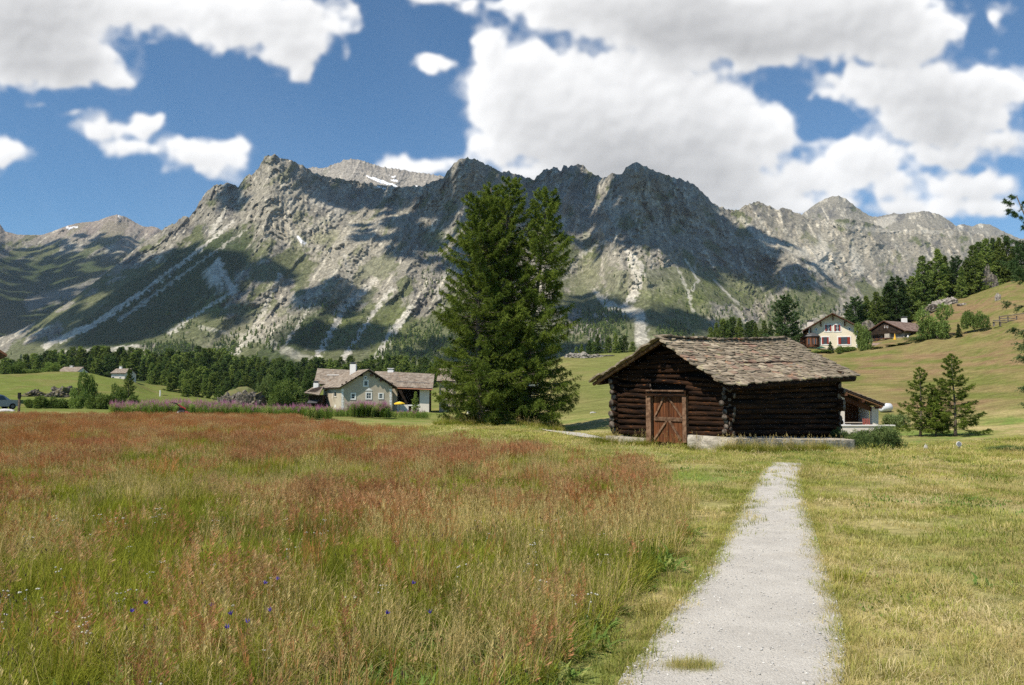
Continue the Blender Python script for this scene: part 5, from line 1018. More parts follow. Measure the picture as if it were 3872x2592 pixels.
for x0 in (1232, 1264): window(fh, sf, x0, 1482, x0 + 9, 1500, frame=PLASTER, bars=(0, 0))
for x0 in (1224, 1236, 1260):
    a0, z0 = sf.hit(x0, 1490); mb = MB(); A = [sf.pt(a0, z0, .02), sf.pt(a0 + .12, z0, .02), sf.pt(a0 - .5, z0 - .75, .4), sf.pt(a0 - .62, z0 - .75, .4)]; mb.hexa(A, [q + Vector((0, 0, .1)) for q in A]); part(fh, 'brace', mb, PALE)
for x_, w_ in ((1232, .5), (1268, .5)):
    a0, z0 = sf.hit(x_, 1537); mb = MB(); sf.rect(mb, a0 - w_ / 2, z0 - .2, a0 + w_ / 2, z0 + .25, .004, .04); part(fh, 'cellar_window', mb, WHITE)
# wing with the slab roof behind, and low annex, of the same farm
K2 = P(1192, 1470, 141); K2.z = 0
w2 = thing('farm_wing', 'rear wing of the farmhouse, only its sloping slab roof showing', 'house', (K2.x, K2.y, zb + .5))
zt = P(1240, 1398, 146).z; zE = P(1192, 1455, 140).z; mb = MB(); mb.box(((K2.x + K.x + 2.2) / 2 + 1, 145, (zb + zE) / 2), (K.x - K2.x + 1.5, 7.0, zE - zb + .0)); part(w2, 'wall', mb, PLASTER)
A = P(1187, 1455, 140.5); B = P(1330, 1459, 140.5); Dd = P(1201, 1397, 146); C = P(1345, 1404, 146); mb = MB(); mb.hexa([A, B, C, Dd], [q + Vector((0, 0, .14)) for q in (A, B, C, Dd)]); part(w2, 'roof', mb, BLACKW); courses(w2, *[q + Vector((0, 0, .145)) for q in (A, B, C, Dd)], ROOFST, seed=9)
mb = MB(); mb.tube([lerp(A, Dd, .5) + Vector((2, -.1, .3)), lerp(A, Dd, .52) + Vector((4.2, -.1, .25))], .07, 5); part(w2, 'snow_guard', mb, WHITE)
K3 = P(1160, 1560, 128)
an = thing('farm_annex', 'low dark wooden annex with its own slab roof at the farmhouse corner', 'shed', (K3.x, 128, gz(K3.x, 128)))
A = P(1151, 1489, 126.5); B = P(1207, 1498, 125.2); C = P(1224, 1464, 130); Dd = P(1188, 1465, 132); mb = MB(); mb.hexa([A, B, C, Dd], [q + Vector((0, 0, .14)) for q in (A, B, C, Dd)]); part(an, 'roof', mb, BLACKW); courses(an, *[q + Vector((0, 0, .145)) for q in (A, B, C, Dd)], ROOFST, seed=10)
x0, x1 = P(1166, 1500, 127.5).x, P(1219, 1500, 127.5).x; zA = P(1190, 1494, 127.5).z; mb = MB(); mb.box(((x0 + x1) / 2, 129.4, (zb + zA) / 2), (x1 - x0, 3.8, zA - zb)); part(an, 'wall', mb, BLACKW)
mb = MB(); a_ = P(1161, 1525, 126); b_ = P(1198, 1525, 126); up = Vector((0, 1.2, .45)); mb.hexa([a_, b_, b_ + up, a_ + up], [q + Vector((0, 0, .05)) for q in (a_, b_, b_ + up, a_ + up)]); part(an, 'awning', mb, METAL)
chimney(an, Vector((P(1196, 1480, 130.5).x, 130.5, P(1196, 1470, 130.5).z)), .8, .9, WHITE)
# right wing with the open barn bay
RW = thing('farm_barn_wing', 'plastered barn wing with wide dark opening and long slab roof', 'barn', (P(1550, 1550, 128).x, 128, gz(P(1550, 1550, 128).x, 128)))
fw = Frame(P(1484, 1550, 128.5), (1, .05)); Y1 = 1473
def wr(x0, y0, x1, y1, o0, o1, mat, nm, solid=None):
    a0, z1 = fw.hit(x0, y0); a1, z0 = fw.hit(x1, y1); mb = MB(); fw.rect(mb, a0, z0, a1, z1, o0, o1); return part(RW, nm, mb, mat)
wr(1484, 1470, 1501, 1575, -.5, 0, PLASTER, 'pier'); wr(1587, 1470, 1622, 1575, -.5, 0, PALE, 'pier'); wr(1501.2, 1531, 1540, 1575, -.45, -.02, PALE, 'parapet'); wr(1541, 1531, 1586.8, 1536, -.45, -.02, WHITE, 'parapet'); wr(1540, 1536, 1544, 1575, -.45, -.03, WHITE, 'parapet'); wr(1556, 1536, 1586.8, 1575, -.45, -.05, PALE, 'parapet')
wr(1484, 1468, 1622, 1575, -7.0, -4.0, BLACKW, 'back_wall'); wr(1484.3, 1468, 1492, 1575, -4.0, -.6, BLACKW, 'side_wall'); wr(1614, 1468, 1621.5, 1575, -4.0, -.6, BLACKW, 'side_wall')
wr(1501, 1469, 1587, 1476, -.4, -.03, BLACKW, 'lintel')
A = P(1485, 1468, 127.6); B = P(1636, 1474, 127.9); C = P(1643, 1419, 133.5); Dd = P(1491, 1411, 133.3); mb = MB(); mb.hexa([A, B, C, Dd], [q + Vector((0, 0, .16)) for q in (A, B, C, Dd)]); part(RW, 'roof', mb, BLACKW); courses(RW, *[q + Vector((0, 0, .165)) for q in (A, B, C, Dd)], ROOFST, seed=11)
mb = MB(); mb.tube([A + Vector((0, -.08, -.02)), B + Vector((0, -.08, -.02))], .09, 6); part(RW, 'gutter', mb, COPPER)
mb = MB(); mb.tube([lerp(A, Dd, .27) + Vector((.5, 0, .4)), lerp(B, C, .27) + Vector((-.6, 0, .4))], .05, 5); part(RW, 'snow_guard', mb, METAL)
BW = thing('farm_back_roof', 'reddish slab roof and white chimney between farmhouse gable and barn wing', 'house', (P(1450, 1540, 138).x, 138, gz(P(1450, 1540, 138).x, 138)))
A = P(1418, 1450, 134.5); B = P(1490, 1452, 134.5); C = P(1490, 1409, 139); Dd = P(1418, 1408, 139); mb = MB(); mb.hexa([A, B, C, Dd], [q + Vector((0, 0, .14)) for q in (A, B, C, Dd)]); part(BW, 'roof', mb, BLACKW); courses(BW, *[q + Vector((0, 0, .145)) for q in (A, B, C, Dd)], ROOFST, seed=12)
mb = MB(); mb.box((A.x + 1.8, 137.3, 1.3), (3.2, 4.0, 3.6)); part(BW, 'wall', mb, PLASTER); chimney(BW, Vector((P(1478, 1406, 139).x, 139, P(1478, 1408, 139).z)), 1.0, .35, WHITE, WHITE)
# parasol on the farmhouse terrace
p0 = spot(1512, 118); ps = thing('parasol', 'small yellow parasol with pale green centre open in front of the barn bay', 'parasol', p0); zt = P(1512, 1519, 118).z - p0.z
mb = MB(); n_ = 12; rr_ = .82; zE_ = zt - .28
for k in range(n_):
    a, b = 2 * math.pi * k / n_, 2 * math.pi * (k + 1) / n_; P_ = lambda t, r_, z: (r_ * math.cos(t), r_ * math.sin(t), z)
    mb.add([(0, 0, zt), P_(a, .3, zt - .07), P_(b, .3, zt - .07)], [(0, 1, 2)], 1); mb.add([P_(a, .3, zt - .07), P_(b, .3, zt - .07), P_(b, rr_, zE_), P_(a, rr_, zE_)], [(0, 3, 2, 1)]); mb.add([P_(a, rr_, zE_), P_(b, rr_, zE_), P_(b, rr_, zE_ - .14), P_(a, rr_, zE_ - .14)], [(0, 3, 2, 1)])
mb.build('canopy', [surf('yellow_cloth', (.80, .50, .04), None), surf('green_cloth', (.45, .62, .30), None)], ps); mb = MB(); mb.tube([(0, 0, 0), (0, 0, zt)], .025, 6); mb.build('pole', METAL, ps)
# houses glimpsed behind the larches
def simple_house(nm, label, x0, x1, pe, pr, D_, l_, wall, roofm, face='eave', chim=None, wins=(), seed=1, cat='house', pb=None, oh=.5):
    a, b = P(x0, pe, D_), P(x1, pe, D_); zg = min(gz(a.x, D_), gz(b.x, D_)) - .8; t = thing(nm, label, cat, ((a.x + b.x) / 2, D_, zg + .8))
    if face == 'gable':
        fr, _p = gable_house(t, (a.x, D_, 0), (1, 0), b.x - a.x, l_, zg, a.z, P((x0 + x1) / 2, pr, D_).z, wall, roofm, seed=seed, oh=oh)
    else:
        zr = P((x0 + x1) / 2, pr, D_ + l_ / 2).z; mb = MB(); mb.prism([Vector((a.x + .4, D_, zg)), Vector((a.x + .4, D_ + l_, zg)), Vector((a.x + .4, D_ + l_, a.z)), Vector((a.x + .4, D_ + l_ / 2, zr - .1)), Vector((a.x + .4, D_, a.z))], (b.x - a.x - .8, 0, 0)); part(t, 'wall', mb, wall)
        sl = (zr - a.z) / (l_ / 2)
        for s_ in (0, 1):
            ye = D_ - oh if s_ == 0 else D_ + l_ + oh; A = Vector((a.x, ye, a.z - oh * sl)); B = Vector((b.x, ye, a.z - oh * sl)); C = Vector((b.x, D_ + l_ / 2, zr)); Dq = Vector((a.x, D_ + l_ / 2, zr))
            mb = MB(); mb.hexa([A, B, C, Dq], [q + Vector((0, 0, .15)) for q in (A, B, C, Dq)]); part(t, 'roof', mb, BLACKW); courses(t, *[q + Vector((0, 0, .155)) for q in (A, B, C, Dq)], roofm, seed=seed, step=.5, wd=.9)
        fr = Frame((a.x + .4, D_, 0), (1, 0))
    for (x_, y_, X_, Y_) in wins: window(t, fr, x_, y_, X_, Y_, bars=(0, 0))
    if chim: chimney(t, P(chim[0], chim[1] + 12, D_ + l_ / 2), .9, (12) * D_ / 3000 - .25, WHITE, WHITE)
    return t
simple_house('stone_house', 'grey stone house half hidden by the boughs of the big larches', 1652, 1722, 1440, 1398, 133, 8, PLASTER, ROOFST, chim=(1700, 1392), seed=21)
simple_house('village_house', 'pink plastered house seen in gaps between the larch trunks', 1925, 2045, 1440, 1398, 120, 8, PALE, ROOFRED, seed=22, wins=[(1950, 1460, 1962, 1476), (1990, 1460, 2002, 1476)])
simple_house('low_house', 'long low white house behind the larch skirts', 1755, 1860, 1492, 1462, 112, 7, WHITE, ROOFST, seed=23)
simple_house('ridge_house', 'low stone house with two chimneys on the skyline of the green mound', 217, 292, 1408, 1390, 265, 8, WHITE, ROOFST, seed=24, chim=(271, 1384), wins=[(232, 1409, 236, 1414)])
simple_house('forest_house', 'small pale house with slab roof at the forest edge behind the mound', 418, 476, 1412, 1396, 300, 9, PALE, ROOFST, seed=25, chim=(457, 1386), wins=[(424, 1425, 432, 1437), (452, 1426, 457, 1433)])

# --- cream chalet
D0 = 149.0; K = P(3060, 1320, D0); f0 = Frame(K, (.935, -.355)); wA = f0.hit(3243, 1300)[0]; ze = f0.hit(3060, 1243)[1]; zr = f0.hit(3150, 1190)[1]; zb = min(gz(K.x, D0), gz(K.x + wA, D0)) - 2.0
ch = thing('chalet', 'cream chalet with white window surrounds, red shutters and dark wooden bay', 'house', (K.x + wA / 2, D0, gz(K.x + wA / 2, D0)))
zst = f0.hit(3100, 1319)[1]; mb = MB(); f0.rect(mb, -.9, zb, wA + .2, zst, -9.4, .15); part(ch, 'stone_base', mb, STONEW)
fr, pp = gable_house(ch, K, (.935, -.355), wA, 9.0, zst, ze, zr, CREAM, ROOFRED, oh=1.1, og=1.2, seed=31, under=BROWN)
for (x0, y0, x1, y1, bb) in ((3120, 1229, 3144, 1253, (1, 1)), (3154, 1229, 3178, 1253, (1, 1)), (3107, 1276, 3134, 1302, (2, 2)), (3169, 1276, 3215, 1302, (3, 2))): window(ch, fr, x0, y0, x1, y1, bars=bb, shutters=REDW, fw=.18, sash=BROWN if y0 > 1260 else WHITE)
for (x_, y_) in ((3086.5, 1247), (3212, 1245)):
    a0, z0 = fr.hit(x_, y_); mb = MB(); mb.prism([fr.pt(a0 + .26 * math.cos(t), z0 + .34 * math.sin(t), .005) for t in [k * math.pi / 8 for k in range(16)]], fr.n * .05); oc = part(ch, 'oval_window', mb, WHITE)
    mb = MB(); mb.prism([fr.pt(a0 + .15 * math.cos(t), z0 + .23 * math.sin(t), .05) for t in [k * math.pi / 8 for k in range(16)]], fr.n * .012); mb.build('pane', GLASS, oc)
for (x_, y0, y1) in ((3149.5, 1194, 1212), (3104.5, 1219, 1236), (3194, 1216, 1234), (3066.5, 1242, 1262), (3233, 1238, 1255)):
    a0, z0 = fr.hit(x_, y1); _, z1 = fr.hit(x_, y0); mb = MB(); fr.rect(mb, a0 - .09, z0, a0 + .09, z1, .0, .35); part(ch, 'bracket', mb, BROWN)
for x_ in (3061.5, 3241):
    a0, z0 = fr.hit(x_, 1316); _, z1 = fr.hit(x_, 1250); mb = MB(); fr.rect(mb, a0 - .14, z0, a0 + .14, z1, .003, .03); part(ch, 'corner_strip', mb, WHITE)
chimney(ch, Vector((P(3064, 1230, 154).x, 154, P(3064, 1236, 154).z)), .95, .9, PALE)
# its bay and lean-to
a0, z0 = fr.hit(3046, 1314); a1, z1 = fr.hit(3099, 1273); mb = MB(); c_ = fr.pt((a0 + a1) / 2, 0, .4); rr_ = (a1 - a0) / 2
oct_ = [Vector((c_.x + rr_ * math.cos(t), c_.y + rr_ * .7 * math.sin(t), 0)) for t in [math.pi / 8 + k * math.pi / 4 for k in range(8)]]
mb.prism([Vector((q.x, q.y, z0)) for q in oct_], (0, 0, z1 - z0)); bay = part(ch, 'bay', mb, BROWN)
mb = MB(); n_ = 8
for (k0, r0_, r1_, h0, h1) in ((0, 1.18, .95, 0, .25), (1, .95, .45, .25, .62), (2, .45, .05, .62, .75)):
    for k in range(8):
        A_, B_ = oct_[k], oct_[(k + 1) % 8]; C0 = Vector((c_.x, c_.y, 0)); q_ = lambda P__, r_, h: Vector((C0.x + (P__.x - C0.x) * r_, C0.y + (P__.y - C0.y) * r_, z1 + h)); mb.add([q_(A_, r0_, h0), q_(B_, r0_, h0), q_(B_, r1_, h1), q_(A_, r1_, h1)], [(0, 1, 2, 3)])
mb.add([Vector((c_.x + (q.x - c_.x) * 1.18, c_.y + (q.y - c_.y) * 1.18, z1)) for q in oct_], [tuple(range(8))[::-1]]); mb.build('bay_roof', METAL, bay)
for (x0, x1) in ((3055, 3062), (3066, 3077), (3081, 3087)):
    f_ = Frame(fr.pt(0, 0, .4 + rr_ * .66), fr.d); q0, z_1 = f_.hit(x0, 1282); q1, z_0 = f_.hit(x1, 1302); mb = MB(); f_.rect(mb, q0, z_0, q1, z_1, -.1, .03); o = mb.build('bay_window', GLASS, bay)
    mb = MB(); f_.rect(mb, q1, z_0 - .1, q1 + .12, z_1 + .1, .0, .07); f_.rect(mb, q0 - .12, z_0 - .1, q0, z_1 + .1, .0, .07); mb.build('bay_shutter', surf('orange_brown_shutter', (.22, .09, .05), None) if x0 == 3055 else bpy.data.materials['orange_brown_shutter'], bay)
a0, z0 = fr.hit(3026, 1330); a1, z1 = fr.hit(3060, 1262); mb = MB(); fr.rect(mb, a0, z0 - 1, a1, z1, -6, -.6); part(ch, 'lean_to', mb, BROWN)
p0 = P(3106, 1325, 146.5); t = thing('garden_parasol', 'dark green parasol open on the terrace of the cream chalet', 'parasol', (p0.x, p0.y, p0.z - .4)); mb = MB()
for k in range(8):
    a, b = k * math.pi / 4, (k + 1) * math.pi / 4; mb.add([(0, 0, 1.15), (.85 * math.cos(a), .85 * math.sin(a), .8), (.85 * math.cos(b), .85 * math.sin(b), .8)], [(0, 1, 2)])
mb.build('canopy', surf('green_canvas', (.03, .10, .07), None), t); mb = MB(); mb.tube([(0, 0, -.5), (0, 0, 1.15)], .03, 5); mb.build('pole', WHITE, t)

# --- wooden chalet with the reddish roof
D1_ = 146.0; K = P(3421, 1300, D1_); dr = Vector((-.53, .85, 0)).normalized(); f0 = Frame(K, dr); wA = f0.hit(3287, 1290)[0]; ze = f0.hit(3421, 1247)[1]; zr = f0.hit(3346, 1215)[1]; zb = gz(K.x - 3, D1_) - 1.6
c2 = thing('wooden_chalet', 'brown chalet with stone walls and reddish slab roof beside the cream chalet', 'house', (K.x, K.y, gz(K.x, K.y)))
bkv = -f0.n; ls = 11.5
fr, pp = gable_house(c2, K, dr, wA, ls, zb, ze - .1, zr - .15, STONEW, ROOFRED, oh=.7, og=.8, seed=41, under=BROWN)
a0, z0 = fr.hit(3288, 1292); a1, _ = fr.hit(3404, 1292); zz = fr.hit(3350, 1264)[1]
mb = MB(); mb.prism([fr.pt(.15, zz, .01), fr.pt(wA - .1, zz, .01), fr.pt(wA - .1, ze - .2, .01), fr.pt(wA / 2, zr - .3, .01), fr.pt(.15, ze - .2, .01)], fr.n * .5); part(c2, 'timber_gable', mb, BLACKW)
for (x0, y0, x1, y1) in ((3303, 1273, 3313, 1290), (3318, 1273, 3328, 1290), (3340, 1269, 3352, 1288)): window(c2, fr, x0, y0, x1, y1, frame=BROWN, sash=BROWN, fw=.12, bars=(0, 0))
f1 = Frame(fr.pt(0, 0, .5), fr.d)
for (x0, x1) in ((3344, 3348), (3353, 3359)): window(c2, f1, x0, 1232, x1, 1241, frame=BROWN, fw=.06, bars=(0, 0))
sf = Frame(K, -fr.n); a_, z_ = sf.hit(3440, 1262); window(c2, sf, 3444, 1262, 3464, 1272, frame=BROWN, sash=BROWN, bars=(1, 0), fw=.12)
mb = MB(); fr.rect(mb, 2.6, zb + 1.0, 3.6, zz, .02, .6); part(c2, 'stone_pier', mb, surf('light_rubble', (.34, .30, .25), (.5, .45, .38), scale=3, bump=.9, coords='World'))
mb = MB(); fr.rect(mb, 1.8, zb + 1.9, 5.8, zb + 2.05, .7, 1.4); part(c2, 'balcony', mb, BROWN)
chimney(c2, Vector((P(3419, 1213, 154).x, 154, P(3419, 1214, 154).z)), .8, .5, WHITE, METAL)
a = P(3299, 1310, 140); b = P(3369, 1308, 140); sh_ = thing('garden_shed', 'tiny shed with reddish slab roof below the wooden chalet', 'shed', ((a.x + b.x) / 2, 140, gz((a.x + b.x) / 2, 140)))
up = Vector((.4, 1.2, .55)); mb = MB(); mb.hexa([a, b, b + up, a + up], [q + Vector((0, 0, .1)) for q in (a, b, b + up, a + up)]); part(sh_, 'roof', mb, ROOFRED); mb = MB(); mb.box(((a.x + b.x) / 2, 141, a.z - 1.0), (b.x - a.x - .4, 1.6, 1.9)); part(sh_, 'wall', mb, STONEW)
for (x_, top, bot, w_, colr, lb) in ((3384, 1262, 1288, .26, (.75, .42, .05), 'closed yellow parasol standing before the brown chalet door'), (3434, 1268, 1291, .6, (.80, .77, .72), 'white folded sunshade like a small tent by the stone chalet wall')):
    p1 = P(x_, bot, 141.5); p2 = P(x_, top, 141.5); t = thing('closed_parasol', lb, 'parasol', p1); mb = MB(); n_ = 8; h = p2.z - p1.z
    mb.tube([(0, 0, .12), (0, 0, h * .4), (0, 0, h)], [w_, w_ * .62, .03], n_, jit=.12, rnd=rh); mb.build('cloth', surf('parasol_cloth_%d' % x_, colr, None), t); mb = MB(); mb.tube([(0, 0, -1.2), (0, 0, h + .1)], .03, 5); mb.build('pole', BROWN, t)

# --- house with the white terrace behind the barn
D0 = 56.0; K = P(3205, 1600, D0); dF = (1, .0); fr = Frame((P(3120, 1600, D0).x, D0, 0), dF); zb = gz(22, 56) - .6
th_ = thing('terrace_house', 'white-walled house with brown timber recess and pent roof behind the barn', 'house', (P(3250, 1600, D0).x, D0, gz(P(3250, 1600, D0).x, D0)))
def hr(x0, y0, x1, y1, o0, o1, mat, nm, **kw):
    a0, z1 = fr.hit(x0, y0); a1, z0 = fr.hit(x1, y1); mb = MB(); fr.rect(mb, a0, z0, a1, z1, o0, o1); return part(th_, nm, mb, mat, **kw)
def poly(pts, o0, o1, mat, nm):
    q = [fr.pt(*fr.hit(*p), o0) for p in pts]; mb = MB(); mb.prism(q, fr.n * (o1 - o0)); return part(th_, nm, mb, mat)
poly([(3110, 1640), (3194, 1640), (3194, 1506), (3110, 1475)], -.35, 0, PALE, 'wall'); poly([(3297, 1640), (3322, 1640), (3322, 1546), (3297, 1538)], -.35, 0, PALE, 'wall')
poly([(3194, 1640), (3297, 1640), (3297, 1538), (3194, 1500)], -2.2, -2.0, BROWN, 'timber_wall'); hr(3292, 1540, 3297, 1640, -2.0, -.36, WHITE, 'reveal'); hr(3188, 1500, 3194, 1640, -2.0, -.36, BROWN, 'reveal')
poly([(3194.2, 1516), (3296.8, 1556), (3296.8, 1538), (3194.2, 1500)], -.3, -.05, BROWN, 'fascia')
fi = Frame(fr.pt(0, 0, -2.0), dF)
for x0 in (3203, 3218, 3233): window(th_, fi, x0, 1558, x0 + 9, 1582, frame=BROWN, sash=BROWN, bars=(0, 0), fw=.05, pane=surf('curtained_glass', (.16, .15, .13), (.05, .05, .05), scale=3, rough=.2, spec=.5) if x0 == 3203 else bpy.data.materials['curtained_glass'])
a0, z1 = fi.hit(3256, 1556); a1, z0 = fi.hit(3273, 1625); mb = MB(); fi.rect(mb, a0, z0, a1, z1, .01, .05); part(th_, 'doorway_shade_panel', mb, surf('doorway_shade', (.008, .007, .006), None))  # flat near-black panel, the shade inside the doorway painted on
a0, z1 = fi.hit(3274, 1556); a1, z0 = fi.hit(3286, 1625); mb = MB(); fi.rect(mb, a0, z0, a1, z1, .06, .11); part(th_, 'door', mb, surf('light_brown_door', (.16, .08, .04), None))
A = fr.pt(*fr.hit(3080, 1443), .8); B = fr.pt(*fr.hit(3326, 1536), .8); C = B - fr.n * 7; Dd = A - fr.n * 7; mb = MB(); mb.hexa([A, B, C, Dd], [q + Vector((0, 0, .14)) for q in (A, B, C, Dd)]); part(th_, 'roof', mb, BLACKW); courses(th_, *[q + Vector((0, 0, .145)) for q in (B, C, Dd, A)], ROOFST, seed=50)
mb = MB(); mb.tube([lerp(A, B, .02) + Vector((0, .08, -.06)), B + Vector((-.1, .08, -.06))], .06, 5); part(th_, 'verge_board', mb, surf('tan_board', (.25, .13, .06), None))
for k in range(3): q = lerp(A, B, (.42, .68, .94)[k]) + Vector((0, .5, -.2)); mb = MB(); mb.box(q, (.12, 1.0, .18)); part(th_, 'purlin', mb, BROWN)
# terrace wall and what stands on the terrace
Dt = 52.0; ft = Frame((P(3100, 1640, Dt).x, Dt, 0), (1, .03)); tw = thing('terrace_wall', 'low white terrace wall with flat coping behind the junipers', 'wall', (P(3270, 1640, Dt).x, Dt, gz(P(3270, 1640, Dt).x, Dt)))
a0, z1 = ft.hit(3120, 1612); a1, z0 = ft.hit(3377, 1665); mb = MB(); ft.rect(mb, a0, z0, a1, z1, -.3, 0); part(tw, 'wall', mb, PALE); mb = MB(); ft.rect(mb, a0, z1, a1 + .15, z1 + .07, -.36, .06); part(tw, 'coping', mb, WHITE)
mb = MB(); A = ft.pt(a1 - .3, z0, -.3); mb.box((A.x + .14, Dt + 2.2, (z0 + z1) / 2), (.28, 3.6, z1 - z0)); part(tw, 'return_wall', mb, PALE); mb = MB(); ft.rect(mb, a0, z1 - .65, a1 - .32, z1 - .55, -3.4, -.32); part(tw, 'terrace_floor', mb, STONEW)
zt_ = z1 - .55; p0 = Vector((P(3228, 1600, 53.6).x, 53.8, zt_))
tb = thing('garden_table', 'long pale wooden table on the terrace in front of the recess', 'table', p0); mb = MB(); mb.box((0, 0, .72), (1.5, .7, .04)); mb.build('table_top', surf('pale_table_wood', (.45, .38, .30), None), tb)
for x_ in (-.65, .65):
    for y_ in (-.28, .28): mb = MB(); mb.box((x_, y_, .35), (.06, .06, .70)); mb.build('leg', BROWN, tb)
def chair(x_, lab, mat, rz):
    t = thing('garden_chair', lab, 'chair', (P(x_, 1600, 53).x, 53.1, zt_), rz); mb = MB(); mb.box((0, 0, .42), (.46, .46, .04)); mb.build('seat', mat, t)
    for k in range(5): M_ = Euler((R(-14), 0, 0)).to_matrix(); mb = MB(); mb.box(((k - 2) * .095, .26, .72), (.06, .025, .58), M_); mb.build('slat', mat, t)
    for x2 in (-.2, .2):
        for y2 in (-.2, .2): mb = MB(); mb.box((x2, y2, .2), (.035, .035, .40)); mb.build('leg', mat, t)
    for x2 in (-.25, .25): mb = MB(); mb.box((x2, 0, .62), (.04, .46, .03)); mb.build('armrest', mat, t)
chair(3199, 'white slatted garden chair at the end of the terrace table', WHITE, 1.9); chair(3280, 'garden chair with red cushions on the terrace', surf('red_cushion', (.26, .07, .05), None), -.3)
# wrapped bale beyond the terrace roof
Db = ground_D(3348, 1560, 60, 200); r_ = 16.5 / 3000 * Db; ax_ = Vector((.95, .3, 0)).normalized(); q_ = r_ / .435
mb = MB(); prof_ = [(-.60, .10), (-.585, .34), (-.52, .42), (0, .435), (.52, .42), (.585, .34), (.60, .10)]
c_ = P(3348, 1541.5, Db); mb.tube([c_ + ax_ * a * q_ for a, _ in prof_], [b * q_ for _, b in prof_], 16); bale = mb.build('wrapped_bale', surf('white_stretch_film', (.80, .81, .83), (.72, .73, .76), scale=4, rough=.35, spec=.5, bump=.3, bscale=9), None, True)
tag(bale, 'white plastic-wrapped bale beyond the end of the terrace house roof', 'bale')
# old roof corner reaching in from the side
hx = P(27, 1349, 104); t = thing('neighbour_cabin', 'corner of a dark wooden eave reaching in at the picture edge', 'cabin', (hx.x - 9, 110, gz(hx.x - 9, 110)))
mb = MB(); A = Vector((hx.x, 104, hx.z)); B = Vector((hx.x - 12, 120, hx.z)); C = Vector((hx.x - 20, 120, hx.z + 5)); Dd = Vector((hx.x - 8, 104, hx.z + 5)); mb.hexa([A, B, C, Dd], [q + Vector((0, 0, .3)) for q in (A, B, C, Dd)]); part(t, 'roof', mb, BROWN)
mb = MB(); zg_ = gz(hx.x - 9, 110) - 1; mb.box((hx.x - 17, 110, (zg_ + hx.z) / 2), (8, 6, hx.z - zg_)); part(t, 'wall', mb, DARKWOOD)
# ================================================================== rocks, car, mower, signs
rs = random.Random(9)
ROCK = surf('grey_gneiss', (0.06, 0.052, 0.045), (0.24, 0.21, 0.175), scale=1.6, rough=.9, bump=1.0, bscale=2.5, coords='World', c3=(0.10, 0.11, 0.05), s3=.6, lo3=.58, hi3=.72, bdist=.3)
def grass_on_rock(m_):
    nt = m_.node_tree; n = N(nt); b_ = [q for q in nt.nodes if q.type == 'BSDF_PRINCIPLED'][0]; lk = b_.inputs['Base Color'].links[0].from_socket
    g_ = n.new('ShaderNodeNewGeometry'); sp = n.new('ShaderNodeSeparateXYZ'); n.set(sp.inputs[0], g_.outputs['Normal']); f = n.math('ADD', sp.outputs[2], n.math('MULTIPLY', n.noise(g_.outputs['Position'], 1.2, 4), .5))
    n.set(b_.inputs['Base Color'], n.mix(n.ramp(f, .80, 1.0), lk, n.mix(n.noise(g_.outputs['Position'], 3, 4), (.12, .10, .045), (.20, .18, .07))))
grass_on_rock(ROCK)
PALEROCK = surf('pale_boulder', (0.42, 0.40, 0.37), (0.56, 0.54, 0.50), scale=3, rough=.9, bump=.6, bscale=8, coords='World')
LEDGE = surf('ledge_rock_grey', (.20, .18, .155), (.34, .31, .265), scale=1.5, bump=.8, bscale=4, coords='World')
def rock(px, pyb, top_py, wpx, label, D=None, seed=1, mat=None, depth=.7, name='boulder', cat='rock', grp=None, n=3, tilt=0.0, amp=.35):
    D = D or ground_D(px, pyb); b = spot(px, D); h = max(.1, P(px, top_py, D).z - b.z); w_ = wpx / 3000 * D / 2
    V, Fc = blob(rs, (w_, w_ * depth, h), n if amp < .35 else 4, amp, 1.6 if amp < .35 else 2.3, seed); a = tilt; Vx = V[:, 0].copy(); V[:, 2] += Vx * math.tan(a)
    mb = MB(); mb.add(V.tolist(), Fc.tolist()); o = mb.build(name, mat or ROCK); o.location = b; tag(o, label, cat, grp); return o
rock(245, 1502, 1464, 105, 'dark jagged crag breaking out of the green mound', seed=2, name='rock_outcrop', amp=.5, grp='crags of the mound'); rock(205, 1503, 1482, 60, 'smaller crag low on the mound next to the jagged one', seed=3, name='rock_outcrop', tilt=.08, amp=.5, grp='crags of the mound'); rock(130, 1500, 1478, 80, 'thin bare rock streak slanting down the green mound', seed=14, name='rock_outcrop', tilt=.12, amp=.5, grp='crags of the mound'); rock(280, 1498, 1470, 50, 'pale blocky crag at the shrub side of the mound', seed=24, name='rock_outcrop', grp='crags of the mound', amp=.5)
o = rock(915, 1545, 1478, 170, 'grass-topped rock outcrop between forest and fireweed', D=150, seed=4, name='rock_outcrop', amp=.4)
rock(862, 1545, 1492, 90, 'lower shoulder of rock beside the grass-topped outcrop', D=148, seed=5, name='rock_outcrop', amp=.4); rock(935, 1545, 1500, 90, 'broken blocks at the foot of the grass-topped outcrop', D=143, seed=6, name='rock_outcrop', amp=.6)
GR_TOP = surf('dry_grass_cap', (0.16, 0.14, 0.06), (0.11, 0.13, 0.045), scale=1.2, bump=.5, coords='World')
rock(915, 1500, 1464, 165, 'dry grassy cap lying over the rock outcrop', D=151, seed=34, name='grass_cap', mat=GR_TOP, amp=.12, cat='turf')
rock(615, 1520, 1498, 45, 'small pale rock at the forest foot beside a white post', D=210, seed=7, name='rock_outcrop')
for i, (x, yb, yt, w_, lb) in enumerate([(2165, 1356, 1337, 60, 'pale rounded rock at the larch end of the ledge'), (2205, 1360, 1334, 70, 'largest pale rock in the middle of the grassy ledge'), (2255, 1358, 1340, 60, 'flat rock on the ledge towards the barn'), (2300, 1356, 1343, 50, 'smallest low rock of the ledge, near the barn eave')]): rock(x, yb, yt, w_, lb, D=147, seed=40 + i, name='ledge_rock', mat=LEDGE, grp='rocks of the grassy ledge')
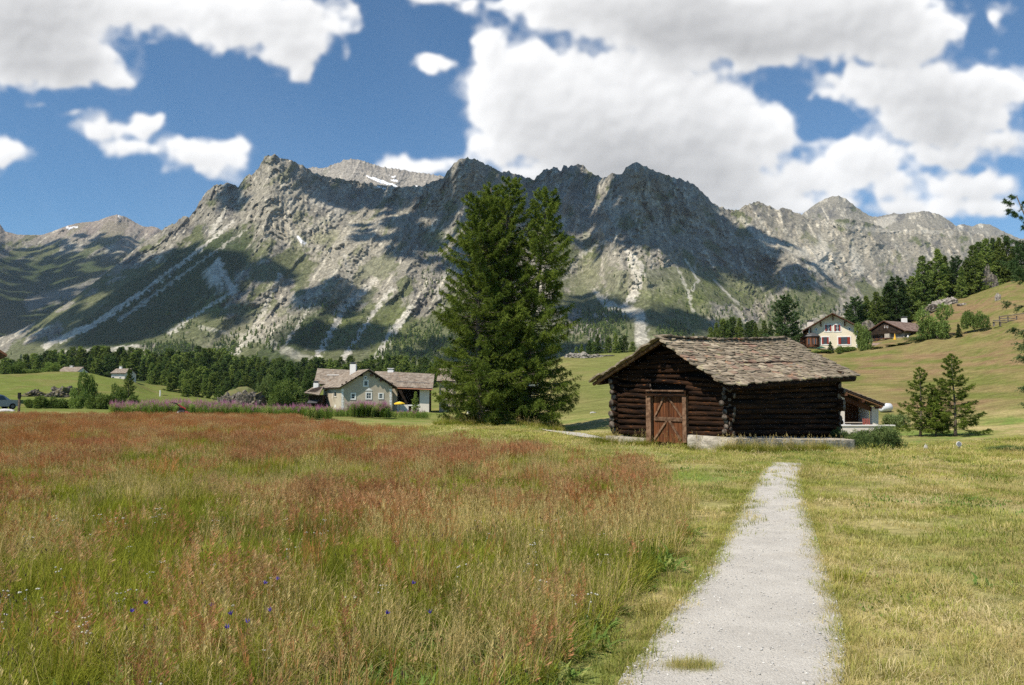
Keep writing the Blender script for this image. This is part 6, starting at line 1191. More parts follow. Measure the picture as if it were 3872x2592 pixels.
rock(3285, 1252, 1214, 85, 'grey rock dome behind the ridge between the two chalets', D=168, seed=8, name='rock_dome', amp=.15)
for i, (x, yb, yt, w_, ti, D_, lb) in enumerate([(3560, 1160, 1138, 90, .16, 176, 'long tilted rock slab under the hillside wood'), (3600, 1145, 1125, 60, .2, 176, 'bright upper rock slab under the hillside wood'), (3530, 1172, 1156, 60, .1, 176, 'dark broken rock at the lower end of the slab band'), (3650, 1166, 1148, 40, 0, 168, 'light boulder in the grass just below the wood'), (3785, 1126, 1110, 22, 0, 158, 'single pale boulder high on the brown slope'), (3745, 1090, 1018, 60, .2, 184, 'tall broken crag among the upper trees'), (3765, 1085, 1040, 50, .1, 183, 'reddish crag beside the tall broken crag'), (3690, 1098, 1040, 40, 0, 188, 'grey crag glimpsed between the upper tree trunks')]):
    rock(x, yb, yt, w_, lb, D=D_ , seed=50 + i, name='hillside_rock', tilt=ti, mat=ROCK if i in (2, 5, 6, 7) else surf('hill_rock_%d' % i, (.22, .19, .16), (.38, .34, .29), scale=2, bump=.8, coords='World'), grp='rocks of the hillside', amp=.45)
rock(2242, 1566, 1559, 24, 'small pale stone lying alone in the grass left of the barn', seed=70, mat=PALEROCK, D=66); rock(25, 1572, 1546, 76, 'smooth pale boulder in front of the parked car', seed=71, mat=PALEROCK, D=72, amp=.12, n=3)
rock(3490, 1686, 1682, 16, 'tiny white stone in the grass by the round marker', seed=72, mat=PALEROCK, D=30)
# car, seen from behind at the edge
CARP = surf('silver_car_paint', (.26, .28, .31), None, rough=.3, spec=.6, metallic=.5); TYRE = surf('tyre_rubber', (.015, .015, .015), None); REDL = surf('red_lamp_glass', (.35, .02, .02), None, rough=.3); DGL = surf('dark_car_glass', (.03, .04, .045), None, rough=.08, spec=.8); PLATE = surf('number_plate_white', (.7, .7, .7), None); BUMP = surf('grey_bumper', (.10, .10, .11), None)
cp = spot(-14, 86); car = thing('parked_car', 'silver estate car parked at the field edge, seen from behind', 'car', cp, R(58))
# local: x along the length (rear at -x), y across
prof_ = [(-2.2, .38), (-2.25, .62), (-2.18, .95), (-2.02, 1.02), (-1.82, 1.52), (-1.62, 1.62), (.1, 1.64), (.55, 1.52), (1.15, 1.06), (1.9, .96), (2.2, .80), (2.25, .45), (2.1, .32), (-2.1, .30)]
mb = MB(); n_ = len(prof_); lay = []
for (y_, sc_) in ((-.88, .9), (-.84, 1), (0, 1.0), (.84, 1), (.88, .9)):
    lay.append([Vector((x, y_ * (1 - .16 * max(0, (z - .95) / .7)), .3 + (z - .3) * (1 if abs(y_) < .87 else .97))) for x, z in prof_])
V = [p for l in lay for p in l]; Fc = [(j * n_ + i, j * n_ + (i + 1) % n_, (j + 1) * n_ + (i + 1) % n_, (j + 1) * n_ + i) for j in range(4) for i in range(n_)] + [tuple(range(n_))[::-1], tuple(range(4 * n_, 5 * n_))]
mb.add(V, Fc); mb.build('body', CARP, car)
mb = MB(); A = [Vector((-2.035, -.66, 1.06)), Vector((-2.035, .66, 1.06)), Vector((-1.86, .58, 1.47)), Vector((-1.86, -.58, 1.47))]; mb.hexa(A, [p + Vector((-.03, 0, .012)) for p in A]); mb.build('rear_window', DGL, car)
for s_ in (-1, 1):
    for (x0, x1) in ((-1.75, -1.05), (-.95, -.05), (.05, .75)):
        mb = MB(); A = [Vector((x0, s_ * .875, 1.04)), Vector((x1, s_ * .875, 1.04)), Vector((x1 - (.3 if x0 > 0 else 0), s_ * .79, 1.47)), Vector((x0 + (.1 if x0 < -1 else 0), s_ * .79, 1.47))]; mb.hexa(A, [p + Vector((0, s_ * .015, 0)) for p in A]); mb.build('side_window', DGL, car)
    mb = MB(); mb.box((-2.2, s_ * .70, .86), (.10, .26, .16)); mb.build('tail_lamp', REDL, car); mb = MB(); mb.tube([(-1.6, s_ * .6, 1.66), (0, s_ * .6, 1.68)], .025, 5); mb.build('roof_rail', BUMP, car)
    for x_ in (-1.35, 1.4):
        mb = MB(); mb.tube([(x_, s_ * .68, .33), (x_, s_ * .90, .33)], .33, 16); wv = mb.build('wheel', TYRE, car); mb = MB(); mb.tube([(x_, s_ * .89, .33), (x_, s_ * .915, .33)], .19, 12); mb.build('rim', METAL, wv)
mb = MB(); mb.box((-2.27, 0, .50), (.12, 1.7, .22)); mb.build('bumper', BUMP, car); mb = MB(); mb.box((-2.26, 0, .78), (.03, .5, .12)); mb.build('number_plate', PLATE, car)
# post by the car
b = spot(78, 70); b_t = P(78, 1487, 70).z - b.z; mb = MB(); mb.box((0, 0, b_t / 2 - .1), (.14, .14, b_t + .2)); po = mb.build('wooden_post', surf('grey_brown_post', (.10, .07, .05), (.18, .13, .10), scale=5)); po.location = b; tag(po, 'grey wooden post with a dark box on top beside the parked car', 'post'); mb = MB(); mb.box((0, -.02, b_t - .22), (.20, .18, .5)); mb.build('box', TYRE, po)
# motor mower at the far edge of the tall grass
MRED = surf('red_mower_paint', (.36, .035, .022), None, rough=.5, spec=.5); b = spot(692, 59); b.z += .12; mo = thing('motor_mower', 'red motor mower with long black handlebars left at the meadow edge', 'mower', b, R(12)); mo.scale = (.72, .72, .78)
mb = MB(); mb.box((.0, 0, .42), (.55, .38, .30)); mb.build('engine', BUMP, mo); mb = MB(); mb.prism([Vector((-.28, -.2, .58)), Vector((.30, -.2, .58)), Vector((.22, -.2, .76)), Vector((-.25, -.2, .86))], (0, .4, 0)); mb.build('engine_hood', TYRE, mo)
mb = MB(); A = [Vector((-.42, -.12, 1.06)), Vector((-.36, -.12, 1.16)), Vector((.42, -.12, .74)), Vector((.36, -.12, .64))]; mb.hexa(A, [p + Vector((0, .24, 0)) for p in A]); mb.build('fairing', MRED, mo)
for s_ in (-1, 1): mb = MB(); mb.tube([(-.2, s_ * .1, .95), (-.55, s_ * .26, 1.22), (-.95, s_ * .30, 1.30)], .035, 6); mb.build('handlebar', TYRE, mo); mb = MB(); mb.tube([(.0, s_ * .25, .24), (.0, s_ * .40, .24)], .24, 14); wv = mb.build('wheel', TYRE, mo); mb = MB(); mb.tube([(.0, s_ * .39, .24), (.0, s_ * .415, .24)], .1, 8); mb.build('rim', METAL, wv)
mb = MB(); mb.prism([Vector((.28, -.45, .12)), Vector((.95, -.45, .12)), Vector((.85, -.45, .26)), Vector((.40, -.45, .52))], (0, .9, 0)); mb.build('cutter_deck', MRED, mo); mb = MB(); mb.box((-.33, 0, .32), (.22, .34, .26)); mb.build('side_cover', PLATE, mo)
# round marker on its rod
b = spot(3615, 27); b.z = P(3615, 1716, 27).z - .02; mk = thing('round_marker', 'small round grey disc sign on a thin rod in the grass', 'sign', b); zt = P(3615, 1680, 27).z - b.z
mb = MB(); mb.tube([(0, 0, -.3), (0, 0, zt)], .014, 6); mb.build('rod', METAL, mk); mb = MB(); mb.tube([(0, -.01, zt), (0, .01, zt)], .088, 20); mb.build('rim', WHITE, mk); mb = MB(); mb.tube([(0, -.016, zt), (0, -.0105, zt)], .072, 20); mb.build('disc', surf('grey_disc', (.22, .23, .25), None, rough=.5), mk)
# white post at the forest foot
b = spot(608, 190); mb = MB(); mb.box((0, 0, .7), (.22, .22, 1.5)); o = mb.build('marker_post', WHITE); o.location = b; tag(o, 'short white marker post in the grass at the forest foot', 'post')
# wooden hurdle and bench high on the slope
OLDW = surf('silvered_boards', (.13, .11, .095), (.24, .21, .185), scale=4, bump=.3, rand=.2, coords='World', stretch=(.4, 1, 1)); Dw = ground_D(3800, 1226, 60, 300)
fo = Frame((P(3778, 1220, Dw).x, Dw, 0), (1, .12)); fn = thing('plank_fence', 'weathered plank fence end high on the mown slope', 'fence', P(3800, 1224, Dw))
for k in range(3):
    a0, z1 = fo.hit(3782, 1203 + k * 7); a1, z0 = fo.hit(3842, 1207.5 + k * 7); mb = MB(); fo.rect(mb, a0, z0, a1, z1 - .03, 0, .05); part(fn, 'plank', mb, OLDW)
for x_, y0, y1 in ((3780, 1195, 1222), (3812, 1197, 1224), (3845, 1196, 1222)):
    a0, z1 = fo.hit(x_, y0); _, z0 = fo.hit(x_, y1); mb = MB(); fo.rect(mb, a0 - .07, z0 - .6, a0 + .07, z1, -.12, -.01); part(fn, 'post', mb, OLDW)
mb = MB(); mb.tube([fo.pt(*fo.hit(3777, 1199), .1), fo.pt(*fo.hit(3900, 1182), .1)], .07, 5); part(fn, 'rail', mb, OLDW)
b = P(3770, 1229, Dw - 2); bn_ = thing('hill_bench', 'low grey wooden bench beside the plank fence end', 'bench', b); mb = MB(); mb.box((0, 0, .45), (1.3, .45, .08)); mb.build('seat', OLDW, bn_); mb = MB(); mb.box((.1, .25, .75), (1.1, .06, .16)); mb.build('backrest', OLDW, bn_)
for x_ in (-.5, .5): mb = MB(); mb.box((x_, 0, .1), (.1, .38, .7)); mb.build('leg', OLDW, bn_)
# ================================================================== grass, herbs and flowers
def strip(V, Fc, C_, base, az, L, w_, bend, n=3, c=.5, tipc=None, lean0=.0):
    """one blade: a narrow bent ribbon"""
    b = len(V); d = np.array([math.cos(az), math.sin(az), 0]); s_ = np.array([-math.sin(az), math.cos(az), 0])
    for k in range(n + 1):
        t = k / n; a = lean0 + bend * t; p = base + d * (L * t * math.sin(a)) + np.array([0, 0, L * t * math.cos(a * .85)]); ww = w_ * (1 - t) ** .6
        cc = c if tipc is None else c + (tipc - c) * t
        if k < n: V.append(p - s_ * ww); V.append(p + s_ * ww); C_ += [cc, cc]
        else: V.append(p); C_.append(cc)
    for k in range(n - 1): Fc += [(b + 2 * k, b + 2 * k + 1, b + 2 * k + 3), (b + 2 * k, b + 2 * k + 3, b + 2 * k + 2)]
    Fc.append((b + 2 * n - 2, b + 2 * n - 1, b + 2 * n)); return V[-1]
def tuft(name, mat, seed, nb, r, L, w_, bend, c=(.2, .8), Lv=.35, seg=3, lean=.15, heads=None, mat2=None):
    q = random.Random(seed); V = []; Fc = []; C_ = []
    for i in range(nb):
        a = q.uniform(0, 6.28); rr = r * math.sqrt(q.random()); az = a + q.gauss(0, .9)
        strip(V, Fc, C_, np.array([rr * math.cos(a), rr * math.sin(a), -.02]), az, L * q.uniform(1 - Lv, 1 + Lv * .6), w_ * q.uniform(.7, 1.3), abs(q.gauss(bend, .35)), seg, q.uniform(*c), None, q.uniform(-lean, lean))
    nf = len(Fc)
    if heads:
        kind, nh, hl, hw, Ls = heads
        for i in range(nh):
            a = q.uniform(0, 6.28); rr = r * math.sqrt(q.random()); az = q.uniform(0, 6.28); L_ = Ls * q.uniform(.75, 1.15)
            tip = strip(V, Fc, C_, np.array([rr * math.cos(a), rr * math.sin(a), 0]), az, L_, .0016, q.uniform(.02, .35), 3, q.uniform(.5, 1))
            if kind == 'panicle':
                for k in range(20):
                    t = q.random(); b0 = tip + np.array([0, 0, -hl * t]); an = q.uniform(0, 6.28); d = np.array([math.cos(an) * hw * (t + .15), math.sin(an) * hw * (t + .15), hl * .22]); s_ = np.array([-math.sin(an), math.cos(an), .3]) * .0015
                    n0 = len(V); V += [b0 - s_ * .3, b0 + d - s_, b0 + d * 1.12 + s_ * 1.2 + np.array([0, 0, .006])]; C_ += [q.random()] * 3; Fc.append((n0, n0 + 1, n0 + 2))
            else:
                n0 = len(V); base = tip - np.array([0, 0, hl * .3]); m_ = 5
                for zz, ww in ((0, .4), (.3, 1), (.75, .9), (1, .15)):
                    for k in range(m_): V.append(base + np.array([hw * ww * math.cos(k * 6.283 / m_), hw * ww * math.sin(k * 6.283 / m_), hl * zz])); C_.append(q.random() * .5)
                for j in range(3):
                    for k in range(m_): a_, b_ = n0 + j * m_ + k, n0 + j * m_ + (k + 1) % m_; Fc += [(a_, b_, b_ + m_), (a_, b_ + m_, a_ + m_)]
    me = np_mesh(name, np.array(V), np.array(Fc), False, np.array(C_)[:, None] * np.ones(3)); me.materials.append(mat)
    if mat2 is not None: me.materials.append(mat2); mi = np.zeros(len(Fc), np.int32); mi[nf:] = 1; me.polygons.foreach_set('material_index', mi)
    return me
G_GREEN = leafmat('meadow_green', (0.056, 0.080, 0.009), (0.225, 0.230, 0.034), scale=.5, trans=.38, vary=.30, hue=((0.22, 0.19, 0.04), .75, 1.0, .5))
G_GOLD = leafmat('meadow_straw', (0.20, 0.16, 0.06), (0.42, 0.33, 0.155), scale=.7, trans=.3, vary=.25)
G_RED = leafmat('red_panicles', (0.16, 0.072, 0.036), (0.34, 0.160, 0.080), scale=.4, trans=.35, vary=.2, hue=((0.33, 0.235, 0.12), .3, .9, .8), gain=1.75)
G_RUST = leafmat('rust_sorrel', (0.215, 0.092, 0.036), (0.41, 0.195, 0.080), scale=.5, trans=.3, vary=.25, gain=1.5)
G_DARK = leafmat('dark_heads', (0.035, 0.022, 0.020), (0.10, 0.065, 0.05), trans=.1, vary=.3)
G_MOWN = leafmat('mown_green', (0.090, 0.125, 0.020), (0.295, 0.285, 0.075), scale=.45, trans=.35, vary=.22, hue=((0.33, 0.26, 0.12), .45, .9, .8), patch=((0.34, 0.275, 0.135), .9, .50, .68, .6))
G_STRAW = leafmat('cut_straw', (0.26, 0.20, 0.095), (0.50, 0.41, 0.24), trans=.25, vary=.2)
G_HERB = leafmat('herb_leaves', (0.045, 0.085, 0.018), (0.140, 0.205, 0.050), scale=1, trans=.3, vary=.25, hue=((0.20, 0.22, 0.07), .7, .95))
G_WHITE = leafmat('white_petals', (0.50, 0.48, 0.42), (0.70, 0.68, 0.60), trans=.2, vary=.1, gain=1)
G_PINK = leafmat('fireweed_pink', (0.30, 0.11, 0.22), (0.55, 0.25, 0.42), trans=.3, vary=.2, gain=1)
G_VIOL = leafmat('violet_petals', (0.10, 0.07, 0.36), (0.20, 0.14, 0.60), trans=.3, vary=.1, gain=1)
T = [tuft('t', G_GREEN, 1, 46, .13, .30, .0028, .75), tuft('t', G_GREEN, 2, 40, .12, .38, .0030, .55), tuft('t', G_GREEN, 3, 50, .14, .24, .0034, 1.0),            # 0-2 green
     tuft('t', G_GREEN, 4, 22, .12, .32, .0026, .6, heads=('panicle', 9, .12, .035, .48), mat2=G_RED), tuft('t', G_GREEN, 5, 16, .13, .30, .0026, .6, heads=('panicle', 11, .13, .04, .54), mat2=G_RED),        # 3-4 red panicles
     tuft('t', G_GOLD, 6, 26, .12, .40, .0022, .6, heads=('panicle', 4, .10, .02, .55), mat2=G_GOLD), tuft('t', G_GREEN, 7, 20, .12, .30, .0026, .7, heads=('spike', 3, .030, .0040, .50), mat2=G_DARK),            # 5 straw, 6 timothy
     tuft('t', G_GREEN, 8, 14, .10, .28, .003, .7, heads=('panicle', 6, .26, .022, .58), mat2=G_RUST),                        # 7 sorrel
     tuft('t', G_HERB, 9, 16, .12, .24, .018, 1.1, seg=4, lean=.5), tuft('t', G_HERB, 10, 22, .12, .13, .014, 1.0, seg=3, lean=.8),                   # 8 broad herbs, 9 low herbs
     tuft('t', G_GREEN, 11, 14, .10, .22, .003, .8, heads=('spike', 5, .014, .009, .25), mat2=G_WHITE)]                          # 10 clover
# wide patches of the same plants for the middle distance, blades at their true size
T += [tuft('t', G_GREEN, 31, 170, .34, .24, .0040, .8), tuft('t', G_GREEN, 32, 150, .32, .30, .0042, .9),                                           # 11-12 green
      tuft('t', G_GREEN, 33, 80, .33, .26, .004, .7, heads=('panicle', 46, .11, .038, .46), mat2=G_RED), tuft('t', G_GOLD, 34, 110, .32, .34, .0032, .7, heads=('panicle', 16, .09, .02, .46), mat2=G_GOLD),   # 13 red, 14 straw
      tuft('t', G_GREEN, 35, 70, .32, .26, .004, .8, heads=('panicle', 30, .20, .024, .46), mat2=G_RUST), tuft('t', G_HERB, 36, 70, .32, .13, .013, 1.0, seg=3, lean=.8)]                                    # 15 sorrel, 16 herbs
rg = np.random.default_rng(33)
def field(x0, x1, y0, y1, dens):
    n = int((x1 - x0) * (y1 - y0) * dens); return rg.uniform(x0, x1, n), rg.uniform(y0, y1, n)
def inview(x, y, m=200, side=3.0):
    px = 1936 + 3000 * x / np.maximum(y, .5); e = m + side * 3000 / np.maximum(y, .5); return (px > -e) & (px < 3872 + e)
PTS = []
def emit(sel, x, y, kinds, wts, s0, s1, bucket, sxy=1.0, tilt=.12):
    x, y = x[sel], y[sel]; n = len(x)
    if n == 0: return
    k = rg.choice(kinds, n, p=np.array(wts) / np.sum(wts)); s = rg.uniform(s0, s1, n)
    bucket.append((np.stack([x, y, ground_z(x, y)], -1), np.stack([rg.normal(0, tilt, n), rg.normal(0, tilt, n) + .05, rg.uniform(0, 6.28, n)], -1), np.stack([s * sxy, s * sxy, s], -1), k))
tall = []
for (y0, y1, dn, s0, s1, wide) in [(2.6, 6, 150, .55, .85, 0), (6, 10, 95, .60, .95, 0), (10, 17, 13, .70, 1.0, 1), (17, 28, 9, .75, 1.05, 1), (28, 42, 6, .8, 1.1, 1), (42, 58, 5, .85, 1.15, 1)]:
    x, y = field(-.70 * y1 - 3.4, 3.0, y0, y1, dn); m = meadow(x, y) & inview(x, y); x, y = x[m], y[m]
    red = 1.25 * fbm(x / 3.4, y / 4.5, 4, 401) + 0.36 * sstep(7, 18, y) - .32; gold = fbm(x / 2.3 + 9, y / 3, 4, 402) + .30 * np.exp(-((x - (lin(MEADOW_E, y) - 1.1)) / 1.1) ** 2) * (y < 16) + .03; rust = fbm(x / 6, y / 6, 3, 403) + .55 * sstep(16, 32, y) * sstep(5, -7, x) - .30
    lum = fbm(x / 1.5, y / 1.9, 3, 406); hsc = 1 + .45 * fbm(x / 2.2, y / 2.2, 3, 407)
    u = rg.random(len(x))
    isr = u < np.clip((.12 + 1.35 * (red - .10 * (y < 9))) * sstep(1.5, 6.5, y), .03, .66); isru = (~isr) & (rg.random(len(x)) < np.clip(.02 + 1.5 * rust, .015, .72)); isg = (~isr) & (~isru) & (rg.random(len(x)) < np.clip((.10 + 1.1 * gold) * sstep(2.5, 8, y), .02, .6)); rest_ = ~(isr | isru | isg)
    if wide: kinds = ([13], [15], [14], ([11, 12, 16], [.45, .40, .15]))
    else: kinds = ([3, 4], [7, 7], [5, 5], ([0, 1, 2, 6, 9, 10], [.32, .17, .30, .03, .16, .02]))
    for sel_, kk in ((isr, kinds[0]), (isru, kinds[1]), (isg, kinds[2])): emit(sel_, x, y, kk, [1] * len(kk), s0, s1, tall, 1.0 if wide else 1.15)
    emit(rest_ & (lum < .25), x, y, kinds[3][0], kinds[3][1], s0, s1, tall, 1.0 if wide else 1.2); emit(rest_ & (lum >= .25), x, y, [9 if not wide else 16, 2 if not wide else 11], [.6, .4], s0 * .7, s1 * .8, tall, 1.2)
# broad leaves beside the path and along the near edge
x, y = field(-1.6, 3.2, 2.6, 11, 30); e = lin(MEADOW_E, y); m = (x < e + .12) & (x > e - .8) & (fbm(x / .9, y / .9, 3, 404) > -.12); emit(m, x, y, [8, 9, 9], [.3, .4, .3], .6, 1.05, tall, 1.1)
x, y = field(-4, 1.2, 2.7, 5.2, 7); m = meadow(x, y) & (fbm(x / .8, y / .8, 3, 405) > .1); emit(m, x, y, [8], [1], .6, 1.0, tall)
def flush(name, b, protos):
    p = np.concatenate([q[0] for q in b]); r_ = np.concatenate([q[1] for q in b]); s_ = np.concatenate([q[2] for q in b]); k = np.concatenate([q[3] for q in b]); return scatter(name, p, r_, s_, k, protos, kind='stuff')
flush('meadow_grass', tall, T)
# mown grass: short blades, cut straw lying on it
S = [tuft('s', G_MOWN, 21, 60, .14, .085, .0022, .8, lean=.5), tuft('s', G_MOWN, 22, 60, .14, .060, .0024, 1.0, lean=.7), tuft('s', G_MOWN, 23, 50, .15, .11, .0022, .7, lean=.4), tuft('s', G_STRAW, 24, 26, .16, .12, .0016, 1.3, lean=1.2), tuft('s', G_HERB, 25, 26, .13, .06, .009, 1.0, lean=.9), tuft('s', G_GREEN, 26, 40, .10, .20, .0028, .6), tuft('s', G_MOWN, 27, 16, .10, .07, .0022, .9, lean=.6),
     tuft('s', G_MOWN, 41, 230, .42, .075, .0034, .9, lean=.7), tuft('s', G_MOWN, 42, 210, .42, .095, .0034, .8, lean=.6), tuft('s', G_STRAW, 43, 90, .44, .085, .0026, 1.2, lean=1.1), tuft('s', G_HERB, 44, 110, .40, .06, .010, 1.0, lean=.9)]
short = []
for (y0, y1, dn, s0, s1, sxy, wide) in [(2.6, 5.5, 150, .55, 1.0, 1.1, 0), (5.5, 9, 90, .6, 1.05, 1.3, 0), (9, 15, 11, .7, 1.1, 1.1, 1), (15, 26, 6.5, .8, 1.2, 1.3, 1), (26, 44, 3, .9, 1.3, 1.7, 1)]:
    x, y = field(-.1 * y1 - 6 if y0 > 15 else -.4, .72 * y1 + 3.4, y0, y1, dn); m = ~meadow(x, y) & inview(x, y) & ~on_path(x, y, -.03); x, y = x[m], y[m]; m = seg_dist(x, y, TRACK)[0] > 1.0; x, y = x[m], y[m]
    inbarn = (np.abs((x - 8.6) * .722 + (y - 31.2) * .691) < 4.6) & (np.abs((x - 8.6) * -.691 + (y - 31.2) * .722) < 2.9); x, y = x[~inbarn], y[~inbarn]
    st = fbm(x / 1.6, y / 1.6, 4, 411); lush = fbm(x / 2.6, y / 1.8, 4, 412); vr = (x < lin(PATH_L, y)) & (x > lin(MEADOW_E, y)) & (y < 11)
    iss = (rg.random(len(x)) < np.clip(.16 + .8 * st, .03, .5)) & ~vr; isl = ~iss & (rg.random(len(x)) < np.clip(.08 + 1.2 * (lush - .05), .03, .6)); r_ = ~(iss | isl)
    if wide: emit(iss, x, y, [9], [1], s0, s1, short, sxy); emit(isl, x, y, [10, 8], [.6, .4], s0, s1, short, sxy); emit(r_, x, y, [7, 8], [.55, .45], s0, s1, short, sxy)
    else: emit(iss, x, y, [3], [1], s0, s1, short, sxy); emit(isl, x, y, [4, 2, 5], [.62, .33, .05], s0, s1, short, sxy); emit(r_, x, y, [0, 1, 2], [.4, .4, .2], s0, s1, short, sxy)
# ragged edges of the path and grass growing on it
yq = rg.uniform(2.8, 20, 2600); sd = rg.random(2600) < .5; xq = np.where(sd, lin(PATH_L, yq) + rg.normal(0.0, .05, 2600), lin(PATH_R, yq) + rg.normal(0.0, .045, 2600)); emit(np.ones(2600, bool), xq, yq, [6, 1, 0], [.5, .25, .25], .5, 1.0, short)
gx, gy_ = [float(v) for v in at(2598, 2500, 4.79)[:2]]; xq = gx + rg.normal(0, .07, 110); yq = gy_ + rg.normal(0, .045, 110); emit(np.ones(110, bool), xq, yq, [6, 0], [.5, .5], .7, 1.1, short, .5)
yq = rg.uniform(3.2, 18, 60); xq = lin(PATH_L, yq) + rg.random(60) ** 2 * .5; emit(np.ones(60, bool), xq, yq, [6], [1], .3, .6, short)
# dry straw along the path's other side
yq = rg.uniform(3, 19, 420); xq = lin(PATH_R, yq) - np.abs(rg.normal(0, .12, 420)); emit(np.ones(420, bool), xq, yq, [3], [1], .35, .6, short, 1.0, .1)
# tall grass left standing along the barn's foot and walls
bx = []
for (a, b_, n_) in (((4.2, 29.55), (5.0, 28.7), 50), ((5.6, 28.2), (6.6, 27.1), 40), ((6.8, 26.0), (8.6, 26.8), 260), ((8.6, 26.8), (11.2, 28.6), 190), ((11.0, 28.4), (12.0, 29.1), 30), ((3.2, 30.6), (3.9, 29.8), 70), ((7.2, 26.55), (8.6, 27.6), 60)):
    t = rg.random(n_); xq = a[0] + (b_[0] - a[0]) * t + rg.normal(0, .14, n_); yq = a[1] + (b_[1] - a[1]) * t - abs(rg.normal(0, .16, n_)); emit(np.ones(n_, bool), xq, yq, [0, 1, 2, 5], [.35, .3, .15, .2], .7, 1.25, bx, 1.0)
# rough grass at the feet of the larches
t = rg.random(500); xq = -4.5 + 7.5 * t + 0; yq = 47.6 + rg.normal(0, .5, 500) - .0; emit(np.ones(500, bool), xq, yq, [0, 1, 5, 9], [.4, .3, .15, .15], .8, 1.3, bx, 1.5)
flush('verge_grass', bx, T); flush('mown_grass', short, S)
# fireweed: leafy stems with pink spikes
def fireweed(seed, pink=True):
    q = random.Random(seed); V = []; Fc = []; C_ = []; np_ = 0
    for i in range(7):
        a = q.uniform(0, 6.28); b = np.array([.16 * math.cos(a) * q.random(), .16 * math.sin(a) * q.random(), 0]); H_ = q.uniform(.85, 1.25); ln_ = q.gauss(0, .08)
        for k in range(26):
            z = H_ * (.08 + .68 * k / 26); an = k * 2.4; d = np.array([math.cos(an), math.sin(an), .35]); s_ = np.array([-math.sin(an), math.cos(an), 0]) * .013; p = b + np.array([ln_ * z, 0, z]); n0 = len(V); V += [p - s_, p + s_, p + d * (.07 + .06 * ((k * 7) % 5) / 5)]; C_ += [q.random()] * 3; q.random(); Fc.append((n0, n0 + 1, n0 + 2))
    nf = len(Fc); q = random.Random(seed)
    for i in range(7):
        a = q.uniform(0, 6.28); b = np.array([.16 * math.cos(a) * q.random(), .16 * math.sin(a) * q.random(), 0]); H_ = q.uniform(.85, 1.25); ln_ = q.gauss(0, .08); [q.random() for _ in range(52)]
        if not pink or i % 2: continue
        for k in range(30):
            z = H_ * (.74 + .26 * k / 30); an = k * 2.4; r_ = .045 * (1.15 - k / 30); d = np.array([math.cos(an) * r_, math.sin(an) * r_, .01]); s_ = np.array([-math.sin(an), math.cos(an), .6]) * .014 * (1.2 - k / 30); p = b + np.array([ln_ * z, 0, z]); n0 = len(V); V += [p + d - s_, p + d + s_, p + d * 1.7 + np.array([0, 0, .02])]; C_ += [(k % 5) / 5] * 3; Fc.append((n0, n0 + 1, n0 + 2))
    me = np_mesh('fireweed', np.array(V), np.array(Fc), False, np.array(C_)[:, None] * np.ones(3)); me.materials.append(G_HERB); me.materials.append(G_PINK); mi = np.zeros(len(Fc), np.int32); mi[nf:] = 1; me.polygons.foreach_set('material_index', mi); return me
fwk = [fireweed(i) for i in range(2)] + [fireweed(7, False)]; fb = []
for (x0, x1, D0_, D1__, n_, s0, s1) in ((425, 1250, 60, 74, 1500, .85, 1.2), (560, 900, 62, 78, 380, 1.1, 1.35), (1240, 1330, 84, 96, 110, .8, 1.1), (1330, 1475, 80, 88, 420, 1.15, 1.7), (1475, 1620, 84, 96, 120, .7, 1.0), (1160, 1240, 90, 104, 150, .9, 1.2), (3200, 3330, 40, 46, 60, .5, .8)):
    pq = rg.uniform(x0, x1, n_); yq = rg.uniform(D0_, D1__, n_); xq = (pq - 1936) / 3000 * yq; emit(np.ones(n_, bool), xq, yq, [0, 1, 2], [.12, .12, .76], s0, s1, fb, 1.3)
flush('fireweed', fb, fwk)
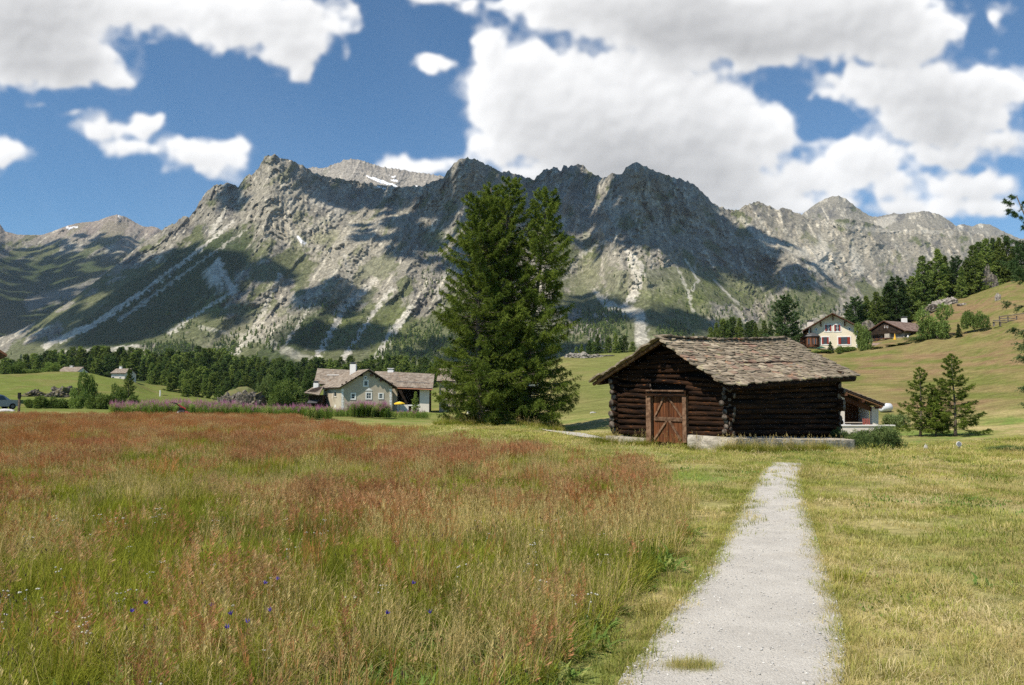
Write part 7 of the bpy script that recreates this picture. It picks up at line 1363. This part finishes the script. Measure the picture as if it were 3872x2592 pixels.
# single violet bellflowers that can be picked out in the near grass
vm = MB(); qv_ = random.Random(3)
for k in range(6):
    a, b = k * math.pi / 3, (k + 1) * math.pi / 3; vm.add([(0, 0, 0), (.010 * math.cos(a), .010 * math.sin(a), .010), (.017 * math.cos((a + b) / 2), .017 * math.sin((a + b) / 2), .028), (.010 * math.cos(b), .010 * math.sin(b), .010)], [(0, 1, 2, 3)])
bell = vm.mesh('bellflower_blossom'); bell.materials.append(G_VIOL); sm = MB(); sm.tube([(0, 0, 0), (.004, 0, .16), (0, 0, .32)], .0014, 4); stem = sm.mesh('bellflower_stem'); stem.materials.append(G_GREEN)
whr = ['nearest the path', 'just above the rust-coloured leaf', 'highest of the violet flowers', 'in the middle of the loose violet cluster', 'low in the cluster', 'a little apart on the left', 'far left beside dark seed heads', 'beside a pale seed head', 'above the cluster', 'alone towards the right', 'lowest of all', 'by a yellow blossom']
for i, (px_, py_n) in enumerate([(1470, 2293), (1635, 2290), (1064, 2170), (826, 2265), (898, 2295), (575, 2256), (528, 2285), (1043, 2282), (1016, 2185), (1566, 2185), (883, 2343), (957, 2325)]):
    D_ = 1.6 * .74 * 3000 / (py_n - HY); D_ = (CZ - .34) * 3000 / (py_n - HY); b = spot(px_, D_); f = thing('bellflower', 'violet bellflower in the near meadow, ' + whr[i], 'flower', b, qv_.uniform(0, 6), 'violet bellflowers in the meadow')
    link('stem', stem, None, f); o = link('blossom', bell, None, f); o.location = (0, 0, .32); o.rotation_euler = (.5, .3, 0)
# loose stones and twigs on the path, near enough to see
pm = []; cs_ = random.Random(6)
peb = [MB(), MB(), MB()]
for i, mbk in enumerate(peb): Vb, Fb = blob(cs_, (1, .75, .45), 1, .25, 1.2, i + 3); mbk.add(Vb.tolist(), Fb.tolist())
pmat = surf('path_pebble', (.34, .33, .31), (.60, .58, .54), scale=40, rand=.3); pmesh = []
for mbk in peb: me = mbk.mesh('pebble'); me.materials.append(pmat); pmesh.append(me)
n_ = 5200; yq = 2.9 + 13 * rg.random(n_) ** 1.7; uq = rg.random(n_); uq = np.where(rg.random(n_) < .5, uq, np.clip(rg.beta(.5, .5, n_), 0.01, .99)); xq = lin(PATH_L, yq) + (lin(PATH_R, yq) - lin(PATH_L, yq)) * uq; s_ = .003 + .010 * rg.random(n_) ** 3.2
scatter('gravel', np.stack([xq, yq, ground_z(xq, yq) + .024 + s_ * .1], -1), rg.uniform(0, 6.28, (n_, 3)) * np.array([0.05, .05, 1]), np.stack([s_, s_, s_], -1), rg.integers(0, 3, n_), pmesh, kind='stuff')
